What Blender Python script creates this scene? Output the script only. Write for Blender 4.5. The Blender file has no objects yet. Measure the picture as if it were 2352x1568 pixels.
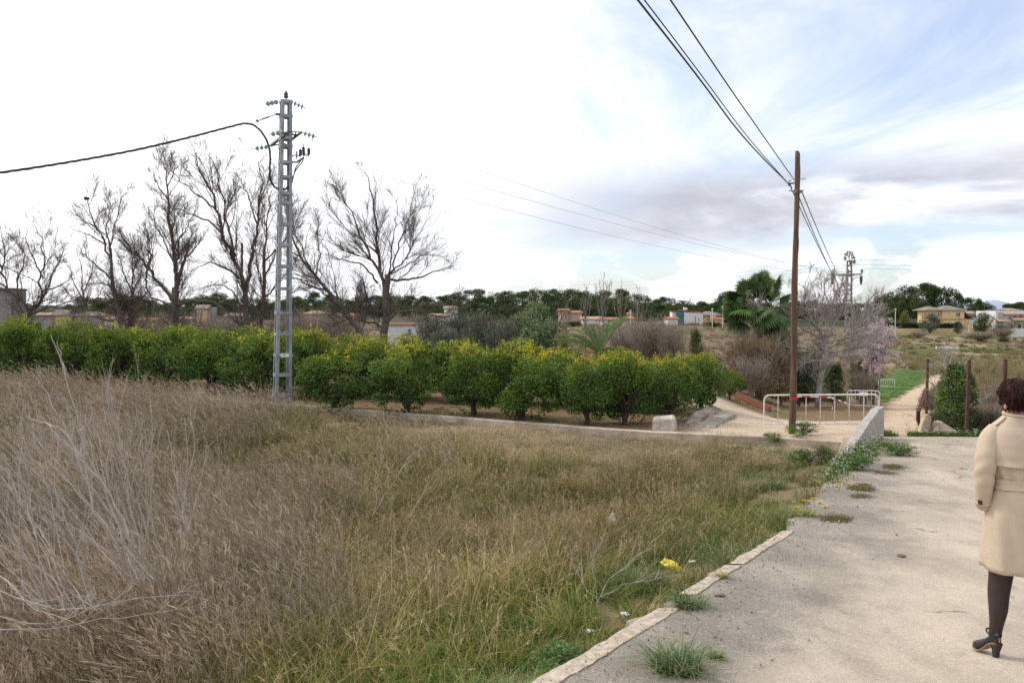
import bpy, bmesh, math, random
import numpy as np
from mathutils import Vector, Matrix
R = math.radians
sc = bpy.context.scene
# ------------------------------------------------------------------ camera
PW, PH, FPX, HOR = 2352.0, 1568.0, 1898.0, 720.0      # picture frame the measurements were taken in
PITCH = math.atan((PH/2-HOR)/FPX)
EYE = np.array((0.0, 0.0, 3.3))
cam = bpy.data.cameras.new('camera')
camo = bpy.data.objects.new('camera', cam); sc.collection.objects.link(camo)
cam.sensor_width = 22.3; cam.lens = 22.3*FPX/PW
cam.clip_start = 0.05; cam.clip_end = 20000
camo.location = EYE; camo.rotation_euler = (R(90)-PITCH, 0, 0)
sc.camera = camo
# ------------------------------------------------------------------ sky and sun
SUN_AZ, SUN_EL = R(-62), R(44)          # azimuth from +Y, negative = towards -X
SUN_DIR = (math.sin(SUN_AZ)*math.cos(SUN_EL), math.cos(SUN_AZ)*math.cos(SUN_EL), math.sin(SUN_EL))
world = bpy.data.worlds.new('World'); sc.world = world; world.use_nodes = True
wt = world.node_tree; wt.nodes.clear()
class NG:
    def __init__(s, t): s.t = t
    def n(s, typ, **kw):
        nd = s.t.nodes.new(typ)
        for k, v in kw.items(): setattr(nd, k, v)
        return nd
    def put(s, sock, v):
        if v is None: return
        if isinstance(v, bpy.types.NodeSocket): s.t.links.new(v, sock)
        elif isinstance(v, (tuple, list)) and len(v) == 3 and sock.type == 'RGBA': sock.default_value = (*v, 1)
        else: sock.default_value = v
    def m(s, op, a, b=None, c=None, clamp=False):
        nd = s.n('ShaderNodeMath', operation=op, use_clamp=clamp)
        for i, v in enumerate((a, b, c)): s.put(nd.inputs[i], v)
        return nd.outputs[0]
    def vm(s, op, a, b=None, scale=None):
        nd = s.n('ShaderNodeVectorMath', operation=op)
        s.put(nd.inputs[0], a); s.put(nd.inputs[1], b)
        if scale is not None: s.put(nd.inputs['Scale'], scale)
        return nd.outputs['Value'] if op in ('DOT_PRODUCT', 'LENGTH') else nd.outputs[0]
    def noise(s, vec, scale, detail=4, rough=.55, dist=0.):
        nd = s.n('ShaderNodeTexNoise'); s.put(nd.inputs['Vector'], vec)
        nd.inputs['Scale'].default_value = scale; nd.inputs['Detail'].default_value = detail
        nd.inputs['Roughness'].default_value = rough; nd.inputs['Distortion'].default_value = dist
        return nd.outputs['Fac']
    def ss(s, x, lo, hi, a=0., b=1.):
        nd = s.n('ShaderNodeMapRange', interpolation_type='SMOOTHSTEP')
        s.put(nd.inputs[0], x)
        for i, v in enumerate((lo, hi, a, b)): s.put(nd.inputs[i+1], v)
        return nd.outputs[0]
    def mix(s, f, a, b, typ='MIX'):
        nd = s.n('ShaderNodeMix', data_type='RGBA', blend_type=typ)
        s.put(nd.inputs[0], f); s.put(nd.inputs[6], a); s.put(nd.inputs[7], b)
        return nd.outputs[2]
    def xyz(s, v):
        nd = s.n('ShaderNodeSeparateXYZ'); s.put(nd.inputs[0], v); return nd.outputs
    def vec(s, x, y, z):
        nd = s.n('ShaderNodeCombineXYZ')
        for i, v in enumerate((x, y, z)): s.put(nd.inputs[i], v)
        return nd.outputs[0]
g = NG(wt)
dirv = g.vm('NORMALIZE', g.n('ShaderNodeTexCoord').outputs['Generated'])
dx, dy, dz = g.xyz(dirv)
sky = g.n('ShaderNodeTexSky', sky_type='NISHITA'); sky.sun_disc = False
sky.sun_elevation = SUN_EL; sky.sun_rotation = SUN_AZ % (2*math.pi)
sky.air_density = 1.0; sky.dust_density = 1.2; sky.ozone_density = 1.6
zc = g.m('ADD', g.m('MAXIMUM', dz, 0.), .10)
plane = g.vec(g.m('DIVIDE', dx, zc), g.m('DIVIDE', dy, zc), 0.)          # cloud deck seen in perspective
az = g.m('ARCTAN2', dx, dy); el = g.m('ARCSINE', dz)
band = g.vec(g.m('MULTIPLY', az, 1.0), g.m('MULTIPLY', el, 4.0), 3.7)
sund = g.vm('DOT_PRODUCT', dirv, SUN_DIR)
glow = g.ss(sund, .42, .82)                                              # veil of cloud lit through round the sun
n_hi = g.noise(g.vm('MULTIPLY', plane, (1., .55, 1.)), .9, 6, .62, .6)
cover = g.ss(g.m('ADD', n_hi, g.m('ADD', g.m('MULTIPLY', glow, .42), g.m('ADD', g.ss(el, .12, .30, .26, .10), g.m('MULTIPLY', g.ss(el, .115, .075, 0., -.40), g.ss(sund, .44, .28))))), .42, .82, .26, 1.)
n_lo = g.noise(band, 2.6, 7, .6, .35)
n_puff = g.noise(g.vec(g.m('MULTIPLY', az, 1.0), g.m('MULTIPLY', el, 2.2), 9.1), 9.0, 6, .6, .2)
lowband = g.m('MULTIPLY', g.ss(el, .05, .10), g.ss(el, .20, .14))
grey = g.m('MULTIPLY', g.m('MULTIPLY', g.ss(n_lo, .30, .47), lowband), g.ss(sund, .50, .28))
puff = g.m('MULTIPLY', g.ss(el, .115, .05), g.ss(n_puff, .40, .56))
cover2 = g.m('MAXIMUM', cover, g.m('MAXIMUM', grey, puff), clamp=True)
white = g.mix(glow, (.93, .95, 1.0), (1.25, 1.25, 1.25))
white = g.mix(g.m('MULTIPLY', puff, .6), white, (1.0, 1.0, 1.02))
cloudc = g.mix(g.m('MULTIPLY', grey, .95), white, g.mix(g.ss(n_puff, .3, .7), (.43, .445, .515), (.59, .60, .655)))
skyc = g.mix(1., sky.outputs[0], (.128, .135, .152), 'MULTIPLY')
final = g.mix(cover2, skyc, cloudc)
bg = g.n('ShaderNodeBackground'); g.put(bg.inputs[0], final); bg.inputs[1].default_value = 1.0
world.cycles.sampling_method = 'MANUAL'; world.cycles.sample_map_resolution = 256
g.t.links.new(bg.outputs[0], g.n('ShaderNodeOutputWorld').inputs[0])
sun = bpy.data.lights.new('sun', 'SUN'); sun.energy = 1.5; sun.angle = R(11); sun.color = (1, .96, .9)
suno = bpy.data.objects.new('sun', sun); sc.collection.objects.link(suno)
suno.rotation_euler = Vector((-SUN_DIR[0], -SUN_DIR[1], -SUN_DIR[2])).to_track_quat('-Z', 'Y').to_euler()
vs = sc.view_settings
vs.view_transform = 'Standard'; vs.look = 'None'; vs.exposure = 0.35; vs.gamma = 1; vs.use_curve_mapping = False
sc.cycles.max_bounces = 3; sc.cycles.diffuse_bounces = 2; sc.cycles.glossy_bounces = 2
sc.cycles.transmission_bounces = 3; sc.cycles.transparent_max_bounces = 8
sc.cycles.use_adaptive_sampling = True; sc.cycles.adaptive_threshold = .02
sc.cycles.debug_use_spatial_splits = True
sc.cycles.use_denoising = False

# ------------------------------------------------------------------ measuring helpers
def P(u, v, d):
    "world point that shows at picture point (u, v) at distance d along the view"
    cx, cz = (u-PW/2)/FPX, (PH/2-v)/FPX
    y = math.cos(PITCH)+math.sin(PITCH)*cz; z = -math.sin(PITCH)+math.cos(PITCH)*cz
    return np.array((cx*d/y, d, EYE[2]+z*d/y))
def sm(x, a, b):
    t = np.clip((np.asarray(x, float)-a)/(b-a), 0, 1); return t*t*(3-2*t)
def rng(s): return np.random.default_rng(s)
# ------------------------------------------------------------------ mesh building
class MB:
    def __init__(s): s.V = []; s.Q = []; s.T = []; s.C = []; s.n = 0
    def add(s, V, Q=None, T=None, col=None):
        V = np.asarray(V, float).reshape(-1, 3)
        if Q is not None and len(Q): s.Q.append(np.asarray(Q, int).reshape(-1, 4)+s.n)
        if T is not None and len(T): s.T.append(np.asarray(T, int).reshape(-1, 3)+s.n)
        if col is None: c = np.ones((len(V), 3))
        else:
            c = np.asarray(col, float)
            if c.ndim == 1: c = np.tile(c, (len(V), 1))
        s.C.append(c); s.V.append(V); s.n += len(V); return s
    def box(s, c, size, rz=0., col=None, top=(1, 1), ry=0., rx=0.):
        hx, hy, hz = np.asarray(size, float)/2
        v = np.array([(-hx, -hy, -hz), (hx, -hy, -hz), (hx, hy, -hz), (-hx, hy, -hz),
                      (-hx*top[0], -hy*top[1], hz), (hx*top[0], -hy*top[1], hz), (hx*top[0], hy*top[1], hz), (-hx*top[0], hy*top[1], hz)])
        if rx or ry or rz:
            M = np.array(Matrix.Rotation(rz, 3, 'Z') @ Matrix.Rotation(ry, 3, 'Y') @ Matrix.Rotation(rx, 3, 'X')); v = v @ M.T
        return s.add(v+np.asarray(c, float), [(0, 3, 2, 1), (4, 5, 6, 7), (0, 1, 5, 4), (1, 2, 6, 5), (2, 3, 7, 6), (3, 0, 4, 7)], col=col)
    def bar(s, a, b, w, h=None, col=None):
        "rectangular bar from a to b"
        a, b = np.asarray(a, float), np.asarray(b, float); h = h or w
        t = (b-a)/np.linalg.norm(b-a); ref = np.array((0, 0, 1.)) if abs(t[2]) < .9 else np.array((0, 1., 0))
        n1 = np.cross(t, ref); n1 /= np.linalg.norm(n1); n2 = np.cross(n1, t)
        o = [n1*w/2*i+n2*h/2*j for i, j in ((-1, -1), (1, -1), (1, 1), (-1, 1))]
        return s.add([a+x for x in o]+[b+x for x in o], [(0, 1, 2, 3), (4, 7, 6, 5), (0, 4, 5, 1), (1, 5, 6, 2), (2, 6, 7, 3), (3, 7, 4, 0)], col=col)
    def tubes(s, Pt, Rd, S=6, col=None, caps=False):
        Pt = np.asarray(Pt, float); Rd = np.asarray(Rd, float); N, K, _ = Pt.shape
        if N == 0: return s
        T = np.gradient(Pt, axis=1); T /= np.linalg.norm(T, axis=2, keepdims=True)+1e-9
        mean = np.abs(T.mean(1)); ref = np.eye(3)[np.argmin(mean, 1)][:, None, :]
        n1 = np.cross(T, np.broadcast_to(ref, T.shape)); n1 /= np.linalg.norm(n1, axis=2, keepdims=True)+1e-9
        n2 = np.cross(T, n1); a = np.arange(S)*2*np.pi/S
        V = Pt[:, :, None, :]+Rd[:, :, None, None]*(n1[:, :, None, :]*np.cos(a)[:, None]+n2[:, :, None, :]*np.sin(a)[:, None])
        i = np.arange(N)[:, None, None]*K*S; k = np.arange(K-1)[None, :, None]*S; j = np.arange(S)[None, None, :]; j2 = (j+1) % S
        Q = np.stack([i+k+j, i+k+j2, i+k+S+j2, i+k+S+j], -1).reshape(-1, 4)
        c = None
        if col is not None:
            c = np.asarray(col, float)
            if c.ndim == 2: c = np.repeat(c, K*S, 0)
        s.add(V.reshape(-1, 3), Q, col=c)
        if caps:
            for q in range(N):
                b = s.n-N*K*S+q*K*S
                for off, rev in ((0, 1), ((K-1)*S, 0)):
                    for z in range(1, S-1):
                        t = (b+off, b+off+z+(rev), b+off+z+(1-rev)); s.T.append(np.array([t]))
        return s
    def tube(s, pts, r, S=8, col=None, caps=True):
        pts = np.asarray(pts, float); r = np.full(len(pts), r) if np.isscalar(r) else np.asarray(r, float)
        return s.tubes(pts[None], r[None], S, None if col is None else np.asarray(col)[None], caps)
    def lathe(s, prof, base, axis=(0, 0, 1), S=12, col=None):
        "prof: (radius, height) along axis"
        base = np.asarray(base, float); t = np.asarray(axis, float); t /= np.linalg.norm(t)
        ref = np.array((1., 0, 0)) if abs(t[0]) < .8 else np.array((0, 1., 0))
        n1 = np.cross(t, ref); n1 /= np.linalg.norm(n1); n2 = np.cross(t, n1); a = np.arange(S)*2*np.pi/S
        V = [base+t*h+r*(n1*math.cos(q)+n2*math.sin(q)) for r, h in prof for q in a]
        Q = [(k*S+j, k*S+(j+1) % S, (k+1)*S+(j+1) % S, (k+1)*S+j) for k in range(len(prof)-1) for j in range(S)]
        T = [(0, j+1, j) for j in range(1, S-1)]+[((len(prof)-1)*S, (len(prof)-1)*S+j, (len(prof)-1)*S+j+1) for j in range(1, S-1)]
        return s.add(V, Q, T, col=col)
    def prism(s, poly, n, col=None):
        "extrude the planar polygon (list of 3-D points) by vector n"
        p = np.asarray(poly, float); k = len(p); n = np.asarray(n, float)
        Q = [(i, (i+1) % k, k+(i+1) % k, k+i) for i in range(k)]
        T = [(0, i+1, i) for i in range(1, k-1)]+[(k, k+i, k+i+1) for i in range(1, k-1)]
        return s.add(np.vstack([p, p+n]), Q, T, col=col)
    def leaves(s, C, D, N, L, Wd, col, fold=.25):
        "one folded diamond leaf per row: centre-base C, direction D, side N, length L, width Wd"
        C, D, N = (np.asarray(x, float) for x in (C, D, N))
        D = D/(np.linalg.norm(D, axis=1, keepdims=True)+1e-9)
        Sd = np.cross(D, N); Sd /= np.linalg.norm(Sd, axis=1, keepdims=True)+1e-9; U = np.cross(Sd, D)
        L = np.asarray(L)[:, None]; Wd = np.asarray(Wd)[:, None]
        V = np.stack([C, C+D*L*.45+Sd*Wd*.5+U*Wd*fold, C+D*L, C+D*L*.45-Sd*Wd*.5+U*Wd*fold], 1)
        i = np.arange(len(C))[:, None]*4
        T = np.concatenate([i+np.array([[0, 1, 2]]), i+np.array([[0, 2, 3]])])
        return s.add(V.reshape(-1, 3), T=T, col=np.repeat(np.asarray(col, float), 4, 0))
    def strips(s, Pt, side, Wd, col):
        "ribbons: Pt (N,K,3) mid-line, side (N,3), Wd (N,K) widths, col (N,K,3)"
        N, K, _ = Pt.shape; o = side[:, None, :]*Wd[:, :, None]*.5
        V = np.stack([Pt-o, Pt+o], 2)
        i = np.arange(N)[:, None]*K*2; k = np.arange(K-1)[None, :]*2; b = i+k
        Q = np.stack([b, b+1, b+3, b+2], -1).reshape(-1, 4)
        return s.add(V.reshape(-1, 3), Q, col=np.repeat(col.reshape(-1, 3), 2, 0))
    def mesh(s, name, mats=None, smooth=False):
        V = np.vstack(s.V); C = np.vstack(s.C)
        Q = np.vstack(s.Q) if s.Q else np.zeros((0, 4), int); T = np.vstack(s.T) if s.T else np.zeros((0, 3), int)
        me = bpy.data.meshes.new(name); me.vertices.add(len(V)); me.vertices.foreach_set('co', V.astype(np.float32).ravel())
        me.loops.add(Q.size+T.size); me.loops.foreach_set('vertex_index', np.concatenate([Q.ravel(), T.ravel()]).astype(np.int32))
        me.polygons.add(len(Q)+len(T))
        st = np.concatenate([np.arange(len(Q))*4, len(Q)*4+np.arange(len(T))*3])
        me.polygons.foreach_set('loop_start', st.astype(np.int32))
        me.polygons.foreach_set('use_smooth', np.full(len(Q)+len(T), bool(smooth)))
        me.update(calc_edges=True)
        a = me.attributes.new('col', 'FLOAT_COLOR', 'POINT')
        a.data.foreach_set('color', np.hstack([C, np.ones((len(C), 1))]).astype(np.float32).ravel())
        if mats:
            for m_ in (mats if isinstance(mats, (list, tuple)) else [mats]): me.materials.append(m_)
        return me
COL = sc.collection
def props(o, label=None, cat=None, group=None, kind=None):
    for k, v in (('label', label), ('category', cat), ('group', group), ('kind', kind)):
        if v: o[k] = v
    return o
def ob(name, mb, mat=None, parent=None, label=None, cat=None, group=None, kind=None, smooth=False, loc=None, rz=0.):
    me = mb.mesh(name, mat, smooth) if isinstance(mb, MB) else mb
    o = bpy.data.objects.new(name, me); COL.objects.link(o)
    if parent is not None: o.parent = parent
    if loc is not None: o.location = loc
    if rz: o.rotation_euler = (0, 0, rz)
    return props(o, label, cat, group, kind)
def thing(name, loc, label, cat, group=None, rz=0., scale=None):
    o = bpy.data.objects.new(name, None); COL.objects.link(o); o.location = loc; o.rotation_euler = (0, 0, rz)
    o.empty_display_size = .2
    if scale is not None: o.scale = (scale,)*3 if np.isscalar(scale) else scale
    return props(o, label, cat, group)
def dup(root, loc, rz=0., scale=None, label=None, group=None):
    r = root.copy(); COL.objects.link(r); r.location = loc; r.rotation_euler = (0, 0, rz)
    if scale is not None: r.scale = (scale,)*3 if np.isscalar(scale) else scale
    if label: r['label'] = label
    if group: r['group'] = group
    for ch in list(root.children):
        c = ch.copy(); COL.objects.link(c); c.parent = r
        for gr in list(ch.children):
            d = gr.copy(); COL.objects.link(d); d.parent = c
    return r
# ------------------------------------------------------------------ materials
def newmat(name):
    m = bpy.data.materials.new(name); m.use_nodes = True; t = m.node_tree; t.nodes.clear(); g = NG(t)
    o = g.n('ShaderNodeOutputMaterial'); return m, g, o
def mat(name, col, rough=.75, var=.18, scale=6., bump=.0, metal=0., col2=None, spec=.3, bscale=None):
    m, g, o = newmat(name); b = g.n('ShaderNodeBsdfPrincipled')
    co = g.n('ShaderNodeTexCoord').outputs['Object']
    n = g.noise(co, scale, 6, .65); f = g.ss(n, .3, .7)
    c2 = col2 or tuple(max(0, x*(1-var*1.6)) for x in col); c1 = tuple(min(1, x*(1+var*.6)) for x in col)
    g.put(b.inputs['Base Color'], g.mix(f, c2, c1))
    b.inputs['Roughness'].default_value = rough; b.inputs['Metallic'].default_value = metal
    b.inputs['Specular IOR Level'].default_value = spec
    if bump:
        bp = g.n('ShaderNodeBump'); bp.inputs['Strength'].default_value = .6; bp.inputs['Distance'].default_value = bump
        g.put(bp.inputs['Height'], g.noise(co, bscale or scale*4, 5, .6)); g.put(b.inputs['Normal'], bp.outputs[0])
    g.t.links.new(b.outputs[0], o.inputs[0]); return m
def leafmat(name, transl=.3, gloss=.06, tint=False, rough=.45):
    "vertex colour 'col' (the leaf's own colour), light also shines through the blade"
    m, g, o = newmat(name)
    c = g.n('ShaderNodeAttribute', attribute_name='col').outputs['Color']
    if tint: c = g.mix(1., c, g.n('ShaderNodeAttribute', attribute_name='tint', attribute_type='INSTANCER').outputs['Color'], 'MULTIPLY')
    d = g.n('ShaderNodeBsdfDiffuse'); g.put(d.inputs[0], c)
    t = g.n('ShaderNodeBsdfTranslucent'); g.put(t.inputs[0], c)
    mx = g.n('ShaderNodeMixShader'); mx.inputs[0].default_value = transl
    g.t.links.new(d.outputs[0], mx.inputs[1]); g.t.links.new(t.outputs[0], mx.inputs[2]); last = mx.outputs[0]
    if gloss:
        gl = g.n('ShaderNodeBsdfGlossy'); gl.inputs['Roughness'].default_value = rough; gl.inputs[0].default_value = (1, 1, 1, 1)
        m2 = g.n('ShaderNodeMixShader'); m2.inputs[0].default_value = gloss
        g.t.links.new(last, m2.inputs[1]); g.t.links.new(gl.outputs[0], m2.inputs[2]); last = m2.outputs[0]
    g.t.links.new(last, o.inputs[0]); return m
ORD = 'first second third fourth fifth sixth seventh eighth ninth tenth eleventh twelfth thirteenth fourteenth fifteenth sixteenth seventeenth eighteenth nineteenth twentieth twenty-first twenty-second twenty-third twenty-fourth twenty-fifth twenty-sixth twenty-seventh twenty-eighth twenty-ninth thirtieth'.split()
# ------------------------------------------------------------------ lie of the land
KY = np.array((-12., 0, 4.65, 8.7, 11.4, 16.1, 19.2, 21)); KX = np.array((-10.8, -2.9, .16, 2.86, 4.3, 6.65, 8.0, 8.8))
ZRY = (-12, 0, 5.1, 8.7, 16.1, 19.2, 22); ZRZ = (2.6, 1.65, 1.18, .985, .6, .43, .25)
def xk(y): return np.interp(y, KY, KX)
def zr(y): return np.interp(y, ZRY, ZRZ)
def yw(x): return 19.4+(8.06-np.asarray(x, float))*.586
LN = ((15, .08), (22, .08), (40, .05), (60, -1.5), (90, -3), (150, -3.2), (277, .2), (350, 4.), (500, 8), (900, 10), (3000, 14), (12000, 20))
RN = ((15, .6), (19.2, .40), (25, -.10), (35, -1.1), (42, -1.6), (55, -2.5), (90, -4.8), (130, -5.), (200, -4.4), (255, -3.1), (264, -2.9), (277, -1.6), (400, 1.5), (600, 4), (900, 6), (3000, 12), (12000, 18))
def TZ(x, y):
    x = np.asarray(x, float); y = np.asarray(y, float)
    s = (xk(y)-x)*.83
    r = np.hypot(x, y)*np.where(y > 0, 1, 1)
    dd = np.maximum(y, 15)
    a = x/np.maximum(y, 5.)
    w = sm(a, .22, .35)
    zl = np.interp(dd, *zip(*LN)); zrr = np.interp(dd, *zip(*RN))
    far = zl*(1-w)+zrr*w
    far = far+sm(y, 45, 90)*(.35*np.sin(x*.13+1)*np.cos(y*.09)+.5*np.sin(x*.031+2)*np.sin(y*.023))
    raw = zr(y)-.30-.16*np.maximum(s, 0)
    fld = np.log1p(np.exp(np.clip(raw/.12, -30, 30)))*.12+.03*np.sin(x*1.7+y*.9)+.025*np.sin(x*.8-y*2.1)
    fld = fld*1.0-.05*sm(y, 10, 18)
    beyond = sm(y-yw(x), -.15, .12)
    z = fld*(1-beyond)+far*beyond
    road = zr(y)-.07
    onroad = (1-sm(s, -.05, .12))*(y < 19.3)
    z = z*(1-onroad)+road*onroad
    off = (y >= 19.3)*(x > xk(y)-.3)
    return np.where(off, far, z)
def TZ1(x, y): return float(TZ(x, y))
_ys = np.concatenate([np.arange(2.5, 60, .05), np.arange(60, 500, .5)])
def G(u, v):
    "where the sight line through (u, v) meets the land"
    a = P(u, v, 1.)-EYE
    zz = EYE[2]+a[2]*_ys; xx = a[0]*_ys
    h = zz-TZ(xx, _ys); i = int(np.argmax(h < 0)) if (h < 0).any() else len(_ys)-1
    return np.array((xx[i], _ys[i], TZ1(xx[i], _ys[i])))
def B(u, d):
    "point of the land at picture column u and distance d"
    x = (u-PW/2)/FPX*d*1.0; return np.array((x, d, TZ1(x, d)))
def MPP(d): return d/FPX
def inpoly(x, y, poly):
    r = np.zeros(np.shape(x), bool); n = len(poly)
    for i in range(n):
        x1, y1 = poly[i]; x2, y2 = poly[(i+1) % n]
        c = ((y1 > y) != (y2 > y)) & (x < (x2-x1)*(y-y1)/((y2-y1) if y2 != y1 else 1e-9)+x1); r ^= c
    return r
def pdist(x, y, poly):
    d = np.full(np.shape(x), 1e9); n = len(poly)
    for i in range(n):
        a = np.array(poly[i]); b = np.array(poly[(i+1) % n]); ab = b-a
        t = np.clip(((x-a[0])*ab[0]+(y-a[1])*ab[1])/(ab@ab+1e-9), 0, 1)
        d = np.minimum(d, np.hypot(x-a[0]-t*ab[0], y-a[1]-t*ab[1]))
    return np.where(inpoly(x, y, poly), d, -d)
APRON = [tuple(B(u, d)[:2]) for u, d in ((1590, 22.3), (1730, 20.9), (1850, 19.9), (1960, 19.4), (2050, 19.4), (2040, 26), (2020, 30), (1900, 29), (1780, 30), (1700, 31), (1640, 33), (1600, 29), (1660, 25.5))]
PATH = [tuple(B(u, d)[:2]) for u, d in ((2048, 19.2), (2106, 19.3), (2118, 25), (2128, 35), (2126, 55), (2131, 63), (2150, 85), (2163, 103), (2172, 114), (2142, 114), (2125, 103), (2094, 85), (2062, 61), (2050, 50), (2030, 36), (2030, 27))]
VERGE = [tuple(B(u, d)[:2]) for u, d in ((2012, 56), (2048, 52), (2060, 62), (2090, 84), (2120, 102), (2134, 120), (2060, 122), (2015, 100))]
# ground sheet: polar grid round the viewpoint
ths = np.concatenate([np.linspace(-180, -46, 34)[:-1], np.linspace(-46, 46, 330), np.linspace(46, 180, 34)[1:-1]])*np.pi/180
rad = np.concatenate([[.3, 1, 1.8], np.geomspace(2.6, 60, 210), np.geomspace(62, 11000, 110)])
TH, RR = np.meshgrid(ths, rad); GX, GY = RR*np.sin(TH), RR*np.cos(TH); GZ = TZ(GX, GY)
def vnoise(x, y, s, seed=0):
    r_ = rng(seed); t = np.zeros(np.shape(x))
    for k in range(6):
        a = r_.uniform(0, 2*np.pi); f = s*r_.uniform(.6, 1.9); t = t+np.sin((np.cos(a)*x+np.sin(a)*y)*f+r_.uniform(0, 6))
    return t/6
c_straw = np.array((.24, .185, .11)); c_orch = np.array((.235, .155, .09)); c_green = np.array((.075, .125, .03)); c_sand = np.array((.57, .45, .325)); c_val = np.array((.205, .15, .095)); c_far = np.array((.10, .12, .05))
beyond = (GY > yw(GX)) | (GX > 8)
colr = np.where(beyond[..., None], c_orch, c_straw)
def blendc(c, w, to): return c*(1-w[..., None])+to*w[..., None]
nz1 = vnoise(GX, GY, .9, 1); nz2 = vnoise(GX, GY, 2.7, 2); nz3 = vnoise(GX, GY, .12, 3)
colr = blendc(colr, sm(nz1+.5*nz2, .15, .5)*.55*beyond*(GY < 60), c_green*1.15)
colr = blendc(colr, sm(GY, 42, 60), c_val)
colr = blendc(colr, sm(nz3+.3*nz1, .1, .5)*.6*sm(GY, 50, 90), c_far)
colr = blendc(colr, sm(GY, 278, 300), np.array((.04, .05, .022)))
rightside = sm(GX/np.maximum(GY, 1), .40, .47)*sm(GY, 95, 130)*(1-sm(GY, 240, 280))
colr = blendc(colr, rightside*.75, np.array((.23, .19, .085)))
strip = rightside*sm(np.sin(GY*.085+nz3*1.5), .35, .75)
colr = blendc(colr, strip*.8, np.array((.085, .115, .035)))
strip2 = rightside*sm(np.sin(GY*.19+2+nz3), .8, .95)
colr = blendc(colr, strip2*.8, np.array((.40, .29, .18)))
dv = pdist(GX, GY, VERGE); colr = blendc(colr, sm(dv+nz2*1.2, -1.5, 1.2), np.array((.085, .15, .04)))
dap = pdist(GX, GY, APRON)+nz2*.45+nz1*.4; colr = blendc(colr, sm(dap, -.9, .5), c_sand)
dpt = pdist(GX, GY, PATH)+nz2*.25+nz1*.25; colr = blendc(colr, sm(dpt, -.5, .35), c_sand*np.array((1.02, .98, .95)))
roadside = (GY < 19.3) & (GX > xk(GY)-.1); colr = np.where(roadside[..., None], np.array((.4, .33, .25)), colr)
nr, nt = GX.shape; ii = np.arange(nr-1)[:, None]*nt; jj = np.arange(nt-1)[None, :]
Q = np.stack([ii+jj, ii+jj+nt, ii+jj+nt+1, ii+jj+1], -1).reshape(-1, 4)
mb = MB(); mb.add(np.stack([GX, GY, GZ], -1).reshape(-1, 3), Q, col=colr.reshape(-1, 3))
m_ground, g, o = newmat('soil_and_dry_grass'); b = g.n('ShaderNodeBsdfPrincipled'); b.inputs['Roughness'].default_value = .95; b.inputs['Specular IOR Level'].default_value = .1
co = g.n('ShaderNodeTexCoord').outputs['Object']; va = g.n('ShaderNodeAttribute', attribute_name='col').outputs['Color']
n1 = g.noise(co, 1.3, 6, .65); n2 = g.noise(co, 14., 5, .7); n3 = g.noise(co, 70., 3, .6)
k = g.m('ADD', g.m('MULTIPLY', n1, .55), g.m('ADD', g.m('MULTIPLY', n2, .55), g.m('MULTIPLY', n3, .5)))
g.put(b.inputs['Base Color'], g.mix(1., va, g.mix(g.ss(k, .45, 1.15), (.62, .62, .6), (1.3, 1.3, 1.3)), 'MULTIPLY'))
bp = g.n('ShaderNodeBump'); bp.inputs['Strength'].default_value = .7; bp.inputs['Distance'].default_value = .05
g.put(bp.inputs['Height'], k); g.put(b.inputs['Normal'], bp.outputs[0]); g.t.links.new(b.outputs[0], o.inputs[0])
ob('ground', mb, m_ground, kind='structure', smooth=True)
# ------------------------------------------------------------------ road
ys = np.concatenate([np.arange(-8, 2, .25), np.arange(2, 12, .06), np.arange(12, 19.25, .1)]); ls = np.concatenate([np.arange(0, 1.6, .06), np.arange(1.6, 6, .15), np.linspace(6, 20, 20)])
YY, LL = np.meshgrid(ys, ls, indexing='ij')
edge = .05*np.sin(YY*5.1)+.035*np.sin(YY*13.7+1)+.025*np.sin(YY*29.)
XX = xk(YY)+LL+edge*np.exp(-LL*4)
ZZ = zr(YY)+.012*vnoise(XX, YY, 1.6, 5)+.004*vnoise(XX, YY, 9, 6)-.02*np.exp(-LL*14)+.0*LL
far_e = np.where(YY > 19.1, .04*vnoise(XX, YY, 3, 8), 0); ZZ = ZZ+far_e*0
m_road, g, o = newmat('worn_asphalt'); b = g.n('ShaderNodeBsdfPrincipled'); b.inputs['Roughness'].default_value = .92; b.inputs['Specular IOR Level'].default_value = .15
co = g.n('ShaderNodeTexCoord').outputs['Object']; lat = g.n('ShaderNodeAttribute', attribute_name='col').outputs['Color']
lx = g.xyz(lat)[0]
nl = g.noise(co, .9, 5, .6); nm = g.noise(co, 5., 6, .68); nf = g.noise(co, 120., 2, .7); nff = g.noise(co, 45., 4, .75)
dust = g.ss(g.m('ADD', g.m('MULTIPLY', lx, .95), g.m('ADD', g.m('MULTIPLY', nl, .9), g.m('MULTIPLY', nm, .6))), 1.0, 1.62)
basec = g.mix(dust, (.265, .235, .205), (.50, .42, .335))
basec = g.mix(g.ss(nl, .35, .62, 0., .35), basec, (.54, .465, .38))
vor = g.n('ShaderNodeTexVoronoi', feature='F1'); g.put(vor.inputs['Vector'], co); vor.inputs['Scale'].default_value = 130.
spk = g.xyz(vor.outputs['Color'])[0]
agg = g.mix(g.ss(spk, .1, .9), (.72, .72, .72), (1.25, 1.24, 1.22))
agg = g.mix(g.ss(dust, 0., 1., 0., .7), agg, (1., 1., 1.))
basec = g.mix(1., basec, agg, 'MULTIPLY')
basec = g.mix(1., basec, g.mix(g.ss(nff, .3, .7), (.84, .84, .83), (1.12, 1.12, 1.12)), 'MULTIPLY')
track = g.ss(g.noise(g.vm('MULTIPLY', co, (1.0, .35, 1.)), 1.1, 5, .65), .38, .66)
basec = g.mix(1., basec, g.mix(track, (.80, .79, .78), (1.10, 1.09, 1.07)), 'MULTIPLY')
blot = g.ss(g.noise(co, 3.3, 6, .75), .56, .70)
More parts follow.
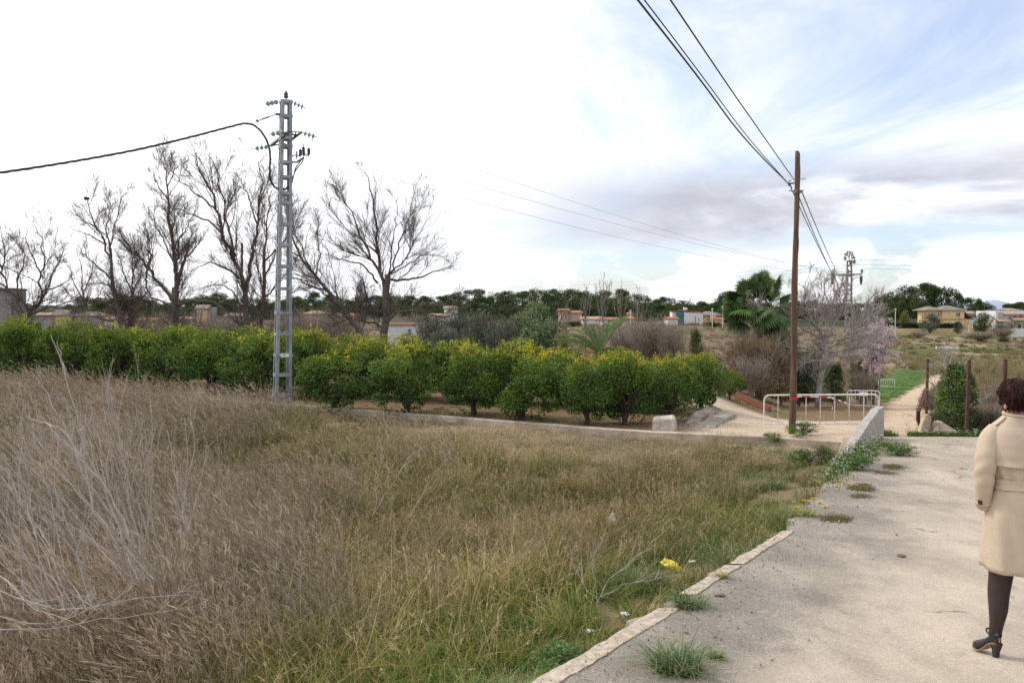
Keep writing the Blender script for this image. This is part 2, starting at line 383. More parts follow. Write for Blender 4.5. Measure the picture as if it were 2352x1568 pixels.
basec = g.mix(g.m('MULTIPLY', blot, .45), basec, (.27, .225, .18))
vc = g.n('ShaderNodeTexVoronoi', feature='DISTANCE_TO_EDGE'); g.put(vc.inputs['Vector'], g.vm('ADD', co, g.vec(g.noise(co, 2., 4), g.noise(co, 2.7, 4), 0.))); vc.inputs['Scale'].default_value = .42
crk = g.m('MULTIPLY', g.ss(vc.outputs['Distance'], .012, .003), g.ss(nl, .46, .56))
basec = g.mix(g.m('MULTIPLY', crk, .7), basec, (.12, .10, .085))
stain = g.m('MULTIPLY', g.ss(g.noise(co, 2.1, 5, .7), .60, .72), g.ss(lx, .45, .1))
basec = g.mix(g.m('MULTIPLY', stain, .55), basec, (.13, .11, .09))
g.put(b.inputs['Base Color'], basec)
bp = g.n('ShaderNodeBump'); bp.inputs['Strength'].default_value = .55; bp.inputs['Distance'].default_value = .012
g.put(bp.inputs['Height'], g.m('ADD', spk, nm)); g.put(b.inputs['Normal'], bp.outputs[0]); g.t.links.new(b.outputs[0], o.inputs[0])
nr, nt = XX.shape; ii = np.arange(nr-1)[:, None]*nt; jj = np.arange(nt-1)[None, :]
Q = np.stack([ii+jj, ii+jj+1, ii+jj+nt+1, ii+jj+nt], -1).reshape(-1, 4)
latc = np.clip(LL/2.2, 0, 1.2)+.25*sm(YY, 11, 15); mb = MB(); mb.add(np.stack([XX, YY, ZZ], -1).reshape(-1, 3), Q, col=np.repeat(latc.reshape(-1, 1), 3, 1))
# side skirt so the slab has thickness on the field side
ed = np.stack([XX[:, 0], YY[:, 0], ZZ[:, 0]], -1); lo = ed+np.array((-.02, 0, -.25)); k = len(ys)
mb.add(np.vstack([ed, lo]), [(i, i+1, k+i+1, k+i) for i in range(k-1)], col=np.zeros((2*k, 3)))
ob('road', mb, m_road, kind='structure', smooth=False)
m_conc = mat('sandy_concrete', (.53, .43, .32), .9, .3, 9., .012, bscale=50)
m_kerb = mat('worn_kerb', (.54, .44, .33), .92, .2, 16., .012, bscale=55, col2=(.30, .25, .20))
m_concg = mat('grey_concrete', (.42, .40, .37), .9, .25, 3., .012, bscale=40)
# kerb: cast concrete strips with broken edges, in separate lengths
def strip_kerb(y0, y1, w, seed, parent):
    r_ = rng(seed); t = np.arange(y0, y1, .05); n = len(t)
    x0 = xk(t)-.02+.022*vnoise(t, t, 6, seed)+.02*vnoise(t, t, 31, seed+3); x1 = xk(t)-.02+w+.04*vnoise(t, t, 5, seed+1)+.012*vnoise(t, t, 23, seed+2)
    endt = np.minimum(1, np.minimum(t-y0+.02, y1-t)/.12)
    zt = zr(t)+.010; sl = .012*vnoise(t, t, 4, seed+5)
    V = np.concatenate([np.stack([x0, t, zt-.30], -1), np.stack([x0, t, zt-.02+sl], -1), np.stack([x0+.025, t, zt+sl], -1), np.stack([x1, t, zt+sl*.3], -1), np.stack([x1, t, zt-.06], -1)])
    Q = [(q*n+i, (q+1)*n+i, (q+1)*n+i+1, q*n+i+1) for q in range(4) for i in range(n-1)]
    T = []
    Q += [(0, n, 3*n, 4*n), (n-1, 5*n-1, 4*n-1, 2*n-1)]
    mb = MB(); mb.add(V, Q); return ob('kerb_length', mb, m_kerb, parent)
kerb = thing('kerb', (0, 0, 0), None, None); kerb['kind'] = 'structure'
for i, (a, b_, w) in enumerate(((2.6, 4.1, .17), (4.12, 6.05, .18), (6.35, 7.25, .16), (7.3, 8.75, .15))): strip_kerb(a, b_, w, 20+i, kerb)
# gutter slabs lying just below the kerb
for i, (y0, y1, w, off) in enumerate(((3.3, 4.55, .42, .02), (4.58, 5.6, .34, .02))):
    xs = [xk(y0)-.01-off, xk(y1)-.01-off, xk(y1)-.01-off-w*.7, xk((y0+y1)/2)-.02-off-w, xk(y0)-.01-off-w*.9]
    yy_ = [y0, y1, y1-.05, (y0+y1)/2, y0+.1]
    zz_ = [zr(a)-.33 for a in yy_]
    mb = MB(); mb.prism([(a, b_, c) for a, b_, c in zip(xs, yy_, zz_)], (0, 0, .09)); ob('gutter_slab', mb, m_conc, label='flat sandy slab below the kerb, '+('nearest the camera' if i == 0 else 'just past the big grass tuft'), cat='slab', group='gutter slabs')
# low wall edging the field
xs = np.arange(8.0, -40, -.2); n = len(xs); yy_ = yw(xs); zt = .27-.12*sm(-xs, -7.5, -2.5)+.006*vnoise(xs, xs, 3, 31); wd = .24
jit = .012*vnoise(xs, xs, 9, 33)
nrm = np.array((.505, .863)); mb = MB()
fr = np.stack([xs-nrm[0]*wd/2+jit, yy_-nrm[1]*wd/2+jit], -1); bk = np.stack([xs+nrm[0]*wd/2, yy_+nrm[1]*wd/2], -1)
col3 = lambda xy, z: np.column_stack([xy, z])
V = np.vstack([col3(fr, np.full(n, -.35)), col3(fr, zt-.012), col3(fr+nrm*.015, zt), col3(bk, zt+.004), col3(bk, zt-.4)])
mb.add(V, [(q*n+i, q*n+i+1, (q+1)*n+i+1, (q+1)*n+i) for q in range(4) for i in range(n-1)]); mb.Q.append(np.array([(0, n, 3*n, 4*n)]))
m_wall = mat('old_render', (.49, .41, .32), .92, .3, 1.2, .02, bscale=24, col2=(.27, .21, .15))
ob('low_wall', mb, m_wall, label='long low rendered wall edging the dry field before the citrus trees', cat='wall')
# sloping wing wall beside the road
A0, B0 = np.array((6.50, 15.75)), np.array((8.52, 18.85)); dr = B0-A0; Ln = np.hypot(*dr); dr /= Ln; nn = np.array((-dr[1], dr[0]))
prof = ((0, .02), (.06, .10), (.14, .17), (.22, .24), (.30, .31), (.40, .385), (.46, .42), (.50, .475), (.62, .55), (.74, .62), (.80, .685), (1., .72))
mb = MB(); mm = len(prof); V = []
for side, off in ((0, 0.), (1, .17)):
    for t, h in prof:
        p = A0+dr*Ln*t+nn*off; V.append((p[0], p[1], zr(p[1])-.35))
    for t, h in prof:
        p = A0+dr*Ln*t+nn*off; V.append((p[0], p[1], zr(A0[1]+(B0[1]-A0[1])*t)+h+rng(int(t*100)).uniform(-.012, .012)))
Q = []
for i in range(mm-1):
    Q += [(i, i+1, mm+i+1, mm+i), (2*mm+i, 3*mm+i, 3*mm+i+1, 2*mm+i+1), (mm+i, mm+i+1, 3*mm+i+1, 3*mm+i)]
Q += [(0, mm, 3*mm, 2*mm), (mm-1, 3*mm-1, 4*mm-1, 2*mm-1)]
mb.add(V, Q); ob('wing_wall', mb, mat('wing_wall_render', (.46, .42, .37), .93, .16, 5., .03, bscale=45), label='grey rough rendered wing wall with sloping top at road edge', cat='wall')
# ------------------------------------------------------------------ grass: clumps spread over the field
m_grass = leafmat('grass_blades', .42, 0, tint=True)
def blades(mb, r_, N, h, spread, lean, w, c0, c1, K=6, bend=.6, wind=(0, 0), cvar=.25, zoff=-.03):
    "N grass blades: c0 at the base, c1 at the tip"
    a = r_.uniform(0, 2*np.pi, N); rr = spread*np.sqrt(r_.uniform(0, 1, N))
    base = np.stack([rr*np.cos(a), rr*np.sin(a), np.full(N, zoff)], -1)
    H = h*r_.uniform(.45, 1.1, N); la = r_.uniform(0, 2*np.pi, N); lm = lean*r_.uniform(.2, 1., N)
    d0 = np.stack([np.cos(la)*lm+wind[0], np.sin(la)*lm+wind[1], np.ones(N)], -1); d0 /= np.linalg.norm(d0, axis=1, keepdims=True)
    bd = np.stack([np.cos(la)+wind[0]*2, np.sin(la)+wind[1]*2, -.8*np.ones(N)], -1)*bend*r_.uniform(.1, 1., N)[:, None]
    t = np.linspace(0, 1, K)
    Pt = base[:, None]+H[:, None, None]*(d0[:, None]*t[None, :, None]+bd[:, None]*(t**2.4)[None, :, None])
    side = np.stack([-np.sin(la), np.cos(la), np.zeros(N)], -1)
    rot = r_.uniform(-1.2, 1.2, N); side = side*np.cos(rot)[:, None]+np.stack([np.cos(la), np.sin(la), np.zeros(N)], -1)*np.sin(rot)[:, None]
    W = w*r_.uniform(.6, 1.3, N)[:, None]*(1-.85*t[None, :]**1.5)
    f = np.clip(t[None, :]*1.1+r_.normal(0, .22, (N, 1)), 0, 1)[..., None]
    c = (np.asarray(c0)*(1-f)+np.asarray(c1)*f)*r_.uniform(1-cvar, 1+cvar, (N, 1, 1))
    mb.strips(Pt, side, W, c)
    return Pt
def plumes(mb, r_, Pt, col, n=14, L=.05, w=.004, frac=.7):
    "feathery seed heads along the top of stems"
    N = len(Pt); pick = np.where(r_.uniform(0, 1, N) < frac)[0]
    for i in pick:
        a, b_ = Pt[i, -3], Pt[i, -1]; t = r_.uniform(0, 1.15, n)[:, None]; p = a+(b_-a)*t
        dr = (b_-a)/(np.linalg.norm(b_-a)+1e-9); dd = dr*1.2+r_.normal(0, .33, (n, 3))+np.array((WIND[0], 0, .0))
        mb.leaves(p, dd, r_.normal(0, 1, (n, 3)), L*r_.uniform(.5, 1.2, n), np.full(n, w), np.asarray(col)*r_.uniform(.7, 1.2, (n, 1)))
src = {}
WIND = (-.30, .05)
def clump_set(name, builder, n, seed):
    cl = bpy.data.collections.new(name)
    for i in range(n):
        r_ = rng(seed+i); mb = MB(); builder(mb, r_)
        o = bpy.data.objects.new('%s_%d' % (name, i), mb.mesh('%s_%d' % (name, i), m_grass)); cl.objects.link(o)
    src[name] = (cl, n)
def b_tall(mb, r_):
    p = blades(mb, r_, 26, 1.0, .22, .3, .0065, (.15, .14, .07), (.33, .255, .165), 7, .25, WIND, .3)
    plumes(mb, r_, p[:18], (.50, .40, .30), 7, .10, .008)
    blades(mb, r_, 22, .6, .24, .5, .008, (.09, .13, .04), (.29, .245, .11), 5, .5, WIND)
def b_mid(mb, r_):
    blades(mb, r_, 24, .6, .22, 0.5, .011, (.095, .145, .035), (.41, .34, .11), 6, .75, (-.1, 0), .35)
    p = blades(mb, r_, 9, .8, .2, .35, .0052, (.33, .28, .14), (.68, .52, .30), 6, .35, WIND, .3)
    plumes(mb, r_, p, (.66, .52, .32), 5, .08, .007, .4)
    blades(mb, r_, 14, .36, .25, .8, .011, (.08, .135, .03), (.28, .28, .09), 5, .8)
def b_brown(mb, r_):
    p = blades(mb, r_, 24, .64, .2, .4, .009, (.105, .135, .045), (.36, .285, .135), 6, .35, WIND, .35)
    plumes(mb, r_, p[:12], (.56, .43, .27), 6, .075, .007, .5)
    blades(mb, r_, 16, .4, .24, .7, .008, (.09, .135, .04), (.30, .26, .10), 5, .6)
def b_mat(mb, r_):
    blades(mb, r_, 36, .26, .28, 1.5, .008, (.42, .34, .20), (.74, .61, .41), 5, .7, (-.4, 0))
def b_green(mb, r_):
    blades(mb, r_, 30, .36, .13, .75, .010, (.045, .105, .022), (.165, .25, .05), 6, .85)
    blades(mb, r_, 8, .38, .18, .7, .007, (.25, .22, .09), (.58, .45, .22), 5, .6)
def b_dry_low(mb, r_):
    blades(mb, r_, 26, .2, .2, 1.1, .0065, (.24, .20, .09), (.54, .40, .22), 5, .8)
    blades(mb, r_, 8, .16, .2, 1., .008, (.06, .12, .03), (.18, .23, .06), 5, .8)
for nm, bl, k, sd in (('tall', b_tall, 5, 100), ('mid', b_mid, 6, 200), ('brown', b_brown, 5, 300), ('mat', b_mat, 4, 400), ('green', b_green, 5, 500), ('drylow', b_dry_low, 4, 600)): clump_set(nm, bl, k, sd)
def scatter(name, pts, sname, rots, scl, tint, label, cat):
    cl, n = src[sname]; N = len(pts); r_ = rng(len(name)+N)
    me = bpy.data.meshes.new(name); me.vertices.add(N); me.vertices.foreach_set('co', np.asarray(pts, np.float32).ravel())
    a = me.attributes.new('rot', 'FLOAT_VECTOR', 'POINT'); a.data.foreach_set('vector', np.asarray(rots, np.float32).ravel())
    a = me.attributes.new('scl', 'FLOAT_VECTOR', 'POINT'); a.data.foreach_set('vector', np.asarray(scl, np.float32).ravel())
    a = me.attributes.new('idx', 'INT', 'POINT'); a.data.foreach_set('value', r_.integers(0, n, N).astype(np.int32))
    a = me.attributes.new('tint', 'FLOAT_COLOR', 'POINT'); a.data.foreach_set('color', np.hstack([tint, np.ones((N, 1))]).astype(np.float32).ravel())
    o = bpy.data.objects.new(name, me); COL.objects.link(o); props(o, label, cat, None, 'stuff')
    t = bpy.data.node_groups.new(name, 'GeometryNodeTree')
    t.interface.new_socket('Geometry', in_out='INPUT', socket_type='NodeSocketGeometry'); t.interface.new_socket('Geometry', in_out='OUTPUT', socket_type='NodeSocketGeometry')
    gi, go = t.nodes.new('NodeGroupInput'), t.nodes.new('NodeGroupOutput'); io = t.nodes.new('GeometryNodeInstanceOnPoints'); ci = t.nodes.new('GeometryNodeCollectionInfo')
    ci.inputs['Collection'].default_value = cl; ci.inputs['Separate Children'].default_value = True; ci.inputs['Reset Children'].default_value = True
    io.inputs['Pick Instance'].default_value = True
    def na(nm, ty):
        x = t.nodes.new('GeometryNodeInputNamedAttribute'); x.data_type = ty; x.inputs[0].default_value = nm; return x.outputs[0]
    L = t.links.new
    L(gi.outputs[0], io.inputs['Points']); L(ci.outputs[0], io.inputs['Instance']); L(na('idx', 'INT'), io.inputs['Instance Index'])
    L(na('rot', 'FLOAT_VECTOR'), io.inputs['Rotation']); L(na('scl', 'FLOAT_VECTOR'), io.inputs['Scale']); L(io.outputs[0], go.inputs[0])
    md = o.modifiers.new('spread', 'NODES'); md.node_group = t
    return o
# positions over the field
r_ = rng(7)
def field_points(n, ymin, ymax, power):
    y = ymin+(ymax-ymin)*r_.uniform(0, 1, n)**power; a = r_.uniform(-.78, .46, n); x = a*y
    s = (xk(y)-x)*.83
    ok = (s > .1) & (y < yw(x)-.22) & ((x < 8) | (y < 18)); return x[ok], y[ok]
xa, ya = field_points(4300, 2.2, 12, 1.15); xb, yb = field_points(7600, 9, 44, 1.35)
xm = r_.uniform(-6, 6.5, 2600); ym = yw(xm)-.25-np.abs(r_.normal(0, 2.2, 2600)); x = np.concatenate([xa, xb, xm]); y = np.concatenate([ya, yb, ym]); s = (xk(y)-x)*.83; a = x/y; wdist = (yw(x)-y)
patch = vnoise(x, y, .55, 41); patch2 = vnoise(x, y, 1.3, 42)
tall = sm(-a+.22*patch+.12*patch2, .10, .52)*(.35+.65*sm(y+1.2*patch, 4.5, 8.5))
matz = sm(a+.05*patch2, -.20, -.08)*(1-sm(wdist+.8*patch, 3.0, 6.5))*(1-sm(a, .19, .27))
edge = np.clip(1-sm(s+.6*patch2+.5*patch, .9, 3.5)+.55*(1-sm(y, 4.5, 8.))*(1-sm(s, 1., 3.4)), 0, 1)
h = np.ones(len(x))
nearbare = (s < .22+.12*patch2)
# ditch by the gutter slabs stays open
gut = (y < 5.7) & (s < .62)
kind = np.full(len(x), 'mid', dtype=object)
browns = sm(a+.1*patch, .02, .2)*sm(y, 6, 9)+sm(y, 9, 13)*.6
u_ = r_.uniform(0, 1, len(x))
kind[u_ < browns] = 'brown'
kind[r_.uniform(0, 1, len(x)) < tall] = 'tall'
kind[r_.uniform(0, 1, len(x)) < matz] = 'mat'
grn = (edge*.8+sm(patch2+patch*.5, .2, .55)*.35)*(1-matz)
kind[r_.uniform(0, 1, len(x)) < grn] = 'green'
kind[(s < .75) & (r_.uniform(0, 1, len(x)) < .55)] = 'drylow'
kind[(wdist < .9) & (a > -.24)] = 'drylow'
ismat = np.arange(len(x)) >= len(xa)+len(xb); kind[ismat] = np.where(r_.uniform(0, 1, len(x)) < .75, 'mat', 'drylow')[ismat]
hole = (patch2+.5*vnoise(x, y, 2.9, 43) < -.72) & (matz < .3)
wr = np.array((1.5, 7.6)); wg = G(1547, 1316); litter = np.hypot(x-wg[0], y-wg[1]+.15) < .42
keep = ~litter & ~hole & ~nearbare & ~gut & ~((s < .8) & (r_.uniform(0, 1, len(x)) < .35))
hs = .97+.28*patch+.14*patch2; hs *= 1-.55*(1-sm(wdist, .3, 2.2))*(a > -.27); hs *= .75+.25*sm(s, .4, 2.)
hs *= 1-.32*sm(1-y/12, .3, .75)*sm(-a, .2, .5)
hs *= 1+.12*tall
hs *= r_.uniform(.72, 1.22, len(x)); hs = np.clip(hs, .3, 1.45)
for nm, lab in (('tall', 'tall feathery grey-pink dry grass swaying across the field'), ('mid', 'golden olive half-dry grass in the near field'), ('brown', 'brownish thin dry grass in the middle of the field'), ('mat', 'pale flattened straw mat before the low wall'), ('green', 'fresh green grass near the road edge'), ('drylow', 'short withered grass along kerb and wall')):
    k = (kind == nm) & keep; n = int(k.sum()); X, Y = x[k], y[k]
    z = TZ(X, Y)
    rots = np.stack([r_.normal(0, .13, n), r_.normal(0, .13, n)-(.05 if nm == 'tall' else 0), r_.uniform(-.5, .5, n) if nm == 'tall' else r_.uniform(0, 6.28, n)], -1)
    hh = hs[k]*r_.uniform(.8, 1.15, n); sx = np.clip(hh, .7, 1.1)*r_.uniform(.9, 1.2, n)*(1+.7*sm(Y, 12, 34))
    tv = r_.uniform(.55, 1.12, n)*(1+.30*patch[k]+.2*patch2[k]); warm = 1+.07*patch2[k]
    tint = np.stack([tv*warm, tv, tv/warm], -1)
    scatter('field_grass_'+nm if False else 'field_grass', np.stack([X, Y, z], -1), nm, rots, np.stack([sx, sx, hh], -1), tint, lab, 'grass')
# ------------------------------------------------------------------ trees: helpers
m_bark = mat('grey_brown_bark', (.165, .13, .108), .95, .3, 5., .02)
m_barkl = mat('pale_grey_bark', (.27, .235, .205), .95, .25, 5., .02)
m_barkd = mat('dark_citrus_bark', (.075, .055, .042), .95, .3, 8., .02)
m_leaf = leafmat('glossy_leaves', .30, .035, rough=.4)
m_needle = leafmat('pine_needles', .12, .0)
m_soft = leafmat('soft_leaves', .3, .02)
m_petal = leafmat('petals', .4, .0)
def resample(p, K):
    p = np.asarray(p, float)
    if len(p) > 2:                                                     # Catmull-Rom through the points
        q = np.vstack([2*p[0]-p[1], p, 2*p[-1]-p[-2]]); out = []
        for i in range(1, len(q)-2):
            for t in np.linspace(0, 1, 8, endpoint=False):
                a, b_, c, d = q[i-1:i+3]
                out.append(.5*((2*b_)+(-a+c)*t+(2*a-5*b_+4*c-d)*t*t+(-a+3*b_-3*c+d)*t**3))
        out.append(p[-1]); p = np.array(out)
    s_ = np.concatenate([[0], np.cumsum(np.linalg.norm(np.diff(p, axis=0), axis=1))]); t = np.linspace(0, s_[-1], K)
    return np.stack([np.interp(t, s_, p[:, k]) for k in range(3)], -1)
def grow(Pp, Rp, m, ratio, ang, up, K, r_, tmin=.25, maxlen=9., wig=.12, rk=.55, rmin=.004, droop=0., minlen=.05):
    "m side branches on every parent branch"
    N, Kp, _ = Pp.shape; L = np.linalg.norm(np.diff(Pp, axis=1), axis=2).sum(1)
    M = N*m; wgt = np.clip(L, .3, None)**.8; idx = r_.choice(N, M, p=wgt/wgt.sum()); t = r_.uniform(tmin, 1, M)
    f = t*(Kp-1); i0 = np.clip(f.astype(int), 0, Kp-2); fr = (f-i0)[:, None]
    p0 = Pp[idx, i0]*(1-fr)+Pp[idx, i0+1]*fr; tg = Pp[idx, i0+1]-Pp[idx, i0]; tg /= np.linalg.norm(tg, axis=1, keepdims=True)+1e-9
    r0 = Rp[idx, i0]*(1-fr[:, 0])+Rp[idx, i0+1]*fr[:, 0]
    pr = r_.normal(0, 1, (M, 3)); pr -= (pr*tg).sum(1, keepdims=True)*tg; pr /= np.linalg.norm(pr, axis=1, keepdims=True)+1e-9
    a = ang*r_.uniform(.6, 1.3, M)[:, None]; d = tg*np.cos(a)+pr*np.sin(a)+np.array((0, 0, up)); d /= np.linalg.norm(d, axis=1, keepdims=True)
    ln = np.clip(np.minimum(L[idx]*ratio, maxlen)*r_.uniform(.5, 1.2, M)*(1.2-.65*t), minlen, None)
    pts = [p0]; st = ln/(K-1)
    for k in range(K-1):
        d = d+r_.normal(0, wig, (M, 3))+np.array((0, 0, up*.35-droop*k)); d /= np.linalg.norm(d, axis=1, keepdims=True)
        pts.append(pts[-1]+d*st[:, None])
    Pt = np.stack(pts, 1); Rd = np.maximum(np.clip(np.minimum(r0*rk, ln*.013), rmin, None)[:, None]*np.linspace(1, .35, K)[None], rmin*.6)
    return Pt, Rd
def bare_tree(name, label, d, base_uv, limbs, seed, levels, group=None, bark=None, cat='tree', ydep=.35, Kl=14, sink=.3, scale_r=.64):
    """limbs: list of (picture polyline, start radius px, end radius px); levels: dicts for grow()"""
    r_ = rng(seed); mpp = MPP(d); b0 = P(*base_uv, d); zg = TZ1(b0[0], d); b0[2] = min(b0[2], zg+.0) if base_uv[1] is None else b0[2]
    root = thing(name, (b0[0], d, zg), label, cat, group); o3 = np.array((b0[0], d, zg))
    LP, LR = [], []; used = {}
    for k, lm in enumerate(limbs):
        poly, ra, rb = lm[:3]; n = len(poly)
        key0 = tuple(poly[0]); y0 = used.get(key0, 0.); dep = (r_.uniform(-1, 1)*ydep if k else 0.)
        ln = math.hypot(poly[-1][0]-poly[0][0], poly[-1][1]-poly[0][1])*mpp
        pts = []
        for i, (u, v) in enumerate(poly):
            yy = y0+dep*ln*(i/(n-1)); used.setdefault((u, v), yy); yy = used[(u, v)] if i == 0 else yy
            pts.append(P(u, v, d+yy)-o3)
        LP.append(resample(pts, Kl)); LR.append(np.linspace(1, 0, Kl)**.8*(ra-rb)*mpp*scale_r+rb*mpp*scale_r)
    LP[0][0, 2] = min(LP[0][0, 2], -sink)
    LP, LR = np.array(LP), np.array(LR); jig = r_.normal(0, .012, LP.shape)*np.linalg.norm(LP[:, -1]-LP[:, 0], axis=1)[:, None, None]; jig[:, 0] = 0; jig[0] *= .3; LP = LP+jig
    mt = bark or m_bark
    mb = MB(); mb.tubes(LP[:1], LR[:1], 9, caps=True); ob('trunk', mb, mt, root, smooth=True)
    mb = MB(); mb.tubes(LP[1:], LR[1:], 7, caps=True)
    cur = (LP, LR); allp = []
    for lv in levels:
        if lv.get('all') and allp: src_ = lv.pop('all'); 
        kw = {k: v for k, v in lv.items() if k not in ('S', 'all')}
        Pt, Rd = grow(cur[0], cur[1], r_=r_, **kw); allp.append((Pt, Rd, lv['S'])); cur = (Pt, Rd)
    for Pt, Rd, S in allp[:1]: mb.tubes(Pt, Rd, S)
    ob('limbs', mb, mt, root, smooth=True)
    mb = MB()
    for Pt, Rd, S in allp[1:]: mb.tubes(Pt, Rd, S)
    ob('twigs', mb, mt, root)['kind'] = 'stuff'
    return root
LV = [dict(m=10, ratio=.5, ang=.6, up=.12, K=8, tmin=.15, maxlen=3.4, S=5, rmin=.012, wig=.10, rk=.5, minlen=.7),
      dict(m=9, ratio=.55, ang=.62, up=.11, K=5, tmin=.12, maxlen=1.5, S=3, rmin=.008, wig=.13, minlen=.4),
      dict(m=6, ratio=.7, ang=.55, up=.10, K=3, tmin=.1, maxlen=.9, S=3, rmin=.0065, wig=.13, minlen=.25)]
def lv(**k): return [dict(x, **{q: k[q][i] for q in k if k[q][i] is not None}) for i, x in enumerate(LV)]
GB = 'bare winter trees behind the citrus orchard'
bare_tree('bare_tree', 'spreading bare tree with a short thick pollarded trunk right of the steel pylon', 58, (882, 800),
    [([(880, 830), (884, 760), (886, 700), (888, 660), (891, 630)], 15, 10), ([(886, 690), (880, 640), (868, 580), (862, 500), (848, 430), (838, 385)], 7, .8), ([(878, 640), (850, 590), (822, 530), (800, 470), (765, 420)], 5, .8),
     ([(868, 585), (830, 550), (790, 520), (755, 470)], 3, .7), ([(891, 630), (905, 600), (925, 540), (945, 470), (952, 440)], 3.5, .6), ([(891, 630), (915, 612), (950, 560), (985, 500), (1000, 490)], 3, .6),
     ([(888, 640), (925, 640), (968, 635), (1000, 622), (1038, 610)], 5, .8), ([(893, 628), (900, 590), (905, 540), (912, 480), (915, 450)], 3, .6), ([(868, 650), (840, 615), (810, 600), (775, 595), (750, 580)], 4, .7),
     ([(893, 630), (930, 610), (975, 585), (1020, 590)], 2.5, .6), ([(880, 720), (850, 700), (830, 640), (810, 620)], 4, .7), ([(886, 740), (920, 715), (980, 717), (1020, 728), (1060, 720)], 5, 1.), ([(884, 755), (850, 740), (800, 735), (760, 745)], 4, 1.)],
    1, lv(m=(11, 9, 6)), GB)
bare_tree('bare_tree', 'leaning bare tree growing from between pylon and pollarded tree, bent to the left', 57, (835, 800),
    [([(840, 815), (820, 755), (790, 710), (750, 665), (710, 615), (690, 590)], 9, 4), ([(690, 590), (672, 545), (665, 500), (672, 470)], 4, .7), ([(725, 635), (735, 585), (728, 540), (735, 500)], 3, .6), ([(795, 712), (770, 690), (740, 650), (705, 630), (672, 608)], 5, .9),
     ([(690, 590), (660, 570), (640, 545)], 3, .6), ([(750, 665), (715, 660), (685, 640), (650, 640)], 4, .8), ([(715, 620), (690, 560), (672, 520), (660, 480)], 3, .6), ([(800, 720), (815, 690), (822, 650)], 3, .7)],
    2, lv(m=(11, 9, 6)), GB)
bare_tree('bare_tree', 'forked bare tree with two sawn-off stubs just left of the pylon', 60, (568, 790),
    [([(566, 815), (566, 760), (564, 705), (562, 665)], 12, 9), ([(563, 670), (555, 630), (540, 590), (515, 540), (498, 480), (470, 420), (450, 345)], 8, .8), ([(563, 675), (572, 630), (580, 580), (580, 560)], 7, 6), ([(556, 632), (556, 600), (555, 557)], 4.5, 4.5),
     ([(540, 590), (525, 530), (512, 470), (500, 400), (480, 350)], 4.5, .7), ([(550, 640), (520, 615), (480, 605), (440, 620)], 4, .8), ([(515, 545), (480, 510), (440, 495), (410, 480), (370, 470)], 4, .7), ([(498, 485), (460, 450), (420, 420), (390, 390)], 4, .6),
     ([(580, 565), (592, 520), (596, 470), (600, 410), (590, 370)], 5, .8), ([(592, 520), (575, 470), (560, 430), (545, 405)], 3, .6), ([(565, 720), (535, 670), (500, 655), (460, 662)], 3.5, .8), ([(596, 470), (610, 430), (618, 400), (612, 370)], 2.5, .6)],
    3, lv(m=(10, 8, 6)), GB)
bare_tree('bare_tree', 'slim bare tree half hidden behind the steel pylon', 62, (605, 790),
    [([(598, 815), (600, 740), (606, 680), (606, 620), (608, 575)], 9, 5), ([(606, 590), (612, 520), (620, 470), (625, 420)], 4, .6), ([(606, 640), (625, 600), (640, 560), (650, 500)], 3.5, .6), ([(606, 660), (590, 610), (588, 570), (580, 520)], 3, .6),
     ([(608, 600), (640, 570), (670, 530), (690, 480)], 3, .6), ([(604, 690), (640, 650), (670, 610), (695, 570)], 3, .6), ([(602, 720), (620, 700), (650, 690), (690, 660)], 3, .8)],
    4, lv(m=(11, 8, 6)), GB)
bare_tree('bare_tree', 'tall twiggy bare tree with stout trunk and one upright leader', 62, (402, 790),
    [([(402, 815), (402, 750), (402, 700), (402, 660)], 15, 12), ([(402, 670), (400, 620), (398, 570), (392, 500), (384, 430), (376, 365)], 8, .8), ([(404, 665), (415, 625), (428, 590), (435, 550)], 8, 2), ([(395, 690), (360, 640), (320, 590), (290, 560), (270, 520)], 7, .9),
     ([(402, 660), (405, 610), (412, 560), (420, 500)], 4, .6), ([(400, 600), (380, 560), (360, 520), (345, 480)], 3, .6), ([(388, 460), (365, 430), (350, 390)], 3, .6), ([(384, 430), (398, 400), (402, 370)], 2.5, .6),
     ([(410, 700), (450, 690), (490, 695), (520, 715), (545, 745)], 6, 3), ([(430, 590), (455, 560), (470, 540)], 3, .6), ([(340, 610), (345, 580), (338, 540), (330, 520)], 3.5, .6), ([(340, 612), (335, 650), (350, 690)], 4, 2.),
     ([(398, 570), (420, 540), (440, 500), (455, 470)], 2.5, .6), ([(402, 720), (370, 690), (330, 680), (290, 690)], 4, 1.)],
    5, lv(m=(11, 9, 7)), GB)
bare_tree('bare_tree', 'bare tree with a small bird nest in its upper branches', 66, (278, 790),
    [([(282, 815), (278, 740), (268, 690), (258, 650), (256, 600), (252, 570)], 8, 4.5), ([(254, 600), (240, 560), (222, 520), (205, 480), (200, 440)], 4, .7), ([(256, 590), (248, 540), (250, 500), (255, 450)], 3.5, .6), ([(252, 570), (262, 530), (272, 490), (278, 450)], 3, .6),
     ([(256, 640), (230, 620), (200, 590), (170, 560)], 3.5, .7), ([(222, 520), (195, 510), (170, 500)], 2.5, .6), ([(262, 660), (230, 650), (190, 655)], 3, .8), ([(276, 740), (245, 735), (215, 725)], 5, 1.), ([(240, 560), (205, 540), (180, 530)], 3, .6)],
    6, lv(m=(10, 8, 6)), GB)
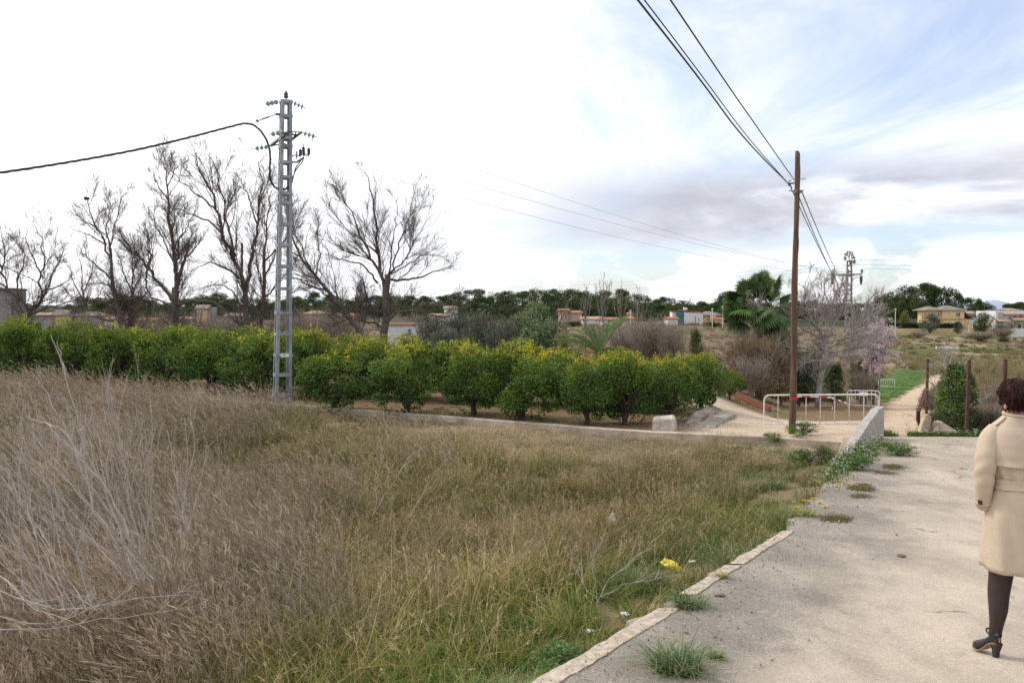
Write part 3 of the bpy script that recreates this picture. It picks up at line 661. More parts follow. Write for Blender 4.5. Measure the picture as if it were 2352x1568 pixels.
bare_tree('bare_tree', 'low dense bare tree between the nest tree and the tall twiggy tree', 68, (300, 790),
    [([(300, 815), (300, 740), (304, 700), (302, 670)], 6, 4), ([(302, 670), (285, 630), (275, 590)], 3, .6), ([(303, 680), (320, 640), (330, 600)], 3, .6), ([(302, 670), (305, 620), (300, 570)], 3, .6), ([(301, 700), (330, 680), (355, 660)], 3, .6), ([(301, 710), (270, 690), (245, 680)], 3, .6)],
    7, lv(m=(12, 9, 6)), GB)
bare_tree('bare_tree', 'thorny crooked bare tree at the left picture edge beside the concrete tower', 64, (40, 790),
    [([(45, 815), (55, 745), (70, 715), (95, 690), (110, 660)], 6, 4), ([(95, 690), (88, 650), (100, 610), (95, 560), (85, 520)], 4, .6), ([(110, 660), (125, 620), (140, 590), (150, 570)], 3.5, .6), ([(70, 715), (45, 680), (40, 640), (55, 600), (45, 560)], 4, .6), ([(45, 690), (15, 660), (5, 620), (15, 580), (0, 540)], 4, .6),
     ([(15, 660), (-20, 640), (-40, 600)], 3, .6), ([(100, 640), (80, 600), (60, 550), (70, 520)], 3, .6), ([(112, 665), (140, 655), (165, 640)], 3, .6), ([(5, 620), (-20, 570), (-25, 530)], 3, .6), ([(60, 730), (100, 710), (140, 700), (165, 690)], 4, .8)],
    8, lv(m=(11, 9, 6), wig=(.2, .22, .2)), GB)
bare_tree('bare_tree', 'thin pale sapling-like bare tree left of the nest tree', 80, (190, 790),
    [([(196, 815), (195, 720), (190, 660), (186, 600)], 4, 1.), ([(193, 690), (170, 650), (160, 610)], 2.5, .5), ([(191, 670), (210, 630), (215, 590)], 2.5, .5), ([(194, 700), (225, 680), (240, 650)], 2., .5), ([(193, 690), (165, 680), (145, 660)], 2., .5)],
    9, lv(m=(10, 7, 5)), GB)
# bird nest
nb = P(199, 455, 66.1); mb = MB(); r_ = rng(77); n = 240; a = r_.uniform(0, 6.28, n); ph = r_.uniform(-.9, .25, n); rr = .17*r_.uniform(.8, 1.1, n)
c = np.stack([np.cos(a)*np.cos(ph)*rr, np.sin(a)*np.cos(ph)*rr, np.sin(ph)*rr*.8], -1); dd = np.stack([-np.sin(a), np.cos(a), r_.normal(0, .4, n)], -1)+r_.normal(0, .3, (n, 3))
mb.tubes(np.stack([c-dd*.09, c, c+dd*.09], 1), np.full((n, 3), .012), 3); ob('bird_nest', mb, m_bark, label='round dark stick nest high in a bare tree', cat='nest', loc=nb)
# ------------------------------------------------------------------ citrus orchard
def citrus_crown(seed, W=1.15, H=1.05, zc=1.45, nl=6800, ysh=70):
    r_ = rng(seed); mb = MB(); nl_ = nl
    nb_ = 32; a = r_.uniform(0, 6.28, nb_); cz = r_.uniform(-.85, 1., nb_); rr = np.where(cz < 0, np.clip(1-.55*cz**2, .3, 1), np.sqrt(np.clip(1-np.abs(cz)**2.6, .2, 1)))*r_.uniform(.55, 1.08, nb_)
    bc = np.stack([np.cos(a)*rr*W, np.sin(a)*rr*W, zc+cz*H], -1); br = r_.uniform(.24, .52, nb_)
    k = r_.integers(0, nb_, nl_); nv = r_.normal(0, 1, (nl_, 3)); nv /= np.linalg.norm(nv, axis=1, keepdims=True)
    c = bc[k]+nv*(br[k]*r_.uniform(.72, 1.1, nl_)**.8)[:, None]*np.array((1, 1, .85))
    D = nv*.8+r_.normal(0, .55, (nl_, 3))+np.array((0, 0, .15)); N = nv+r_.normal(0, .7, (nl_, 3))+np.array((0, 0, .8))
    base = np.array((.062, .130, .016))*r_.uniform(.6, 1.45, (nl_, 1)); base = base*(1+.42*r_.normal(0, 1, (nb_, 1))[k].clip(-1, 1.2))
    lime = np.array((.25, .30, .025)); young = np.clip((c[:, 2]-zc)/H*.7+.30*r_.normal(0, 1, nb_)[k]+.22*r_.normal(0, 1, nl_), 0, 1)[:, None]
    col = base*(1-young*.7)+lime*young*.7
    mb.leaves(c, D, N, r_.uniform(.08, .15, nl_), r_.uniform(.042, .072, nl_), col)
    # yellow young shoots standing up from the top
    ns = ysh; a = r_.uniform(0, 6.28, ns); rr = np.sqrt(r_.uniform(0, 1, ns))*.74; zt = zc+H*np.sqrt(np.clip(1-rr**2.2, .05, 1))+.12
    p = np.stack([np.cos(a)*rr*W, np.sin(a)*rr*W, zt], -1); kk = 16
    P_ = np.repeat(p, kk, 0)+np.stack([r_.normal(0, .055, ns*kk), r_.normal(0, .055, ns*kk), r_.uniform(-.12, .30, ns*kk)*np.repeat(r_.uniform(.5, 1.3, ns), kk)], -1)
    D = r_.normal(0, .6, (ns*kk, 3))+np.array((0, 0, .9)); col = np.array((.60, .50, .025))*r_.uniform(.6, 1.2, (ns*kk, 1)); mixg = np.repeat(r_.uniform(0, 1, ns) < .45, kk)[:, None]; col = np.where(mixg, np.array((.32, .36, .03))*r_.uniform(.7, 1.2, (ns*kk, 1)), col)
    mb.leaves(P_, D, r_.normal(0, 1, (ns*kk, 3)), r_.uniform(.07, .12, ns*kk), r_.uniform(.035, .055, ns*kk), col)
    return mb
def citrus_wood(seed, W=1.1, zc=1.4):
    r_ = rng(seed); trunk = resample([(0, 0, -.25), (r_.normal(0, .03), r_.normal(0, .03), .2), (r_.normal(0, .06), r_.normal(0, .06), .48)], 6)
    mb1 = MB(); mb1.tube(trunk, np.linspace(.13, .10, 6), 9)
    nb_ = 7; L, Rr = [], []
    for i in range(nb_):
        a = i*6.28/nb_+r_.normal(0, .3); e = r_.uniform(.55, .95)
        L.append(resample([trunk[-1]+np.array((0, 0, -.1)), trunk[-1]+np.array((math.cos(a)*.3, math.sin(a)*.3, .3)), np.array((math.cos(a)*W*e, math.sin(a)*W*e, zc+r_.uniform(-.1, .5)))], 8)); Rr.append(np.linspace(.07, .02, 8))
    L, Rr = np.array(L), np.array(Rr); mb2 = MB(); mb2.tubes(L, Rr, 6); Pt, Rd = grow(L, Rr, 6, .5, .8, .2, 5, r_, rmin=.006); mb2.tubes(Pt, Rd, 4)
    return mb1, mb2
cit = []
for i in range(6):
    t1, t2 = citrus_wood(900+i); cm = citrus_crown(950+i, W=1.08+.08*(i % 3), H=1.04+.08*(i % 2), zc=1.24+.04*(i % 3), ysh=(32, 26, 20, 7, 4, 9)[i]).mesh('crown', m_leaf)
    cit.append((t1.mesh('trunk', m_barkd, True), t2.mesh('limbs', m_barkd, True), cm))
def citrus(u, d, width, height, seed, label, group='citrus trees of the orchard', v=None):
    t, l, c = cit[seed % 6]; b0 = B(u, d); s_xy = width/2.85; s_z = height/2.95
    root = thing('citrus_tree', b0, label, 'citrus tree', group, rz=rng(seed).uniform(0, 6.28), scale=(s_xy, s_xy, s_z))
    for nm, me in (('trunk', t), ('limbs', l), ('crown', c)): ob(nm, me, parent=root)
    return root
front = [(765, 27.6, 2.55, 2.25, 'citrus tree just right of the pylon, bare branches showing low at its foot'), (932, 26.6, 2.65, 2.55, 'dark full citrus tree with yellow top, second right of the pylon'), (1088, 26.2, 2.2, 2.4, 'citrus tree with two thin dark trunks in the middle of the front row'),
         (1200, 25.2, 2.7, 2.45, 'wide citrus tree hanging low over the wall in the middle of the front row'), (1350, 23.9, 1.75, 2.15, 'small citrus tree with a clear slender trunk standing before the wall'), (1438, 23.9, 2.1, 2.45, 'citrus tree with a tall shoot left of the pale stone block'),
         (1535, 24.9, 2.05, 2.2, 'citrus tree directly behind the pale stone block'), (1610, 28.5, 2.1, 2.1, 'forked citrus tree with a visible trunk behind the grey slabs'), (1678, 33.5, 1.25, 1.35, 'small round citrus tree standing alone before the fan palm')]
for i, (u, d, w, h, lb) in enumerate(front): citrus(u, d, w, h, 12+i*6+(i+i//3) % 3+(3 if i in (0, 8) else 0), lb)
lefts = [(585, 31.5, 2.9, 2.7), (478, 33.5, 3., 2.75), (380, 35.5, 3., 2.75), (275, 38, 3.3, 2.95), (165, 40, 3.3, 3.1), (55, 42, 3.4, 3.3), (-50, 43, 3.5, 3.4)]
for i, (u, d, w, h) in enumerate(lefts): citrus(u, d, w, h*1.05, 33+i % 3+6*i, ORD[i]+' citrus tree left of the pylon in the front row')
r_ = rng(5); k = 0
row2 = []
for i in range(15):
    u = 1500-i*108; d = np.interp(u, (-100, 700, 1500), (48, 33, 27.5)); row2.append((u+r_.uniform(-14, 14), d))
for i, (u, d) in enumerate(row2): citrus(u, d, r_.uniform(2.7, 3.2), np.interp(u, (0, 700, 1500), (3.1, 2.6, 1.85))*r_.uniform(.95, 1.06), (54 if u > 650 else 57)+i % 3+6*i, ORD[i]+' citrus tree from the right in the second orchard row')
for i in range(13):
    u = 1420-i*122; d = np.interp(u, (-100, 700, 1500), (53, 38, 32)); citrus(u+r_.uniform(-20, 20), d, r_.uniform(2.8, 3.3), np.interp(u, (0, 700, 1500), (3.2, 2.7, 1.85))*r_.uniform(.95, 1.08), (84 if u > 650 else 87)+i % 3+6*i, ORD[i]+' citrus tree from the right in the third orchard row')
citrus(705, 31, 2.0, 3.05, 99, 'taller dark citrus tree rising right beside the pylon')
# fallen oranges
m_orange = mat('orange_peel', (.75, .24, .02), .5, .1, 20)
for i, (u, d) in enumerate(((1015, 28.5), (1275, 27.2), (1310, 26.6), (840, 28.8), (1240, 28), (1465, 25.8))):
    b0 = B(u, d); mb = MB(); mb.lathe([(.001, -.04), (.025, -.034), (.04, -.01), (.041, .01), (.026, .033), (.001, .04)], b0+np.array((0, 0, .04)), S=8); ob('fallen_orange', mb, m_orange, label=('fallen orange right of the second tree past the pylon', 'fallen orange left of two lying together in the middle of the orchard', 'fallen orange right of two lying together in the middle of the orchard', 'fallen orange nearest the pylon under the front row', 'fallen orange deepest in the orchard behind the wide tree', 'fallen orange nearest the stone block')[i], cat='orange', group='fallen oranges', smooth=True)
# ------------------------------------------------------------------ power line
m_galv = mat('galvanised_steel', (.36, .375, .38), .55, .22, 3., metal=.25)
m_galvd = mat('weathered_steel', (.20, .20, .20), .6, .25, 3., metal=.2)
m_rustpy = mat('rusty_galvanised', (.36, .28, .23), .7, .3, 3., metal=.1)
m_ins = mat('brown_porcelain', (.10, .06, .05), .3, .2, 8., spec=.5)
m_glassins = mat('greenish_glass_insulator', (.30, .42, .40), .2, .15, 8., spec=.6)
m_cable = mat('black_cable', (.07, .062, .055), .6, .2, 10.)
m_wire = mat('aluminium_wire', (.30, .27, .26), .5, .1, 10.)
m_white = mat('white_enamel', (.80, .79, .76), .45, .08, 4.)
m_yel = mat('yellow_enamel', (.72, .45, .03), .45, .1, 4.)
m_blk = mat('black_paint', (.02, .02, .02), .5, .1, 4.)
def pylon(name, label, d, ub, vb, ut, vt, wb, wt, battens, yaw, steel, lm=.05, plate=.09):
    b0 = P(ub, vb, d); t0 = P(ut, vt, d); b0[2] = TZ1(b0[0], d)-.02; root = thing(name, b0, label, 'pylon'); H = t0[2]-b0[2]; lean = t0[0]-b0[0]
    def c(z): return np.array((lean*z/H, 0, z))
    def w(z): return wb+(wt-wb)*z/H
    def cor(i, z):
        a = yaw+np.pi/4+i*np.pi/2; return c(z)+np.array((math.cos(a), math.sin(a), 0))*w(z)/math.sqrt(2)
    for i in range(4):
        mb = MB(); zs = np.linspace(-.4, H, 10); ax = yaw+i*np.pi/2     # L-section leg: two thin flanges
        for da in (np.pi, -np.pi/2):
            e = np.array((math.cos(ax+da), math.sin(ax+da), 0))*lm; q = np.array((-e[1], e[0], 0)); q = q/np.linalg.norm(q)*.006
            V = []
            for z in zs:
                p = cor(i, z); V += [p, p+e, p+e+q, p+q]
            Q = []
            for k in range(len(zs)-1):
                for j in range(4): Q.append((k*4+j, k*4+(j+1) % 4, k*4+4+(j+1) % 4, k*4+4+j))
            mb.add(V, Q)
        ob('leg', mb, steel, root)
    for v in battens:
        z = P(ut, v, d)[2]-b0[2]; 
        if z < 0 or z > H: continue
        for i in range(4):
            a, b_ = cor(i, z), cor((i+1) % 4, z); out = (a+b_)/2-c(z); out = out/np.linalg.norm(out)*.012
            mb = MB(); mb.bar(a+out, b_+out, .008, plate)
            ob('batten', mb, steel, root)
    return root, b0, H, cor
def rod_ins(mb, a, b_, n, rd, rr=.012):
    a, b_ = np.asarray(a, float), np.asarray(b_, float); mb.tube([a, b_], rr, 6); ax = b_-a; L = np.linalg.norm(ax); ax /= L
    for k in range(n):
        p = a+ax*L*(.25+.5*k/max(1, n-1)); mb.lathe([(rr, -.03), (rd, -.008), (rd, .012), (rr, .03)], p, ax, 10)
D1 = 28.9
bat = [235, 268, 319, 337, 374, 408, 445, 467, 516, 564, 612, 663, 718, 767, 815, 860, 905]
py1, pb, pH, pcor = pylon('steel_pylon', 'tall slender galvanised steel batten pylon standing behind the low wall', D1, 648, 930, 657, 233, .56, .36, bat, R(26), m_galv, .105, .105)
def L1(u, v, d=D1): return P(u, v, d)-pb
mb = MB(); mb.tube([L1(657, 233), L1(657, 226)], .015, 6); mb.lathe([(.05, 0), (.075, .02), (.075, .08), (.06, .1), (.075, .12), (.07, .17), (.045, .2), (.045, .24)], L1(657, 226), S=10); ob('post_insulator', mb, m_ins, py1, smooth=True)
mb = MB(); mb.bar(L1(622, 335, 30.2), L1(664, 302, 27.8), .09, .07); mb.bar(L1(669, 321.7, 29.2), L1(692, 304, 27.9), .06, .06); mb.bar(L1(664, 302, 27.8), L1(692, 304, 27.9), .03, .03); mb.bar(L1(622, 335, 30.2), L1(655, 330, 29.9), .04, .04)
for (a, b_) in (((664, 302, 27.8), (680, 313, 28.5)), ((680, 303, 27.85), (674, 318, 29.)), ((645, 317, 28.9), (669, 321, 29.2)), ((650, 312, 28.6), (685, 309, 28.2))): mb.bar(L1(*a), L1(*b_), .03, .03)
ob('crossarm', mb, m_galvd, py1)
for (a, b_, n, rd) in (((643, 233, 28.8), (607, 240, 29.6), 3, .085), ((670, 235), (702, 248), 3, .085), ((660, 302, 27.9), (617, 309.5, 28.6), 3, .085), ((692, 304, 27.9), (728, 315, 28.3), 3, .085), ((621, 336, 30.2), (581, 342, 30.6), 3, .085)):
    mb = MB(); rod_ins(mb, L1(*a), L1(*b_), n, rd, .016); e = L1(*b_); f = e+(L1(*a)-e)*.25; mb.tube([f, f+np.array((.08*(1 if b_[0] < 640 else -.3), 0, -.16))], .012, 5); ob('string_insulator', mb, m_glassins, py1, smooth=False)
mb = MB(); mb.bar(L1(645, 264), L1(634, 262, 28.7), .05, .07); mb.tube([L1(634, 263, 28.7), L1(591, 278, 28.2)], .018, 6); mb.tube([L1(618, 268.5, 28.5), L1(602, 274, 28.3)], .03, 6); mb.lathe([(.02, -.02), (.05, -.02), (.05, .02), (.02, .02)], L1(591, 278, 28.2), (0, 1, 0), 10); ob('tension_clamp', mb, m_galvd, py1)
mb = MB(); mb.bar(L1(667, 372), L1(681, 373), .05, .05); mb.bar(L1(681, 373), L1(698, 362), .07, .05); mb.tube([L1(667, 362), L1(676, 356), L1(690, 359)], .02, 6); mb.bar(L1(695, 356), L1(710, 357), .04, .04); ob('arrester_bracket', mb, m_galvd, py1)
for (a, b_) in (((709.3, 359), (709.3, 337)), ((698, 364), (696.6, 331)), ((690, 362), (690, 340)), ((681, 366), (682, 345))):
    mb = MB(); rod_ins(mb, L1(*a), L1(*b_), 7 if a[0] > 685 else 4, .055 if a[0] > 685 else .03, .014); ob('surge_arrester', mb, m_ins if a[0] > 685 else m_galvd, py1)
mb = MB()
for off in (0, 4): mb.tube(resample([L1(697-off, 366), L1(692-off*1.5, 376), L1(683-off, 386), L1(676, 398), L1(672, 414)], 10), .02, 6)
mb.tube(resample([L1(672, 410), L1(668, 424), L1(658, 433), L1(648, 436), L1(640, 434)], 12), .035, 7); ob('downlead_cable', mb, m_cable, py1, smooth=True)
mb = MB(); mb.tube(resample([L1(702, 250), L1(697, 275), L1(694, 305), L1(692, 340)], 8), .006, 4); mb.tube(resample([L1(727, 317, 28.3), L1(716, 326), L1(708, 336)], 6), .006, 4); ob('jumper_wire', mb, m_wire, py1)
mb = MB(); z = L1(638, 684); mb.prism([z+np.array(q) for q in ((-.09, -.04, -.08), (.09, -.0, -.08), (0, -.02, .10))], (.004, -.012, 0)); wp = ob('warning_plate', mb, m_yel, py1)
mb = MB(); zb = z+np.array((.002, -.038, .0)); mb.prism([zb+np.array(q) for q in ((.012, 0, .05), (-.022, 0, -.005), (.0, 0, .0), (-.012, 0, -.06), (.024, 0, .012), (.004, 0, .008))], (.001, -.003, 0)); ob('lightning_mark', mb, m_blk, wp)
za, zb2 = pcor(2, L1(648, 815)[2]), pcor(3, L1(648, 815)[2]); dirp = zb2-za; outp = np.cross(dirp, (0, 0, 1.)); outp /= np.linalg.norm(outp)
mb = MB(); cc = za+dirp*.52+outp*.03; dn = dirp/np.linalg.norm(dirp); mb.bar(cc-dn*.14, cc+dn*.14, .006, .13); npl = ob('number_plate', mb, m_white, py1)
mb = MB()                                                             # the plate's two dark marks
for off, hh in ((-.055, .035), (-.02, .06), (-.008, .02)): mb.bar(cc+outp*.006+dn*off+np.array((0, 0, .03-hh)), cc+outp*.006+dn*off+np.array((0, 0, .03)), .016, .003)
ob('plate_marks', mb, m_blk, npl)
def catenary(a, b_, sag, K=40):
    t = np.linspace(0, 1, K)[:, None]; a, b_ = np.asarray(a, float), np.asarray(b_, float); p = a+(b_-a)*t; p[:, 2] -= 4*sag*(t*(1-t))[:, 0]; return p
def wire(name, pts, r, m, label, group=None, cat='wire'):
    mb = MB(); pts = np.asarray(pts); o0 = pts[0].copy(); mb.tube(pts-o0, r, 5); return ob(name, mb, m, label=label, cat=cat, group=group, loc=o0, smooth=True)
# twisted bundle coming in from the left, drooping in a loop beside the pylon
cl = resample([P(-420, 452, 17.5), P(-200, 426, 19.5), P(0, 397, 22), P(150, 374, 23.8), P(300, 347, 25.4), P(430, 317, 26.8), P(530, 291, 28.1), P(563, 284, 28.6), P(585, 289, 28.8), P(604, 308, 28.8), P(616, 332, 28.8), P(620.5, 358, 28.8), P(619.6, 398, 28.8), P(623, 417, 28.85), P(631, 429, 28.9), P(640, 434.5, 28.9)], 420)
mb = MB(); T = np.gradient(cl, axis=0); T /= np.linalg.norm(T, axis=1, keepdims=True); s_ = np.concatenate([[0], np.cumsum(np.linalg.norm(np.diff(cl, axis=0), axis=1))]); n1 = np.cross(T, (0, 1., .2)); n1 /= np.linalg.norm(n1, axis=1, keepdims=True); n2 = np.cross(T, n1)
for k in range(3):
    ph = s_*2*np.pi/1.1+k*2.094; mb.tube(cl+.021*(n1*np.cos(ph)[:, None]+n2*np.sin(ph)[:, None])-cl[0], .019, 6)
ob('twisted_cable', mb, m_cable, label='thick black twisted cable running in from the left, looping down at the steel pylon', cat='cable', loc=cl[0], smooth=True)
# far pylon
D2 = 62
py2, pb2, pH2, pc2 = pylon('distribution_pylon', 'distant rusty lattice pylon with a wide crossarm behind the pale bare tree', D2, 1947, 895, 1951, 600, .66, .34, [600, 610, 624, 634, 655, 665, 676, 690, 702, 716, 730, 745, 765, 785, 805, 825, 848, 868], R(-14), m_rustpy, .07, .10)
def L2(u, v, d=D2): return P(u, v, d)-pb2
def b2(u, v, d=D2): return L2(u, v, d)
mb = MB()
X = lambda x, y: b2((3250+x/5.227)/1.7415, (950+y/5.227)/1.7415)
for a, b_, w_ in (((720, 380), (735, 290), .06), ((735, 290), (840, 310), .06), ((840, 310), (850, 420), .06), ((660, 350), (745, 380), .09), ((820, 425), (895, 430), .09), ((690, 345), (735, 290), .05), ((850, 375), (890, 430), .05), ((750, 380), (800, 580), .05), ((840, 430), (770, 560), .05), ((780, 290), (770, 430), .05), ((800, 300), (820, 430), .05), ((735, 340), (840, 365), .05)): mb.bar(X(*a), X(*b_), w_)
ob('head_frame', mb, m_rustpy, py2)
mb = MB(); mb.bar(X(355, 780), X(1035, 765), .12, .10); mb.bar(X(560, 795), X(880, 790), .1, .08); ob('crossarm', mb, m_galv, py2)
for x0 in (415, 722, 1017):
    mb = MB(); mb.lathe([(.07, 0), (.11, -.03), (.11, -.4), (.08, -.44), (.08, -.62), (.04, -.65)], X(x0, 800), S=10); ob('cutout_switch', mb, m_ins, py2)
for x0, y0 in ((435, 740), (740, 730), (1030, 725)):
    mb = MB(); mb.lathe([(.05, 0), (.10, .03), (.07, .1), (.14, .13), (.14, .16), (.08, .2), (.11, .28), (.02, .3)], X(x0, y0+20), S=10); ob('pin_insulator', mb, m_galv, py2)
for a, b_ in (((678, 380), (685, 490)), ((880, 450), (862, 560))):
    mb = MB(); rod_ins(mb, X(*a), X(*b_), 4, .14, .03); ob('string_insulator', mb, m_galvd, py2)
WL = 'overhead wires of the power line'
X3 = lambda x, y: X(x, y)+pb2
for (a, b_, sg, lb) in ((P(702, 248, D1), X3(440, 735), .55, 'topmost thin wire from steel pylon to distant pylon'), (P(728, 315, 28.3), X3(735, 730), .55, 'middle thin wire from steel pylon to distant pylon'), (P(700, 352, D1), X3(355, 780), .6, 'lowest thin wire from steel pylon to distant pylon'),
                    (P(607, 240, 29.6), P(-380, 345, 46), .4, 'topmost faint wire leaving the steel pylon leftwards'), (P(617, 309.5, 28.6), P(-380, 385, 46), .35, 'middle faint wire leaving the steel pylon leftwards'), (P(581, 342, 30.6), P(-380, 400, 46), .35, 'lowest faint wire leaving the steel pylon leftwards'),
                    (X3(685, 500), P(880, 655, 150), 1.2, 'highest wire from the distant pylon across to the left'), (X3(700, 570), P(870, 663, 150), 1.2, 'middle wire from the distant pylon across to the left'), (X3(720, 640), P(860, 671, 150), 1.2, 'lowest wire from the distant pylon across to the left'),
                    (X3(890, 455), P(2600, 590, 85), .3, 'highest wire from the distant pylon to the right'), (X3(862, 560), P(2600, 599, 85), .3, 'middle wire from the distant pylon to the right'), (X3(1030, 640), P(2600, 608, 85), .3, 'lowest wire from the distant pylon to the right')):
    far_ = b_[1] > 80; wire('overhead_wire', catenary(a, b_, sg), .0065 if not far_ else .009, m_wire, lb, WL)
# wooden pole
DP = 20.9
pbase = B(1822, DP); ptop = P(1832, 347, DP); H = ptop[2]-pbase[2]
pole = thing('wooden_pole', pbase, 'brown weathered wooden pole standing before the white barrier', 'pole')
r_ = rng(12); zs = np.linspace(-.5, H, 48); S = 14; V = []
knots = [(r_.uniform(.3, H), r_.uniform(0, 6.28)) for _ in range(22)]
for z in zs:
    rb = .086-(.086-.060)*z/H+.003*math.sin(z*2.1)+.002*math.sin(z*7)
    for j in range(S):
        a = j*2*np.pi/S; bump = sum(.012*math.exp(-((z-kz)/.07)**2-(math.atan2(math.sin(a-ka), math.cos(a-ka))/.5)**2) for kz, ka in knots); rr = rb+bump+.0025*math.sin(3*a+z)
        V.append(((ptop[0]-pbase[0])*z/H+.012*math.sin(z*1.3)+rr*math.cos(a), rr*math.sin(a), z+(0 if z < H-.01 else -.09*max(0, math.cos(a)))))
mb = MB(); n = len(zs); mb.add(V, [(k*S+j, k*S+(j+1) % S, (k+1)*S+(j+1) % S, (k+1)*S+j) for k in range(n-1) for j in range(S)], [((n-1)*S, (n-1)*S+j, (n-1)*S+j+1) for j in range(1, S-1)])
m_pole, g, o = newmat('creosoted_wood'); b = g.n('ShaderNodeBsdfPrincipled'); b.inputs['Roughness'].default_value = .85; co = g.n('ShaderNodeTexCoord').outputs['Object']
nn_ = g.noise(g.vm('MULTIPLY', co, (22., 22., 1.2)), 1., 6, .65); n4 = g.noise(co, 1.4, 3)
g.put(b.inputs['Base Color'], g.mix(g.ss(nn_, .3, .7), (.055, .032, .02), (.185, .102, .06))); bp = g.n('ShaderNodeBump'); bp.inputs['Distance'].default_value = .008; g.put(bp.inputs['Height'], nn_); g.put(b.inputs['Normal'], bp.outputs[0]); g.t.links.new(b.outputs[0], o.inputs[0])
ob('post', mb, m_pole, pole, smooth=True)
def L3(u, v, d=DP-.09): return P(u, v, d)-pbase
mb = MB(); mb.tube([L3(1816, 422), L3(1826, 420)], .02, 6); mb.tube(resample([L3(1812, 425), L3(1812, 417), L3(1817, 414)], 8), .011, 6); mb.lathe([(.01, 0), (.035, .02), (.03, .08), (.01, .1)], L3(1813, 428), S=8); ob('hook_bracket', mb, m_galvd, pole)
mb = MB(); mb.tube([L3(1834, 413), L3(1850, 410)], .009, 6); mb.tube([L3(1824, 441), L3(1812, 437)], .012, 6); mb.tube([L3(1834, 441), L3(1846, 438)], .012, 6); mb.lathe([(.06, -.05), (.075, -.05), (.075, .05), (.06, .05)], L3(1829, 440, DP), S=12); mb.lathe([(.01, -.03), (.04, -.03), (.04, .03), (.01, .03)], L3(1840, 440), (1, 0, 0), 8); ob('cable_clamp', mb, m_galvd, pole)
mb = MB(); mb.lathe([(.089, -.035), (.094, -.035), (.093, .035), (.088, .035)], L3(1822.8, 914, DP), S=14, col=(.8, .8, .8)); m_tapew = mat('tape_white', (.8, .78, .76), .4, .05); ob('tape_band', mb, mat('tape_red', (.62, .03, .03), .4, .05), pole)
WP = 'cables over the wooden pole'
for (u0, d0, at, rr, sag, lb) in ((1465, 9.6, (1817, 428, DP-.1), .014, .15, 'lower of the three cables from overhead to the wooden pole'), (1480, 9.4, (1820, 432, DP-.1), .009, .10, 'middle of the three cables from overhead to the wooden pole'), (1540, 9.4, (1824, 413, DP-.1), .011, .02, 'upper cable from overhead to the wooden pole')):
    e = P(*at); s0 = P(u0, 0, d0); k_ = s0+(s0-e)*1.9; k_[2] += .25
    pts = resample([k_, s0, (s0+e)/2-np.array((0, 0, sag)), e], 60); wire('pole_cable', pts, rr, m_cable, lb, WP, 'cable')
for (at, en, sag, lb) in (((1816, 430, DP+.1), (1944, 676, 62), .3, 'left one of the three cables leaving the pole towards the distant pylon'), ((1832, 445, DP+.1), (1946, 684, 62), .35, 'middle one of the three cables leaving the pole towards the distant pylon'), ((1842, 441, DP+.05), (1950, 674, 62), .25, 'right one of the three cables leaving the pole towards the distant pylon')):
    wire('pole_cable', catenary(P(*at), P(*en), sag, 30), .013, m_cable, lb, WP, 'cable')
# ------------------------------------------------------------------ crowd barriers
m_bar = mat('chipped_white_paint', (.78, .76, .73), .5, .12, 14., col2=(.55, .48, .42))
def barrier(label, A, Bp, h, nb_, r=.024, sign=None):
    A, Bp = np.asarray(A, float), np.asarray(Bp, float); root = thing('crowd_barrier', A, label, 'barrier', 'white crowd barriers'); e = Bp-A; L = np.linalg.norm(e[:2]); t = e/np.linalg.norm(e); up = np.array((0, 0, 1.)); c = .14
    pts = [up*.0]+[up*(h-c)]+[up*(h-c)+t*c*(1-math.cos(a))+up*c*math.sin(a) for a in np.linspace(.3, 1.57, 5)]+[e+up*(h-c)-t*c*(1-math.cos(a))+up*c*math.sin(a) for a in np.linspace(1.57, .3, 5)]+[e+up*(h-c)]+[e]
    mb = MB(); mb.tube(pts, r, 10); ob('frame', mb, m_bar, root, smooth=True)
    mb = MB(); mb.tube([up*.26, e+up*.26], r*.8, 8); ob('bottom_rail', mb, m_bar, root, smooth=True)
    for i in range(nb_):
        p = e*(i+1)/(nb_+1); mb = MB(); mb.tube([p+up*.26, p+up*(h-.005)], r*.42, 6); ob('upright', mb, m_bar, root, smooth=True)
    nrm = np.cross(t, up)
    for p in (up*0, e):
        mb = MB(); mb.tube([p+nrm*.28, p-nrm*.28], r*.7, 6); ob('foot', mb, m_bar, root, smooth=True)
    if sign:
        mb = MB(); mb.box(e*sign+up*(h-.16)-np.array((0, .03, 0)), (.36, .008, .2), math.atan2(e[1], e[0])); ob('sign_board', mb, m_white, root)
    return root
barrier('long white barrier crossing behind the wooden pole', B(1757, 21.6), B(2021, 20.8), 1.0, 7)
p1 = B(1948, 41.5); p2 = B(2023, 40.5); barrier('white barrier with a small sign board set at an angle behind the first', p1, p2, 1.0, 7, sign=.5)
barrier('far small white barrier on the green verge by the path', B(2020, 88), B(2057, 87), 1.0, 6, r=.03)
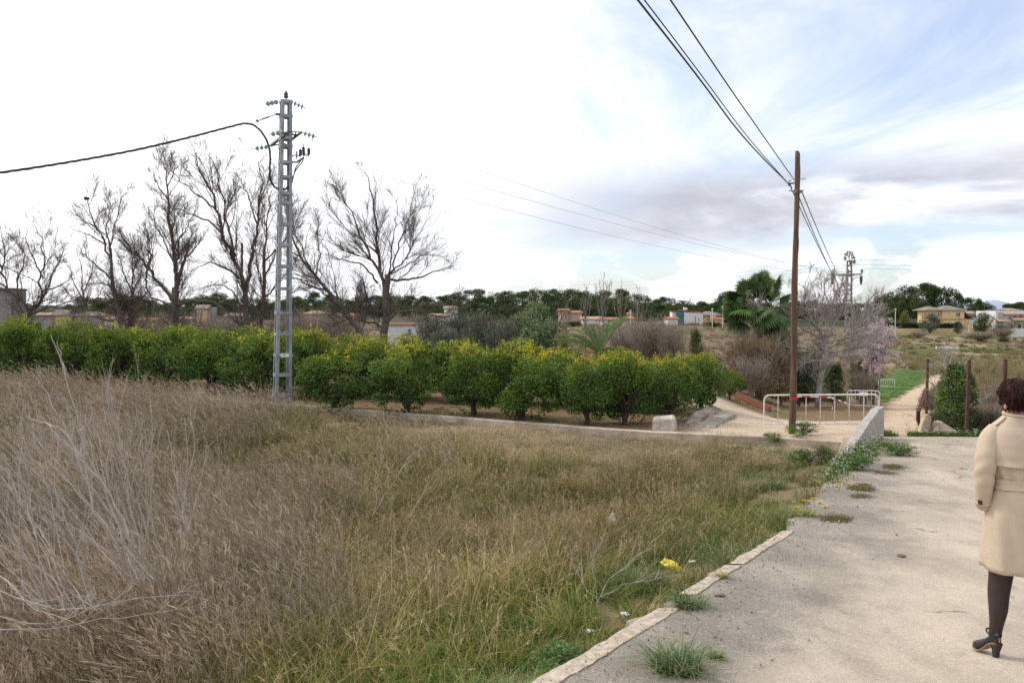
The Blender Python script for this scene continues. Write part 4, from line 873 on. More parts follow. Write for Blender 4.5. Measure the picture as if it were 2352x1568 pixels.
# red and white barrier tape on the first barrier
def tape(pts, w, seed, label):
    p = resample(pts, 24); n = len(p); mb = MB(); r_ = rng(seed)
    for k in range(n-1):
        cpt = (.62, .03, .03) if (k//4) % 2 == 0 else (.8, .78, .76); q = np.array((0, .004*math.sin(k), w/2)); 
        mb.add([p[k]-q, p[k+1]-q, p[k+1]+q, p[k]+q], [(0, 1, 2, 3)], col=cpt)
    ob('barrier_tape', mb, leafmat('tape_'+str(seed), .25, .05), label=label, cat='tape', group='barrier tape')
dt = 21.15
tape([P(1826, 914, dt-.2), P(1840, 910, dt+.1), P(1880, 911, dt+.0), P(1915, 913, dt-.05)], .032, 1, 'red and white tape stretched along the top of the first barrier')
tape([P(1905, 908, dt), P(1915, 916, dt-.05), P(1930, 920, dt-.1), P(1944, 925, dt-.1)], .035, 2, 'short flying end of red and white tape on the first barrier')
tape([P(1917, 913, dt-.06), P(1915, 925, dt-.1), P(1911, 940, dt-.1), P(1910, 952, dt-.08)], .06, 3, 'hanging end of red and white tape below the barrier rail')
tape([P(2012, 905, 40.4), P(2015, 918, 40.4), P(2020, 934, 40.4)], .12, 4, 'torn tape hanging on the second barrier')
# ------------------------------------------------------------------ rusty fence posts at the road end
m_rust = mat('dark_red_rusty_steel', (.115, .05, .04), .8, .35, 9., .004)
def fpost(ub, vb, ut, vt, d, label):
    a = P(ub, vb, d); b_ = P(ut, vt, d); a[2] = TZ1(a[0], a[1])-.05; root = thing('fence_post', a, label, 'fence post', 'rusty fence posts'); e = b_-a
    mb = MB(); mb.bar((0, 0, -.3), e, .066, .066); ob('post', mb, m_rust, root)
    mb = MB(); mb.bar(e, e+np.array((0, 0, .01)), .074, .074); ob('cap', mb, m_rust, root)
    for k in range(5): mb = MB(); p = e*(.25+.16*k); mb.lathe([(.012, -.05), (.012, -.06)], p, (0, 1, 0), 6); ob('wire_lug', mb, m_rust, root)
fpost(2219, 995, 2226, 827, 19.75, 'red rusty fence post before the green conical shrub'); fpost(2303, 997, 2309.5, 826, 19.75, 'red rusty fence post beside the walking person'); fpost(2127, 952, 2131, 826, 26.5, 'thin rusty fence post left of the green shrub by the dead branches')
d = 21.6; a = P(2109, 979, d); a[2] = TZ1(a[0], d)-.1
root = thing('bent_brace', a, 'bent rusty steel angle leaning against the thin fence post', 'brace'); q1, q2 = P(2109, 946, d)-a, P(2127, 893, d+1.2)-a
mb = MB(); mb.bar((0, 0, 0), q1, .09, .05); mb.bar(q1, q2, .09, .05); ob('angle_bar', mb, m_rust, root)
mb = MB()
for k in range(6): p = q1+(q2-q1)*(.08+.16*k); mb.tube([p, p+np.array((-.09, 0, .03))], .009, 5)
mb.tube([q1+(q2-q1)*.05+np.array((-.08, 0, .03)), q1+(q2-q1)*.9+np.array((-.08, 0, .03))], .006, 5); ob('wire_tie', mb, m_rust, root)
# broken concrete pieces
m_sandc = mat('sandy_rubble', (.50, .39, .27), .95, .25, 5., .02, bscale=30)
def chunk(name, uv, d, thick, label, m=None, cat='rubble', jit=.03, seed=0):
    r_ = rng(seed); pts = np.array([P(u, v, d+k) for u, v, k in uv]); o0 = pts[0].copy(); pts = pts-o0; back = pts+np.array((thick*.25, thick, 0))+r_.normal(0, jit, pts.shape)
    bm = bmesh.new(); f = [bm.verts.new(p) for p in pts]; b_ = [bm.verts.new(p) for p in back]; n = len(pts)
    bm.faces.new(f); bm.faces.new(b_[::-1])
    for i in range(n): bm.faces.new((f[i], b_[i], b_[(i+1) % n], f[(i+1) % n]))
    bmesh.ops.recalc_face_normals(bm, faces=bm.faces); bmesh.ops.bevel(bm, geom=bm.edges[:], offset=.025, segments=2, affect='EDGES')
    me = bpy.data.meshes.new(name); bm.to_mesh(me); bm.free(); me.materials.append(m or m_sandc); return ob(name, me, label=label, cat=cat, loc=o0)
chunk('concrete_chunk', ((2112, 999, 0), (2135, 1002, 0), (2141, 960, .1), (2137, 954, .1), (2127, 953, .1)), 19.8, .3, 'upright sandy concrete chunk at the foot of the bent brace', seed=1)
chunk('concrete_chunk', ((2135, 1003, 0), (2205, 1006, 0), (2216, 1000, 0), (2190, 984, .1), (2165, 969, .15), (2152, 970, .1), (2143, 992, 0)), 19.75, .35, 'long sloping sandy concrete fragment before the green shrub', seed=2)
chunk('concrete_chunk', ((2075, 972, 1), (2100, 996, -.6), (2116, 992, -.6), (2103, 960, .6), (2090, 950, 1.4), (2077, 950, 1.4)), 21.2, .3, 'low broken sandy wall remnant beside the dirt path', seed=3)
chunk('stone_block', ((1497, 995, 0), (1552, 997, 0), (1553, 967, .05), (1545, 961, .1), (1500, 958, .1), (1497, 965, 0)), 21.95, .55, 'pale weathered stone block standing on the low wall', m=mat('pale_stone', (.60, .52, .41), .95, .25, 6., .02, bscale=30), cat='stone', seed=4)
def heap(label, uvs, h, seed):
    r_ = rng(seed); base_ = np.array([G(u, v) for u, v in uvs]); o0 = base_.mean(0); base_ = base_-o0; cen = base_.mean(0); bm = bmesh.new(); n = len(base_); lo = [bm.verts.new(Vector(p-np.array((0, 0, .1)))) for p in base_]; hi = [bm.verts.new(Vector(cen+(p-cen)*.80+np.array((0, 0, h*r_.uniform(.7, 1.2))))) for p in base_]
    bm.faces.new(hi); 
    for i in range(n): bm.faces.new((lo[i], lo[(i+1) % n], hi[(i+1) % n], hi[i]))
    bmesh.ops.recalc_face_normals(bm, faces=bm.faces); bmesh.ops.subdivide_edges(bm, edges=bm.edges[:], cuts=3, use_grid_fill=True)
    for v in bm.verts: q = np.array(v.co); v.co = Vector(q+r_.normal(0, .018, 3)+np.array((0, 0, .03*math.sin(q[0]*9+q[1]*5))))
    me = bpy.data.meshes.new('broken_slab'); bm.to_mesh(me); bm.free(); me.materials.append(m_slab); ob('broken_slab', me, label=label, cat='slab', loc=o0)
m_slab = mat('earth_caked_slab', (.36, .305, .25), .95, .25, 4., .03, bscale=22)
heap('nearer grey broken slab lying beside the stone block', ((1580, 990), (1640, 986), (1690, 962), (1700, 953), (1668, 951), (1625, 962)), .09, 5)
heap('farther grey broken slab behind the nearer one', ((1568, 976), (1605, 970), (1650, 950), (1662, 940), (1636, 937), (1598, 954)), .11, 6)
# red brick edging inside the orchard, brick by brick
m_brick = mat('red_brick', (.36, .13, .085), .9, .3, 10., .006)
a, b_ = B(1615, 38), B(1770, 34.5); root = thing('brick_edging', a, 'low red brick edging running across the orchard before the fan palm', 'edging'); e = b_-a; n = 26; tz = math.atan2(e[1], e[0]); me = None
for k in range(n):
    p = e*(k+.5)/n; p[2] = TZ1(a[0]+p[0], a[1]+p[1])-a[2]+.10
    if me is None: mb = MB(); mb.box((0, 0, 0), (np.linalg.norm(e)/n*.96, .2, .26)); me = mb.mesh('brick', m_brick)
    ob('brick', me, None, root, loc=p+np.array((0, 0, rng(k).uniform(-.012, .012))), rz=tz+rng(k).normal(0, .02))
# ------------------------------------------------------------------ foliage of other plants
def cloud_leaves(mb, r_, centres, radii, n, L, Wd, c0, c1, out=.8, up=.2, flat=.8, cj=.35, lump=.35, fill=(.5, 1.05)):
    k = r_.integers(0, len(centres), n); nv = r_.normal(0, 1, (n, 3)); nv /= np.linalg.norm(nv, axis=1, keepdims=True)
    c = centres[k]+nv*(radii[k]*r_.uniform(*fill, n))[:, None]*np.array((1, 1, flat))
    D = nv*out+r_.normal(0, .6, (n, 3))+np.array((0, 0, up)); N = nv+r_.normal(0, .8, (n, 3))+np.array((0, 0, .6))
    f = np.clip(r_.uniform(0, 1, (n, 1))*.7+lump*r_.normal(0, 1, (len(centres), 1))[k], 0, 1)
    col = (np.asarray(c0)*(1-f)+np.asarray(c1)*f)*r_.uniform(1-cj, 1+cj, (n, 1))
    mb.leaves(c, D, N, L*r_.uniform(.6, 1.3, n), Wd*r_.uniform(.6, 1.3, n), col)
def ell(r_, n, W, Dp, H, zc, e=.75, zmin=-1.):
    a = r_.uniform(0, 6.28, n); z = r_.uniform(zmin, 1, n); rr = np.sqrt(np.clip(1-z*z, .08, 1))*r_.uniform(0, 1, n)**.45*e
    return np.stack([np.cos(a)*rr*W, np.sin(a)*rr*Dp, zc+z*H*e], -1)
# Aleppo pines -----------------------------------------------------
pines = []
for i in range(6):
    r_ = rng(1200+i); Hh = 9.; mb = MB(); nb_ = 30+4*i
    c = ell(r_, nb_, 3.7+.35*(i % 3), 3.7, 3.3+.3*(i % 2), Hh-4.0, 1., -.85); rad_ = r_.uniform(.8, 1.5, nb_)
    cloud_leaves(mb, r_, c, rad_, 6500, .44, .17, (.05, .08, .032), (.14, .175, .062), up=.35, flat=.75, fill=(.45, 1.1))  # needle greens lightened to stand in for distance haze
    crown = mb.mesh('crown', m_needle)
    mb = MB(); tp = resample([(0, 0, -1.5), (r_.normal(0, .2), r_.normal(0, .2), 2.4), (r_.normal(0, .5), r_.normal(0, .4), Hh-2.5)], 8); mb.tube(tp, np.linspace(.24, .12, 8), 6)
    for k in range(8): e = c[k]; s_ = tp[4+k % 4]; mb.tube(resample([s_, (s_+e)/2+np.array((0, 0, -.3)), e], 5), np.linspace(.10, .04, 5), 4)
    pines.append((mb.mesh('trunk', m_bark, True), crown))
def pine(u, vtop, d, hgt, wid, k, label, group):
    zt = P(u, vtop, d)[2]; x = (u-PW/2)/FPX*d; z0 = zt-hgt; zg = TZ1(x, d)
    if z0 > zg: hgt += z0-zg; z0 = zg
    t, c = pines[k % 6]; root = thing('pine_tree', (x, d, z0), label, 'pine tree', group, rz=k*1.7, scale=(wid/9., wid/9., hgt/9.3))
    ob('trunk', t, parent=root); ob('crown', c, parent=root)
sky_v = ((150, 700), (175, 685), (240, 678), (330, 672), (380, 690), (430, 682), (490, 668), (520, 690), (590, 676), (640, 690), (690, 668), (740, 672), (800, 684), (860, 676), (920, 664), (960, 680), (1000, 676), (1040, 668), (1085, 660), (1130, 664), (1180, 663), (1235, 664), (1290, 660), (1345, 664), (1400, 661), (1440, 668), (1490, 680), (1530, 676), (1580, 684), (1640, 690), (1690, 690), (1760, 690), (1830, 692), (1900, 690), (1965, 692))
G1 = 'pines along the ridge'
r_ = rng(31)
us = np.arange(165, 1990, 37.)
for i, u in enumerate(us):
    vt = float(np.interp(u, *zip(*sky_v)))+r_.uniform(-3, 5); d = r_.uniform(345, 400)
    nm = ('th' if (i+1) % 10 not in (1, 2, 3) or 10 < i+1 < 14 else ('st', 'nd', 'rd')[i % 10])
    pine(u+r_.uniform(-6, 6), vt, d, r_.uniform(8.5, 11.5), r_.uniform(10.5, 14.5), i, 'dark round-topped pine on the ridge skyline, %d%s counted from the left' % (i+1, nm), G1)
for i, u in enumerate(np.arange(930, 1680, 58.)):
    vt = float(np.interp(u, *zip(*sky_v)))+r_.uniform(14, 24); d = r_.uniform(305, 330)
    pine(u+r_.uniform(-8, 8), vt, d, r_.uniform(8, 10.5), r_.uniform(10, 14), i+3, ORD[i]+' pine from the left in the nearer row behind the houses', G1)
for i, u in enumerate(np.arange(170, 930, 64.)):
    vt = float(np.interp(u, *zip(*sky_v)))+r_.uniform(10, 20); pine(u+r_.uniform(-8, 8), vt, r_.uniform(250, 300), r_.uniform(7, 9), r_.uniform(9, 12), i+2, ORD[i]+' pine from the left in the nearer row behind the bare trees', G1)
for i, u in enumerate(np.arange(960, 1690, 44.)):
    vt = float(np.interp(u, *zip(*sky_v)))+r_.uniform(27, 40); pine(u+r_.uniform(-8, 8), vt, r_.uniform(284, 298), r_.uniform(6, 8), r_.uniform(8, 11), i+1, ORD[i]+' pine from the left in the lowest row close behind the houses', G1)
pine(1672, 664, 300, 13, 9, 2, 'tall round pine rising left of the fan palm', G1)
G2 = 'pines behind the yellow villa'
for i, (u, vt, d, w, h) in enumerate(((2020, 680, 330, 9, 9), (2052, 665, 320, 11, 11), (2085, 655, 318, 13, 13), (2130, 647, 315, 14, 14), (2168, 655, 312, 11, 13), (2192, 668, 318, 9, 11), (2228, 682, 320, 11, 9), (2258, 690, 322, 9, 8), (2312, 697, 340, 9, 8), (2340, 692, 340, 10, 8.5), (2372, 695, 340, 10, 8.5), (2000, 690, 340, 9, 9), (2060, 690, 300, 9, 8), (2110, 685, 298, 10, 8))):
    pine(u, vt, d, h, w, i+1, ORD[i]+(' tall' if h > 10 else ' lower')+' pine in the clump behind the yellow villa', G2)
# distant mountain, the blue haze of distance put into its colour
mb = MB(); n = 60; uu = np.linspace(2050, 2600, n); vv = 706-13*np.exp(-((uu-2280)/30)**2)-8*np.exp(-((uu-2330)/60)**2)-5*np.exp(-((uu-2200)/60)**2); tp = np.array([P(u, v, 6000) for u, v in zip(uu, vv)]); bt = tp.copy(); bt[:, 1] -= 1500; bt[:, 0] *= .75; bt[:, 2] = -20
bk = tp.copy(); bk[:, 1] += 1500; bk[:, 2] = -20
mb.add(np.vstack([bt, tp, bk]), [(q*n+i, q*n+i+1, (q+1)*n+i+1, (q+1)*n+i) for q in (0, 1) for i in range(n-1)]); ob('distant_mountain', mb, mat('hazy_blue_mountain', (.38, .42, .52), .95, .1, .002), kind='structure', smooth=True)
# ------------------------------------------------------------------ houses
m_glass = mat('dark_window_glass', (.03, .035, .045), .15, .1, 1., spec=.6)
m_tile = mat('terracotta_tile', (.42, .175, .095), .9, .25, 1.2); m_tileg = mat('grey_brown_tile', (.26, .215, .185), .9, .2, 1.2); m_tilep = mat('pale_terracotta', (.46, .30, .215), .9, .2, 1.2)
m_cream = mat('cream_render', (.60, .46, .27), .9, .06, .5); m_yellow = mat('yellow_render', (.74, .55, .30), .9, .06, .5); m_whiter = mat('white_render', (.78, .76, .74), .9, .06, .5); m_tan = mat('tan_render', (.52, .385, .24), .9, .08, .5); m_greyr = mat('grey_block', (.30, .285, .265), .95, .2, .6); m_pinkr = mat('pinkish_render', (.52, .40, .34), .9, .08, .5)
def roof_hip(w, dp, h, z, ov, gable=False, ridge=None):
    mb = MB(); x0, x1, y0, y1 = -ov, w+ov, -ov, dp+ov; r_ = (0 if gable else min(dp, w)/2) if ridge is None else ridge; ym = dp/2
    V = [(x0, y0, z), (x1, y0, z), (x1, y1, z), (x0, y1, z), (x0+r_, ym, z+h), (x1-r_, ym, z+h)]; V += [(a, b_, c-.18) for a, b_, c in V[:4]]
    mb.add(V, [(0, 1, 5, 4), (2, 3, 4, 5), (6, 7, 1, 0), (7, 8, 2, 1), (8, 9, 3, 2), (9, 6, 0, 3), (9, 8, 7, 6)], [(1, 2, 5), (3, 0, 4)]); return mb
def roof_shed(x0, x1, y0, y1, z0, z1, th=.2, along='y'):
    mb = MB(); V = [(x0, y0, z0), (x1, y0, z0 if along == 'y' else z1), (x1, y1, z1), (x0, y1, z1 if along == 'y' else z0)]; V += [(a, b_, c-th) for a, b_, c in V]
    mb.add(V, [(0, 1, 2, 3), (7, 6, 5, 4), (4, 5, 1, 0), (5, 6, 2, 1), (6, 7, 3, 2), (7, 4, 0, 3)]); return mb
def window(root, x, z, w, h, y=0., frame=None, panes=2):
    mb = MB(); t = .12
    for bx, bz, sx, sz in ((x, z-h/2+t/2, w, t), (x, z+h/2-t/2, w, t), (x-w/2+t/2, z, t, h-2*t), (x+w/2-t/2, z, t, h-2*t)): mb.box((bx, y-.05, bz), (sx, .16, sz))
    for k in range(1, panes): mb.box((x-w/2+w*k/panes, y-.04, z), (.1, .12, h-2*t))
    f = ob('window', mb, frame or m_whiter, root); mb = MB(); mb.box((x, y-.01, z), (w-.1, .06, h-.1)); ob('pane', mb, m_glass, f); return f
def house(label, u, v, d, w, dp, h, m, rf, wins=(), rz=0., name='house', group='houses across the valley', cat='house', under=3.):
    "u, v: picture point of the near left base corner"
    p = P(u, v, d); root = thing(name, p, label, cat, group, rz=rz); mb = MB(); mb.box((w/2, dp/2, (h-under)/2), (w, dp, h+under)); ob('wall', mb, m, root)
    if rf:
        kind, rh, ov, rm = rf
        mb = roof_hip(w, dp, rh, h+.02, ov, kind == 'gable') if kind != 'flat' else MB().box((w/2, dp/2, h+.1), (w+.3, dp+.3, .2)); ob('roof', mb, rm, root)
        if kind == 'gable':
            for x in (.001, w-.001): mb = MB(); mb.add([(x, 0, h-.01), (x, dp, h-.01), (x, dp/2, h+rh*.92)], T=[(0, 1, 2)]); ob('gable', mb, m, root)
    for wn in wins: window(root, *wn)
    return root
k1 = MPP(277)
# yellow villa
hs = house('two-storey yellow villa with hipped grey-brown roof and one white window', 2164.5, 750, 277, 50*k1, 9, 38*k1, m_yellow, ('hip', 11*k1, .6, m_tileg), [((2200-2164.5)*k1, (750-722.5)*k1, 11*k1, 9.5*k1)], name='villa', cat='villa')
mb = MB(); mb.box((-13.5*k1, 5, 19*k1-1.5), (27*k1, 8, 38*k1+3)); ob('wing', mb, m_yellow, hs); mb = roof_hip(34*k1, 9, 9*k1, 38*k1+.03, .5); o = ob('wing_roof', mb, m_tileg, hs); o.location = (-33*k1, .6, 0)
window(hs, -6*k1, 27*k1, 5*k1, 9*k1, 1., panes=1); window(hs, -20*k1, 28*k1, 7*k1, 7*k1, 1.)
mb = MB(); mb.box((25*k1, -.08, 17.5*k1), (51*k1, .3, .25)); ob('floor_band', mb, m_tilep, hs)
mb = MB(); mb.box((37*k1, -.06, 7*k1), (6*k1, .2, 10*k1)); ob('door', mb, m_tileg, hs)
mb = MB(); mb.box((58*k1, 4, 6*k1), (16*k1, 7, 22*k1)); ob('annex', mb, m_yellow, hs); ob('annex_roof', roof_shed(50*k1, 72*k1, .2, 8, 36*k1, 18*k1, along='x'), m_tileg, hs)
mb = MB(); mb.tube([(37*k1, -.3, 5*k1), (37*k1, -.3, 56*k1)], .06, 5); mb.bar((33*k1, -.3, 52*k1), (42*k1, -.3, 53*k1), .08); mb.bar((34*k1, -.3, 49*k1), (40*k1, -.3, 49*k1), .06); ob('aerial', mb, m_galvd, hs)
h2 = house('white house with tiled roof partly hidden beside the yellow villa', 2222, 750, 300, 34*k1, 8, 33*k1, m_whiter, ('gable', 6*k1, .5, m_tilep), [(12*k1, 26*k1, 20*k1, 7*k1)], rz=R(-12))
h3 = house('large white terraced villa with arches and stepped tiled roofs at the picture edge', 2286, 756, 262, 90*k1, 11, 40*k1, m_whiter, None, (), name='villa', cat='villa')
for (x0, x1, y0, y1, za, zb_) in ((16, 100, -1.4, 4, 33, 39.5), (28, 100, -3.4, -.2, 21, 27), (-4, 22, -3.2, 0, 18, 23), (32, 62, 1, 7, 42, 46)): ob('tiled_roof', roof_shed(x0*k1, x1*k1, y0, y1, za*k1, zb_*k1), m_tilep, h3)
for (x, z, w, h) in ((20, 29, 4, 6), (41, 28, 4, 4), (54, 28.5, 4.5, 5.5)): window(h3, x*k1, z*k1, w*k1, h*k1, -.0, panes=1)
for (x, w_, hgt) in ((31, 10, 12), (47.5, 14, 12), (68, 14, 12)):                                      # arched porch openings
    mb = MB(); pts = [(x*k1-w_*k1/2, -.05, 2*k1), (x*k1+w_*k1/2, -.05, 2*k1)]+[(x*k1+w_*k1/2*math.cos(a), -.05, 9*k1+w_*k1/2*math.sin(a)*.9) for a in np.linspace(0, np.pi, 12)]; mb.prism(pts, (0, -.3, 0)); ob('arch', mb, m_pinkr, h3)
    mb = MB(); mb.box((x*k1+.5, -.4, 6*k1), (w_*k1*.4, .06, 8*k1)); ob('doorway', mb, m_glass, h3)
mb = MB(); mb.box((11*k1, -.1, 25*k1), (10*k1, .3, 24*k1)); ob('balcony_recess', mb, m_pinkr, h3)
def lowwall(label, u0, u1, vt, vb, d, m, th=.3, name='garden_wall', cat='wall', group='garden walls across the valley'):
    a, b_ = P(u0, vb, d), P(u1, vb, d); h = P(u0, vt, d)[2]-a[2]; mb = MB(); mb.box(((b_[0]-a[0])/2, 0, h/2-1), (b_[0]-a[0], th, h+2)); return ob(name, mb, m, label=label, cat=cat, group=group, loc=a)
lowwall('long low yellow garden wall before the clipped hedge', 2022, 2204, 754, 763, 262, m_yellow); lowwall('white garden wall in front of the large white villa', 2313, 2400, 754, 776, 246, m_whiter); lowwall('white gate wall between two yellow pillars', 2236, 2262, 748, 757, 262, m_whiter)
for i, (u0, u1, vt) in enumerate(((2233, 2239, 745), (2262, 2278, 746.5))): lowwall(('narrow' if i == 0 else 'wide')+' yellow gate pillar beside the white gate wall', u0, u1, vt, 758, 261.5, m_yellow, .6, 'gate_pillar', 'pillar', 'gate pillars')
lowwall('white garden door right of the yellow villa', 2224, 2232, 746, 760, 261.8, m_whiter, .2, 'garden_door', 'door')
# middle houses
k2 = MPP(270)
h4 = house('tan two-storey house with orange tiled roof and white shutters', 1291, 742, 270, 45*k2, 8, 24*k2, m_tan, ('gable', 5*k2, .5, m_tile), [(8*k2, 17*k2, 3.5*k2, 4*k2), (26*k2, 16*k2, 6*k2, 7.5*k2), (40*k2, 16*k2, 5*k2, 7*k2)], rz=R(4))
mb = MB(); mb.box((4*k2, 2, 14*k2), (16*k2, 6, 31*k2)); ob('side_wing', mb, m_tan, h4); o = ob('side_roof', roof_hip(20*k2, 7, 4*k2, 29.5*k2+1.03, .4, True), m_tile, h4); o.location = (-5*k2, -1.2, -1.)
house('low white bungalow under a long brown roof right of the tan house', 1338, 741, 262, 45*k2, 7, 8*k2, m_whiter, ('gable', 6*k2, .5, m_tilep), [(28*k2, 4*k2, 4*k2, 3*k2)]); house('white garage with flat front in the middle of the village', 1382, 743, 258, 36*k2, 7, 9*k2, m_whiter, ('gable', 5*k2, .4, m_tile), [(18*k2, 5*k2, 14*k2, 5*k2)])
house('small orange-roofed house peeking out below the pines', 1436, 738, 262, 24*k2, 7, 6*k2, m_pinkr, ('hip', 5*k2, .5, m_tile)); house('tiny orange-roofed tower house among the pines', 1444, 727, 280, 11*k2, 5, 7*k2, m_tan, ('hip', 4*k2, .4, m_tile))
house('low white house with orange eaves left of the modern white house', 1534, 742, 258, 22*k2, 7, 10*k2, m_whiter, ('gable', 4*k2, .4, m_tile), [(12*k2, 5*k2, 4*k2, 4*k2)])
h5 = house('modern white house with sloping roof and two tall dark windows', 1571, 748, 262, 42*k2, 8, 30*k2, m_whiter, None, [(25*k2, 13*k2, 3.4*k2, 18*k2, -.02, None, 1), (33*k2, 12*k2, 3.*k2, 14*k2, -.02, None, 1)])
ob('sloping_roof', roof_shed(-.3, 43*k2, -.4, 8.4, 36*k2, 30.5*k2, along='x'), m_tile, h5); mb = MB(); mb.box((7*k2, 3, 36*k2), (7*k2, 1.4, 10*k2)); ob('chimney', mb, m_whiter, h5)
mb = MB(); mb.box((-9*k2, 2.5, 16*k2), (16*k2, 5, 32*k2)); ob('glass_stair_tower', mb, mat('teal_glass', (.05, .18, .19), .25, .15, 1.), h5); mb = MB(); mb.box((-20*k2, 3.5, 15*k2), (9*k2, 4, 32*k2)); ob('side_block', mb, m_whiter, h5); mb = MB(); mb.box((-20*k2, 3.5, 31.5*k2), (10*k2, 4.4, 2*k2)); ob('side_eave', mb, m_tile, h5)
h6 = house('beige house with hipped grey roof beside the modern white house', 1612, 745, 275, 44*k2, 9, 22*k2, m_cream, ('hip', 9*k2, .7, m_tileg), [(14*k2, 14*k2, 6*k2, 6*k2), (33*k2, 13*k2, 5*k2, 6*k2)]); mb = MB(); mb.box((24*k2, -1, 11*k2), (12*k2, 2, 21*k2)); ob('porch', mb, m_cream, h6)
house('cream cottage with orange roof just left of the fan palm', 1646, 743, 270, 16*k2, 7, 10*k2, m_cream, ('gable', 4*k2, .4, m_tile)); house('grey-roofed white house among the pale green trees', 1208, 733, 255, 34*k2, 7, 8*k2, m_whiter, ('gable', 4*k2, .4, m_tileg), [(8*k2, 5*k2, 5*k2, 4*k2)])
house('white gabled house half hidden behind bare twigs', 1020, 728, 250, 26*k2, 7, 18*k2, m_whiter, ('gable', 6*k2, .4, m_tileg), [(16*k2, 12*k2, 4*k2, 5*k2)]); house('long low brown-roofed house left of the white gabled house', 985, 731, 245, 34*k2, 6, 6*k2, m_pinkr, ('gable', 4*k2, .4, m_tilep))
kh = MPP(80)
h7 = house('small white flat-roofed hut with one dark window behind the citrus trees', 884, 780, 80, 72*kh, 3.2, 33*kh, m_whiter, ('flat', .2, .1, m_tilep), [(57*kh, 19*kh, 7*kh, 11*kh, -.0, m_greyr, 1)], name='hut', cat='hut', under=1.5, rz=R(3))
# left village behind the bare trees
GL = 'houses behind the bare trees'
for (u, v, d, w, h, m, rf, lb, wn) in ((88, 735, 190, 26, 12, m_greyr, ('gable', 5, .4, m_tilep), 'greyish small house far left behind bare branches', ()), (128, 733, 180, 26, 10, m_cream, ('gable', 12, .4, m_tileg), 'yellow gabled house far left among bare branches', ((14, 12, 5, 5),)), (172, 736, 175, 60, 12, m_greyr, ('hip', 8, .5, m_tileg), 'long grey-roofed house left of the nest tree', ((10, 7, 5, 4), (30, 7, 5, 4))),
                            (240, 742, 170, 48, 10, m_whiter, ('gable', 8, .4, m_tilep), 'white low house with pale roof below the nest tree', ((12, 5, 6, 4),)), (318, 743, 165, 46, 8, m_greyr, ('gable', 6, .4, m_tile), 'grey shed with red roof behind the tall twiggy tree', ()), (452, 722, 185, 24, 14, m_cream, ('gable', 8, .4, m_tileg), 'small cream house right of the tall twiggy tree', ((10, 8, 4, 4),)), (484, 722, 185, 12, 17, m_greyr, None, 'square stone tower beside the cream house', ()),
                            (700, 728, 180, 46, 8, m_pinkr, ('hip', 7, .5, m_tilep), 'tan house just right of the steel pylon', ((14, 7, 5, 5), (34, 7, 5, 5))), (775, 733, 175, 40, 8, m_cream, ('gable', 6, .4, m_tile), 'cream house with orange roof behind the leaning tree', ((20, 5, 6, 4),)), (395, 738, 172, 40, 6, m_greyr, ('gable', 5, .4, m_tilep), 'low pink house behind the stout bare trunk', ()), (520, 730, 178, 40, 5, m_greyr, ('gable', 6, .4, m_tilep), 'tan low house behind the forked bare tree', ())):
    kk = MPP(d); house(lb, u, v+8, d, w*kk, min(7, w*kk*.8), (h+8)*kk, m, rf and (rf[0], rf[1]*kk, rf[2], rf[3]), [(a*kk, (b_+8)*kk, c*kk, e*kk) for a, b_, c, e in wn], group=GL)
kt = MPP(70); tw = house('grey concrete water tower block cut by the left picture edge', -34, 725, 70, 60*kt, 2.2, 60*kt, m_greyr, None, (), name='concrete_tower', cat='tower', group=None, under=2.); mb = MB(); mb.box((30*kt, 1.1, 61*kt), (62*kt, 2.4, .18)); ob('coping', mb, mat('dark_concrete', (.16, .15, .14), .95, .2, 1.), tw); mb = MB(); mb.box((64*kt, 1, 10*kt), (24*kt, 1.6, 38*kt)); ob('lower_block', mb, m_greyr, tw)
# lamp posts in the village
for i, (u, vb, vt, d) in enumerate(((1448, 738, 715, 240), (1636, 748, 712, 240), (1660, 748, 707, 236), (2056, 765, 712, 240))):
    a, b_ = P(u, vb, d), P(u, vt, d); H = b_[2]-a[2]; root = thing('lamp_post', a, 'thin white lamp post '+('in front of the tiny orange roofs', 'before the beige house', 'left of the fan palm', 'left of the yellow villa')[i], 'lamp post', 'village lamp posts'); mb = MB(); mb.tube([(0, 0, -1), (0, 0, H)], .09, 6); ob('mast', mb, m_white, root); mb = MB(); mb.lathe([(.05, 0), (.28, .1), (.28, .3), (.05, .45)], (0, 0, H), S=8); ob('lantern', mb, m_white, root)
# ------------------------------------------------------------------ bushes
def bush_mesh(seed, n, nb_, L, Wd, c0, c1, m, zmin=-.8, up=.2, flat=.85, H=1., lump=.35, twigs=0, tw_m=None):
    r_ = rng(seed); mb = MB(); c = ell(r_, nb_, 1, 1, H, .95*H, .78, zmin); rad_ = r_.uniform(.2, .38, nb_); cloud_leaves(mb, r_, c, rad_, n, L, Wd, c0, c1, up=up, flat=flat, lump=lump)
    crown = mb.mesh('foliage', m); mb = MB(); k = max(14, twigs); a = r_.uniform(0, 6.28, k); e = r_.uniform(.25, 1., k)
    pts = np.stack([np.stack([np.zeros(k), np.zeros(k), np.full(k, -.1)], -1), np.stack([np.cos(a)*e*.3, np.sin(a)*e*.3, .5*H*np.ones(k)], -1), np.stack([np.cos(a)*e, np.sin(a)*e, (1.3+.55*r_.uniform(0, 1, k))*H], -1)], 1)
    Pt = np.array([resample(p, 6) for p in pts]); Rd = np.tile(np.linspace(.03, .008, 6), (k, 1)); mb.tubes(Pt, Rd, 4); p2, r2 = grow(Pt, Rd, 8, .5, .6, .15, 4, r_, rmin=.005); mb.tubes(p2, r2, 3); p3, r3 = grow(p2, r2, 4 if twigs else 2, .6, .6, .1, 3, r_, rmin=.004); mb.tubes(p3, r3, 3)
    return crown, mb.mesh('stems', tw_m or m_bark)
BM = {}
